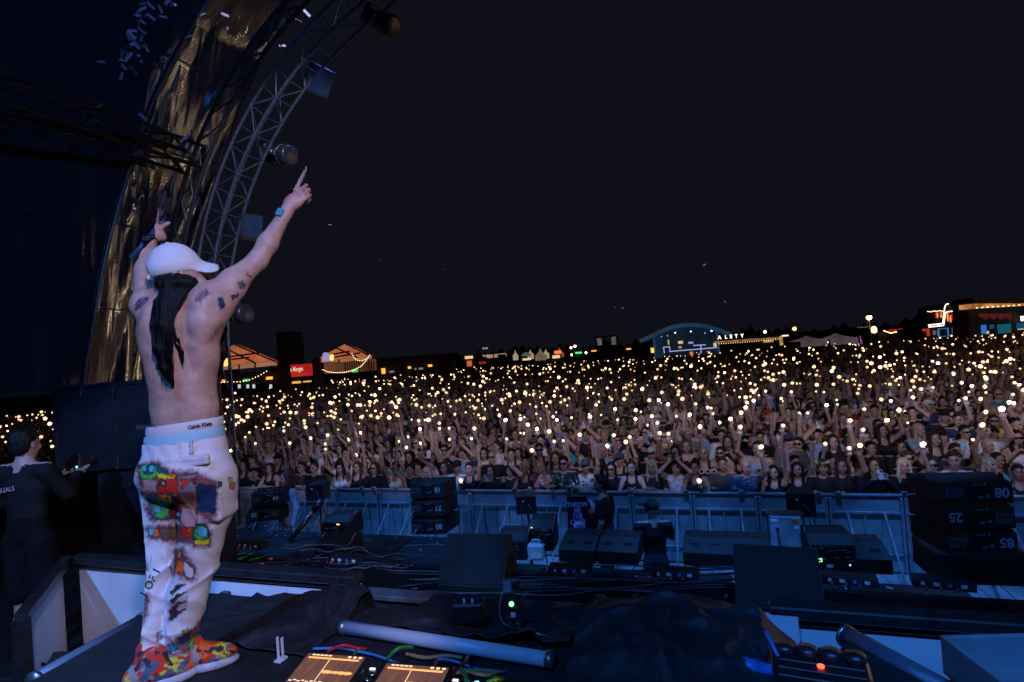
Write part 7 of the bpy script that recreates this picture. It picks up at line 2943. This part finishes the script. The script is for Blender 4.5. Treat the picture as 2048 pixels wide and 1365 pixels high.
# round bar tent
t = empty('round_bar', at_px(942, 722, CD))
t.location.z = 0
tag(t, 'dark round bar with a red lit counter and bright crown', 'bar')
poly_slab('roof', [(905, 725), (918, 713), (935, 709), (955, 710), (980, 724)], CD, far_dark, t, 3.0)
one('crown_light', 930, 712.5, 946, 718, CD, glow('warm_white_lamp', (1.0, 0.68, 0.36), 0.9), t, 0.3, -0.4)
one('counter', 934, 722, 944, 733, CD, glow('counter_red_orange', (0.9, 0.16, 0.03), 0.7), t, 0.3, -0.4)
one('counter', 958, 724, 972, 728, CD, glow('counter_dim_red', (0.5, 0.04, 0.02), 0.6), t, 0.3, -0.4)
one('counter', 896, 726, 905, 730, CD, glow('counter_amber', (1.0, 0.5, 0.08), 0.9), t, 0.3, -0.4)
# long white canopy
t = empty('white_canopy', at_px(990, 712, CD))
t.location.z = 0
tag(t, 'long white lit canopy with dark writing above the crowd', 'canopy')
poly_slab('roof', [(964, 711), (1012, 707), (1013, 713), (975, 717)], CD, cream_cloth, t, 2.0)
bars('post', [(987, 709, 987, 722), (975, 715, 975, 724)], CD, 0.1, far_dark, t)
one('sign_board', 995, 709, 1012, 714, CD, far_dark, t, 0.2, -0.4)
t = empty('lamp_post', at_px(972, 720, CD))
t.location.z = 0
tag(t, 'thin twin-headed lamp post above the white canopy', 'lamp post')
zt = at_px(972, 697, CD).z
MB().tube([(0, 0, 0), (0, 0, zt)], [0.12, 0.08], 6).build('post', far_dark, t)
for sx in (-1, 1):
    MB().box((sx * 0.25, 0, zt), (0.35, 0.2, 0.25), bev=0.03).build('lamp_head', glow('dim_lamp', (0.9, 0.75, 0.5), 0.4), t)


def pagoda(px, py_top, py_eave, half, D, lab, m_, red=False):
    p = at_px(px, py_eave, D)
    zt = at_px(px, py_top, D).z
    s_ = D / FPX
    t = empty('pagoda_tent', (p.x, p.y, 0), PSI)
    tag(t, lab, 'tent', 'pagoda tents across the field')
    w = half * s_
    h = zt - p.z
    prof = [(w, 0.0), (w * 0.62, h * 0.22), (w * 0.28, h * 0.55), (w * 0.08, h * 0.86), (0.02, h)]
    MB().lathe([(r_ * 1.25, z) for r_, z in prof], (0, 0, p.z), 4, rot=(0, 0, pi / 4), smooth=False).build('roof', m_, t)
    for sx in (-1, 1):
        for sy in (-1, 1):
            MB().box((sx * w * 0.85, sy * w * 0.85, p.z / 2), (0.12, 0.12, p.z)).build('leg', far_dark, t)
    MB().box((0, -w * 0.9, p.z - 0.35), (w * 1.7, 0.05, 0.7)).build('valance', m_, t)
    return t


pagoda(1031, 700, 712, 7, CD, 'small pale pointed tent at the end of the white canopy', cream_cloth)
pagoda(1061, 699, 710, 8, CD, 'pale pointed tent behind the grey dome', cream_cloth)
pagoda(1081, 696, 712, 13, CD - 4, 'largest pointed tent, sharp peaked, in the middle of the row', baked_light('dim_canvas', (0.12, 0.09, 0.06), (0.26, 0.19, 0.12), 0.4))
pagoda(1092, 698, 709, 8, CD, 'pointed tent half hidden behind the largest one', cream_cloth)
pagoda(1119, 695, 706, 9, CD, 'pointed tent glowing red behind the red stall sign', baked_light('red_dim_canvas', (0.20, 0.05, 0.04), (0.34, 0.12, 0.09), 0.4))
t = empty('dome_tent', at_px(1052, 712, CD - 6))
t.location.z = 0
tag(t, 'grey green dome tent between the pointed tents', 'tent')
poly_slab('shell', [(1043, 713), (1046, 707), (1053, 704.5), (1060, 707), (1064, 713)], CD - 6, baked_light('dome_canvas', (0.05, 0.07, 0.06), (0.10, 0.13, 0.11), 0.4), t, 3.0)
one('counter_light', 1045, 717, 1062, 721, CD - 6, glow('warm_white_lamp', (1.0, 0.68, 0.36), 0.9), t, 0.2)
t = empty('food_stall', at_px(1115, 710, CD - 6))
t.location.z = 0
tag(t, 'red lit food stall with a bright red sign', 'stall')
one('sign', 1109, 702, 1122, 708, CD - 6, glow('stall_red', (1.0, 0.10, 0.03), 2.2), t, 0.3)
one('counter_light', 1105, 711, 1120, 717, CD - 6, glow('warm_white_lamp', (1.0, 0.68, 0.36), 0.9), t, 0.3)
one('body', 1103, 709, 1124, 728, CD - 6, far_dark, t, 2.0, 0.3)
t = empty('food_stall', at_px(1157, 706, CD - 6))
t.location.z = 0
tag(t, 'stall with a green glowing sign', 'stall')
one('sign', 1151, 704.5, 1164, 707.5, CD - 6, glow('stall_green', (0.05, 0.9, 0.35), 1.4), t, 0.3)
one('body', 1148, 702, 1167, 728, CD - 6, mat('green_hut', (0.01, 0.06, 0.025), 0.9), t, 2.0, 0.3)
for k, (x, y, r_, c_, lab) in enumerate(((1142, 696, 0.20, (1.0, 0.6, 0.25), 'round lamp left of the green stall'), (1150, 693, 0.20, (1.0, 0.85, 0.6), 'round lamp above the green stall'),
                                         (1144, 710, 0.22, (1.0, 0.6, 0.25), 'low warm lamp beside the green stall'), (1172, 706, 0.18, (1.0, 0.85, 0.6), 'small lamp between green stall and video tower'),
                                         (1530, 664, 0.24, (1.0, 0.62, 0.3), 'amber lamp on a mast above the terrace'), (1589, 658, 0.30, (1.0, 0.42, 0.12), 'orange lamp on a mast above the parasols'))):
    p = at_px(x, y, CD)
    t = empty('lamp_post', (p.x, p.y, 0))
    tag(t, lab.replace('left of', 'beside') if 'left' in lab else lab, 'lamp post')
    v, f = ico(r_, 2)
    link('lamp', mesh_np('lamp', v, f, glow('lamp_%d' % k, c_, 6.0)), t, (0, 0, p.z))
    MB().tube([(0, 0, 0), (0, 0, p.z - r_)], 0.07, 6).build('post', far_dark, t)
# video towers
t = empty('delay_tower', at_px(1216, 700, 85))
t.location.z = 0
tag(t, 'dark scaffold delay tower with two pale speaker columns', 'tower')
one('speaker_column', 1196, 677, 1203.5, 692, 85, baked_light('pale_column', (0.06, 0.05, 0.05), (0.14, 0.12, 0.12), 1.5), t, 0.8)
one('speaker_column', 1223, 674, 1232, 690, 85, baked_light('pale_column', (0.06, 0.05, 0.05), (0.14, 0.12, 0.12), 1.5), t, 0.8)  # columns glow of themselves in place of light on them
one('roof_beam', 1190, 672, 1236, 674.5, 85, far_dark, t, 1.0)
for x in (1192, 1206, 1221, 1234):
    bars('scaffold_pole', [(x, 673, x + 2, 712)], 85, 0.08, far_dark, t)
bars('scaffold_rail', [(1192, 699, 1236, 697), (1192, 692, 1236, 690)], 85, 0.06, mat('scaffold_grey', (0.2, 0.2, 0.22), 0.6), t)
one('amber_sign', 1183, 701, 1194, 703.5, 85, glow('sign_amber', (1.0, 0.38, 0.03), 1.6), t, 0.2)
one('amber_sign', 1253, 697, 1262, 700, 85, glow('sign_amber', (1.0, 0.38, 0.03), 1.6), t, 0.2)

# small arched stage
SD = 98.0
t = empty('small_stage', at_px(1370, 700, SD))
t.location.z = 0
tag(t, 'small arched stage glowing blue across the field', 'stage')
org = Vector(t.location)
ap = [(1280, 683), (1298, 675), (1318, 665), (1342, 655.5), (1365, 651), (1390, 650.5), (1415, 654), (1440, 662), (1461, 669)]
steel_glow = baked_light('blue_lit_steel', (0.009, 0.025, 0.055), (0.020, 0.048, 0.098), 0.3)  # blue stage light on the steel is put into its colour
MB().tube([at_px(x, y, SD) - org for x, y in ap], 0.36, 6).build('roof_arch', steel_glow, t)
MB().tube([at_px(x, y, SD + 8) - org for x, y in ap], 0.25, 6).build('roof_arch', steel_glow, t)
ra = [at_px(x, y - 1, SD) - org for x, y in ap]
rb_ = [at_px(x, y - 1, SD + 8) - org for x, y in ap]
mb = MB()
n_ = len(ra)
mb.add(ra + rb_, [(i, i + 1, n_ + i + 1, n_ + i) for i in range(n_ - 1)])
mb.build('roof_skin', mat('stage_roof_skin', (0.03, 0.035, 0.05), 0.6), t)
for (x0, y0, x1, y1) in ((1306, 674, 1311, 722), (1432, 662, 1437, 708)):
    bars('leg', [(x0, y0, x1, y1)], SD, 0.20, steel_glow, t, -0.3)
bars('leg', [(1283, 683, 1286, 712)], SD, 0.16, dark_wood, t)
poly_slab('backdrop', [(1312, 672), (1342, 659), (1365, 655), (1390, 654), (1415, 658), (1432, 664), (1436, 708), (1312, 716)], SD + 7, baked_light('blue_dim_backdrop', (0.003, 0.006, 0.014), (0.006, 0.012, 0.026), 0.25), t, 0.3)
poly_slab('side_drape', [(1309, 674), (1325, 668), (1328, 716), (1311, 718)], SD + 1, baked_light('blue_drape', (0.004, 0.009, 0.022), (0.008, 0.018, 0.042), 0.6), t, 0.3)  # drape and backdrop glow to stand in for blue light on them
strip = glow('stage_strip_light', (0.42, 0.52, 1.0), 0.75)
bars('light_strip', [(1336, 703.5, 1432, 695.5), (1325, 695, 1338, 694), (1325, 695, 1327, 707), (1337, 694, 1338, 701), (1384, 691.5, 1409, 690), (1399, 690, 1400, 707), (1332, 720.5, 1356, 719.5), (1356, 719, 1424, 714)], SD, 0.09, strip, t, -0.6)
for (x, y, r_, m_) in ((1350.5, 666, .14, glow('stage_white', (0.9, 0.95, 1.0), 3.0)), (1381.5, 663.5, .14, glow('stage_white', (0.9, 0.95, 1.0), 3.0)), (1423.5, 661.5, .22, glow('stage_cyan', (0.25, 0.6, 1.0), 4.0)),
                       (1410, 666.7, .12, glow('stage_teal', (0.1, 0.6, 0.5), 1.5)), (1323, 673.7, .10, glow('stage_teal', (0.1, 0.6, 0.5), 1.5)), (1335, 672, .10, glow('warm_white_lamp', (1.0, 0.68, 0.36), 0.9))):
    v, f = ico(r_, 1)
    link('lamp', mesh_np('lamp', v, f, m_), t, at_px(x, y, SD + 0.5) - org)
for (a, b_, c, d_, m_) in ((1355.5, 682.5, 1364.5, 688, glow('stage_screen_warm', (0.9, 0.6, 0.35), 0.8)), (1376, 684, 1385, 688, glow('stage_screen_blue', (0.35, 0.42, 1.0), 0.7)), (1426, 686.5, 1431.5, 694, glow('stage_screen_warm', (0.9, 0.6, 0.35), 0.8)),
                           (1356, 693, 1362, 697, glow('stage_screen_orange', (0.9, 0.3, 0.06), 0.7)), (1379, 704, 1385, 714, glow('stage_screen_orange', (0.9, 0.3, 0.06), 0.7)), (1413, 702.5, 1418, 704.5, glow('stage_screen_orange', (0.9, 0.3, 0.06), 0.7)),
                           (1301, 696, 1308, 706, glow('sign_yellow', (1.0, 0.55, 0.08), 1.3)), (1335, 680, 1337, 690, glow('stage_yellow', (0.8, 0.75, 0.08), 0.6))):
    one('screen', a, b_, c, d_, SD, m_, t, 0.2, -0.4)
# letters on the terrace roof
t = empty('roof_letters', at_px(1462, 674, CD))
tag(t, 'white lit letters A L E T Y standing on the terrace roof', 'sign')
for ch, x, y in (('A', 1439, 675.6), ('L', 1452, 674.8), ('E', 1462, 673.9), ('T', 1472.5, 673), ('Y', 1484.3, 672.2)):
    g_ = MB()
    M = Matrix.Translation(at_px(x, y, CD) - t.location) @ Matrix.Rotation(PSI, 4, 'Z') @ Matrix.Rotation(pi / 2, 4, 'X') @ Matrix.Rotation(ROLL * 0, 4, 'Z')
    add_text(g_, ch, 0.78, M, 0, 0.03)
    g_.build('letter', glow('letter_white', (1.0, 0.95, 0.85), 1.6), t)
t = empty('terrace', at_px(1500, 680, CD))
t.location.z = 0
tag(t, 'long dark terrace roof edged with warm lights', 'terrace')
poly_slab('roof', [(1437, 683), (1500, 678.5), (1560, 674.5), (1561, 678), (1500, 682), (1437, 686.5)], CD, baked_light('terrace_warm', (0.10, 0.06, 0.02), (0.30, 0.19, 0.07), 0.8), t, 2.0)
bars('post', [(1445, 686, 1446, 700), (1480, 683, 1481, 698), (1520, 680, 1521, 696), (1556, 676, 1558, 690)], CD, 0.1, dark_wood, t)
for (a, b_, c, d_) in ((1526, 681, 1545, 685), (1558, 673, 1564, 691)):
    one('lit_sign', a, b_, c, d_, CD, baked_light('terrace_sign', (0.25, 0.13, 0.03), (0.7, 0.42, 0.10), 1.2), t, 0.2, -0.3)
one('white_sign', 1565, 670.5, 1577, 673, CD, glow('letter_white', (1.0, 0.95, 0.85), 1.6), t, 0.2)
bulb_string('row of warm bulbs hanging under the terrace roof', [(1438, 688), (1470, 686), (1500, 684), (1530, 681), (1556, 679)], CD - 1, 26, 0.07, strength=2.0, mname='terrace_bulb')
# parasols with pink light
pcl = baked_light('parasol_dim', (0.05, 0.035, 0.04), (0.10, 0.07, 0.08), 0.5)  # faint glow in the cloth stands in for light on it
for k, (x, yt, ye, hw, lab) in enumerate(((1613, 672, 682, 30, 'smaller open parasol with pink light under it'), (1671, 666.5, 678, 32, 'larger open parasol with pink light under it'))):
    pagoda(x, yt, ye, hw, 70, lab, pcl)
for k, (x0, y0, x1, y1) in enumerate(((1676, 682, 1678, 690), (1694, 680, 1697, 685), (1619, 684, 1623, 688), (1653, 683, 1657, 687))):
    q = empty('pink_lamp', at_px((x0 + x1) / 2, y1, 69))
    tag(q, 'small pink lamp under the open parasols, %s in the row' % ORD[k + 1], 'lamp')
    one('tube', x0, y0, x1, y1, 69, glow('pink_light', (1.0, 0.35, 0.8), 2.0), q, 0.1)
for k, (x, y, c_, lab) in enumerate(((1722, 681, (0.85, 0.15, 0.75), 'pink feather flag left of the lantern'), (1812, 679, (0.85, 0.04, 0.42), 'magenta feather flag near the red kiosk'), (1888, 673, (0.9, 0.75, 0.05), 'yellow feather flag below the neon sign'))):
    t = empty('feather_flag', at_px(x, y + 12, 66))
    tag(t, lab.replace('left of', 'beside'), 'flag')
    poly_slab('cloth', [(x - 1.5, y - 9), (x + 0.5, y - 6), (x + 2.8, y + 6), (x + 0.6, y + 9), (x - 1.0, y + 2)], 66, glow('flag_%d' % k, c_, 0.55), t, 0.05)  # flag cloth glows to stand in for light falling on it
    bars('pole', [(x - 1.6, y - 9, x - 0.6, y + 14)], 66, 0.03, far_dark, t)
# street lamp
p = at_px(1738, 635.5, 72)
t = empty('street_lamp', (p.x, p.y, 0))
tag(t, 'bright orange street lamp on a tall post', 'street lamp')
v, f = ico(0.30, 2)
link('lamp', mesh_np('lamp', v, f, glow('street_orange', (1.0, 0.45, 0.10), 30.0)), t, (0, 0, p.z))
MB().tube([(0, 0, 0), (0, 0, p.z - 0.5)], [0.14, 0.09], 8).build('post', mat('lamp_post_grey', (0.15, 0.14, 0.13), 0.6), t)
MB().lathe([(0.34, 0), (0.12, 0.22), (0.0, 0.24)], (0, 0, p.z + 0.18), 12).build('hood', far_dark, t)
p = at_px(1748, 660, 72)
t = empty('lantern', (p.x, p.y, 0))
tag(t, 'big cream lantern below the orange street lamp', 'lantern')
MB().lathe([(0.1, -0.45), (0.34, -0.30), (0.36, 0.15), (0.20, 0.42), (0.05, 0.46)], (0, 0, p.z), 8).build('shade', glow('lantern_cream', (1.0, 0.72, 0.40), 1.8), t)
MB().tube([(0, 0, 0), (0, 0, p.z - 0.45)], 0.06, 6).build('post', far_dark, t)
t = empty('kiosk', at_px(1795, 662, 70))
t.location.z = 0
tag(t, 'low kiosk with a red lit roof edge', 'kiosk')
one('roof', 1788, 658, 1809, 663, 70, glow('kiosk_red', (0.6, 0.03, 0.02), 0.5), t, 1.0)
one('body', 1780, 663, 1812, 690, 70, far_dark, t, 2.0, 0.2)
bulb_string('festoon bulbs strung from the lantern past the red kiosk', [(1768, 662), (1782, 667), (1792, 664), (1802, 667), (1815, 664), (1828, 666), (1842, 664)], 68, 24, 0.08, strength=5.0)
t = empty('back_wall', at_px(1700, 665, 88))
t.location.z = 0
tag(t, 'long low building in the dark behind the parasols', 'building')
one('wall', 1500, 662, 1760, 700, 96, far_dark, t, 3.0)
one('roof_edge', 1717, 654, 1737, 655.5, 92, glow('dim_edge', (0.6, 0.45, 0.25), 0.25), t, 0.3)  # edge glows in place of light falling on it
bars('column', [(1718, 655, 1719, 668), (1727, 655, 1728, 668), (1736, 655, 1737, 668)], 92, 0.1, mat('dim_column', (0.2, 0.15, 0.1), 0.8), t)


# neon bar building
def z4(x, y):
    return (1820 + x / 8.98, 590 + y / 8.98)


ND = 58.0
t = empty('neon_bar', at_px(1900, 660, ND))
t.location.z = 0
tag(t, 'two-storey bar building outlined with white neon and red strips', 'building')
org = Vector(t.location)
far_wall2 = mat('bar_wall_dark', (0.015, 0.014, 0.018), 0.8, vary=0.4, scale=0.8)
poly_slab('upper_wall', [z4(610, 330), z4(660, 180), z4(950, 130), z4(1010, 560), z4(330, 600)], ND + 1.0, far_wall2, t, 4.0)
poly_slab('lower_wall', [z4(230, 600), z4(1060, 560), z4(1060, 900), z4(230, 900)], ND + 1.0, far_wall2, t, 4.0)
neon = glow('neon_white', (1.0, 0.80, 0.68), 2.6)
for ln in ([(330, 545), (560, 521), (590, 505), (605, 380), (625, 215), (650, 172), (700, 160), (945, 125)], [(335, 580), (605, 552), (618, 450), (633, 335), (660, 308), (970, 268)]):
    MB().tube([at_px(*z4(*q_), ND) - org for q_ in ln], 0.05, 6).build('neon_tube', neon, t)
MB().lathe([(0.05, -0.32), (0.10, -0.2), (0.10, 0.2), (0.05, 0.32)], at_px(*z4(822, 210), ND) - org, 10).build('neon_sign', glow('neon_dim', (0.9, 0.8, 0.65), 0.8), t)
one('neon_sign', *z4(825, 185), *z4(900, 235), ND, neon, t, 0.15)
redn = glow('red_strip', (0.75, 0.012, 0.02), 0.9)
amb = glow('amber_strip', (1.0, 0.30, 0.04), 1.2)
rs = random.Random(9)
for k in range(14):
    x = 650 + k * 25
    y = 330 + rs.uniform(0, 60)
    one('red_strip', *z4(x, y), *z4(x + rs.uniform(10, 24), y + rs.uniform(50, 150)), ND + 0.9, redn if rs.random() > 0.2 else amb, t, 0.1)
for (x, y) in ((465, 320), (555, 315), (490, 320), (575, 318)):
    one('red_strip', *z4(x, y), *z4(x + 16, y + 95), ND + 0.5, redn if x in (465, 575) else amb, t, 0.1)
bulb_string('tiny bulbs beside the neon outline of the bar', [z4(320, 300), z4(380, 308), z4(430, 288), z4(470, 300), z4(530, 285), z4(600, 300)], ND, 13, 0.05, strength=4.0)
bl = glow('blue_window_light', (0.04, 0.28, 0.85), 0.55)
for (x0, y0, x1, y1) in ((520, 600, 700, 750), (850, 575, 1025, 725)):
    f_ = empty('window', (0, 0, 0))
    f_.parent = t
    for (a, b_, c, d_) in ((x0, y0, x1, y0 + 14), (x0, y0, x0 + 14, y1), (x1 - 14, y0, x1, y1), (x0, y1 - 8, x1, y1)):
        mb = MB()
        far_box(mb, *z4(a, b_), *z4(c, d_), ND, 0.12, org)
        mb.build('frame_light', bl, f_)
for k, (a, b_, c, d_, m_) in enumerate(((430, 640, 460, 720, glow('dim_lilac', (0.25, 0.2, 0.3), 0.5)), (505, 640, 535, 740, glow('dim_lilac', (0.25, 0.2, 0.3), 0.5)), (770, 585, 840, 700, glow('dim_rose', (0.35, 0.2, 0.22), 0.4)),
                                        (240, 610, 350, 650, glow('red_awning', (0.7, 0.06, 0.02), 0.6)), (320, 650, 355, 740, glow('red_awning', (0.7, 0.06, 0.02), 0.6)))):
    one('poster_light', *z4(a, b_), *z4(c, d_), ND, m_, t, 0.15)
# warm roofed building beyond it
t = empty('wooden_hall', at_px(2020, 650, 52))
t.location.z = 0
tag(t, 'wooden hall with warm lit ceiling and blue windows at the frame edge', 'building')
poly_slab('ceiling', [z4(1185, 160), z4(2300, 155), z4(2300, 175), z4(1750, 205), z4(1190, 245)], 52, baked_light('warm_ceiling', (0.22, 0.07, 0.02), (0.65, 0.26, 0.08), 0.9), t, 2.0)
poly_slab('roof', [z4(1150, 95), z4(2300, 90), z4(2300, 150), z4(1150, 150)], 52, mat('hall_roof', (0.06, 0.035, 0.03), 0.8), t, 3.0)
poly_slab('wall', [z4(1060, 60), z4(1130, 60), z4(1170, 320), z4(2300, 300), z4(2300, 900), z4(1060, 900)], 53.5, far_wall2, t, 2.0)
for k in range(12):
    x = 1270 + k * 48
    one('red_post', *z4(x, 340), *z4(x + 22, 400 + 20 * (k % 3)), 53, glow('dim_red_post', (0.16, 0.02, 0.02), 0.5), t, 0.2)  # posts glow faintly to stand in for light on them
for k in range(9):
    one('ceiling_lamp', *z4(1200 + k * 95, 225 - k * 6), *z4(1222 + k * 95, 240 - k * 6), 51.8, glow('hall_lamp', (1.0, 0.6, 0.2), 3.0), t, 0.1)
for (a, b_, c, d_, m_) in ((1300, 540, 1375, 700, bl), (1455, 535, 1515, 610, glow('blue_dim', (0.01, 0.12, 0.30), 0.5)), (1595, 525, 1815, 690, glow('teal_window', (0.01, 0.16, 0.22), 0.55)), (1935, 500, 2300, 600, glow('blue_dim', (0.01, 0.12, 0.30), 0.5)),
                           (1380, 650, 1420, 700, glow('peach_lamp', (0.9, 0.5, 0.35), 0.9)), (1740, 600, 1810, 655, glow('yellow_lamp', (0.9, 0.6, 0.15), 0.9)), (1955, 580, 2040, 625, glow('yellow_lamp', (0.9, 0.6, 0.15), 0.9)), (2010, 380, 2100, 470, glow('letter_white', (1.0, 0.95, 0.85), 1.6))):
    one('window', *z4(a, b_), *z4(c, d_), 52.8, m_, t, 0.15)

# far treeline beyond the field
tv, tf = [], []
rt = random.Random(11)
k = 0
mb = MB()
for i in range(170):
    a = radians(-75 + i * 0.75)
    d = 190 + rt.uniform(-15, 15)
    h = 4.2 + 3.0 * mnoise.noise(Vector((i * 0.11, 0, 0))) + rt.uniform(-0.8, 1.4)
    wv = rt.uniform(2.0, 3.4)
    c = Vector((d * sin(a), d * cos(a), 0))
    v, f = ico(1.0, 1)
    v = v * np.array((wv, wv, h)) * (1 + 0.22 * np.array([[mnoise.noise(Vector(q) * 2.1 + Vector((i, 0, 0)))] for q in v])) + np.array(c)
    mb.add(v, [tuple(q) for q in f], 0, False)
o = mb.build('treeline', mat('far_trees', (0.02, 0.025, 0.02), 1.0))
tag(o, 'dark uneven line of distant trees behind the field', 'treeline', kind='stuff')

# ---- banner and odd things above the crowd
p = at_px(1448, 806, 17.5)
t = empty('flag_banner', p, PSI)
tag(t, 'pale banner with a dusky red arch held up in the crowd', 'flag')
s_ = 17.5 / FPX
MB().box((0, 0, 0), (54 * s_, 0.01, 22 * s_)).build('cloth', mat('banner_cloth', (0.30, 0.24, 0.24), 0.9, vary=0.2), t)
vs = [(0.0 + 17 * s_ * cos(pi * i / 12), -0.008, -10 * s_ + 16 * s_ * sin(pi * i / 12)) for i in range(13)]
mb = MB()
mb.add(vs, [tuple(range(13))])
mb.build('arch_print', mat('banner_red', (0.22, 0.07, 0.07), 0.9), t)
for sx in (-1, 1):
    MB().tube([(sx * 27 * s_, 0.02, 11 * s_), (sx * 27 * s_ + 0.1, 0.05, -45 * s_)], 0.012, 5).build('stick', dark_wood, t)
p = at_px(614, 822, 24)
t = empty('inflatable_sign', p, PSI)
tag(t, 'small red paper shape on a stick above the crowd', 'sign')
MB().box((0, 0, 0), (0.20, 0.05, 0.26), bev=0.04).build('shape', mat('red_paper', (0.6, 0.02, 0.02), 0.7), t)
MB().tube([(0, 0.02, -0.1), (-0.02, 0.02, -1.4)], 0.02, 5).build('stick', dark_wood, t)

# ================================================================== CONFETTI
CONF = [(287, 8), (297, 3), (302, 12), (285, 18), (279, 22), (292, 15), (276, 31), (303, 35), (285, 44), (278, 49), (321, 19), (326, 34), (336, 3), (343, 9), (350, 10), (265, 62), (284, 62), (289, 66), (257, 73), (263, 70), (266, 77), (283, 77),
        (287, 84), (266, 88), (257, 95), (275, 94), (284, 93), (293, 97), (249, 104), (258, 113), (244, 111), (277, 112), (262, 107), (246, 121), (283, 123), (248, 135), (267, 141), (202, 124), (243, 153), (395, 27), (405, 29), (376, 74), (331, 116), (387, 138), (313, 131),
        (286, 234), (200, 212), (168, 233), (193, 242), (370, 276), (178, 280), (455, 57), (438, 22), (614, 27), (598, 43), (567, 45), (560, 85), (565, 92), (283, 5), (293, 30), (305, 45), (450, 30), (270, 84), (290, 92)]
for k, (x, y) in enumerate(CONF):
    o = link('confetti_piece', CF)
    o.location = PD(x, y, 3.9 + 0.5 * sin(k * 1.9))
    o.rotation_euler = (1.2 + 0.9 * sin(k * 3.1), 0.8 * sin(k * 1.7), k * 2.39)
    tag(o, 'white paper confetti strip drifting under the stage shell', 'confetti', 'confetti in the air under the shell')
SPK = [(1179, 282), (1507, 152), (1624, 218), (1340, 487), (1409, 530), (1352, 488), (1544, 280), (886, 540), (1229, 615), (1245, 617), (1043, 593), (660, 450), (580, 585), (530, 456), (1060, 645), (760, 520), (1450, 604), (1990, 488), (1880, 630), (1344, 577), (1516, 285)]
for k, (x, y) in enumerate(SPK):
    o = link('confetti_piece', CF)
    o.location = PD(x, y, 13 + 4 * sin(k * 2.7))
    o.rotation_euler = (1.3, 0.8 * sin(k * 1.7), k * 2.39)
    tag(o, 'tiny pale confetti speck floating in the night sky', 'confetti', 'confetti specks in the sky')
lay = []
for (px, py, n_, sx, sy, z, grp) in ((560, 1062, 26, 100, 12, SUB_Z, 'subs'), (505, 985, 14, 40, 8, SUB_Z + 0.512, 'box'), (850, 1090, 12, 120, 14, SUB_Z, 'subs'), (1500, 1180, 14, 500, 14, STAGE_Z + 0.006, 'deck'), (700, 1170, 8, 150, 12, STAGE_Z + 0.006, 'deck')):
    for k in range(n_):
        p = PZ(px + rc.uniform(-sx, sx), py + rc.uniform(-sy, sy), z)
        o = link('confetti_piece', CF, None, (p.x, p.y, z + 0.004 + 0.002 * rc.random()), (rc.uniform(-0.1, 0.1), rc.uniform(-0.1, 0.1), rc.uniform(0, 3)))
        tag(o, {'subs': 'paper confetti strip lying on the pit speakers', 'box': 'paper confetti strip lying on the box numbered 64', 'deck': 'paper confetti strip lying on the dark deck'}[grp], 'confetti', 'confetti fallen on ' + grp)
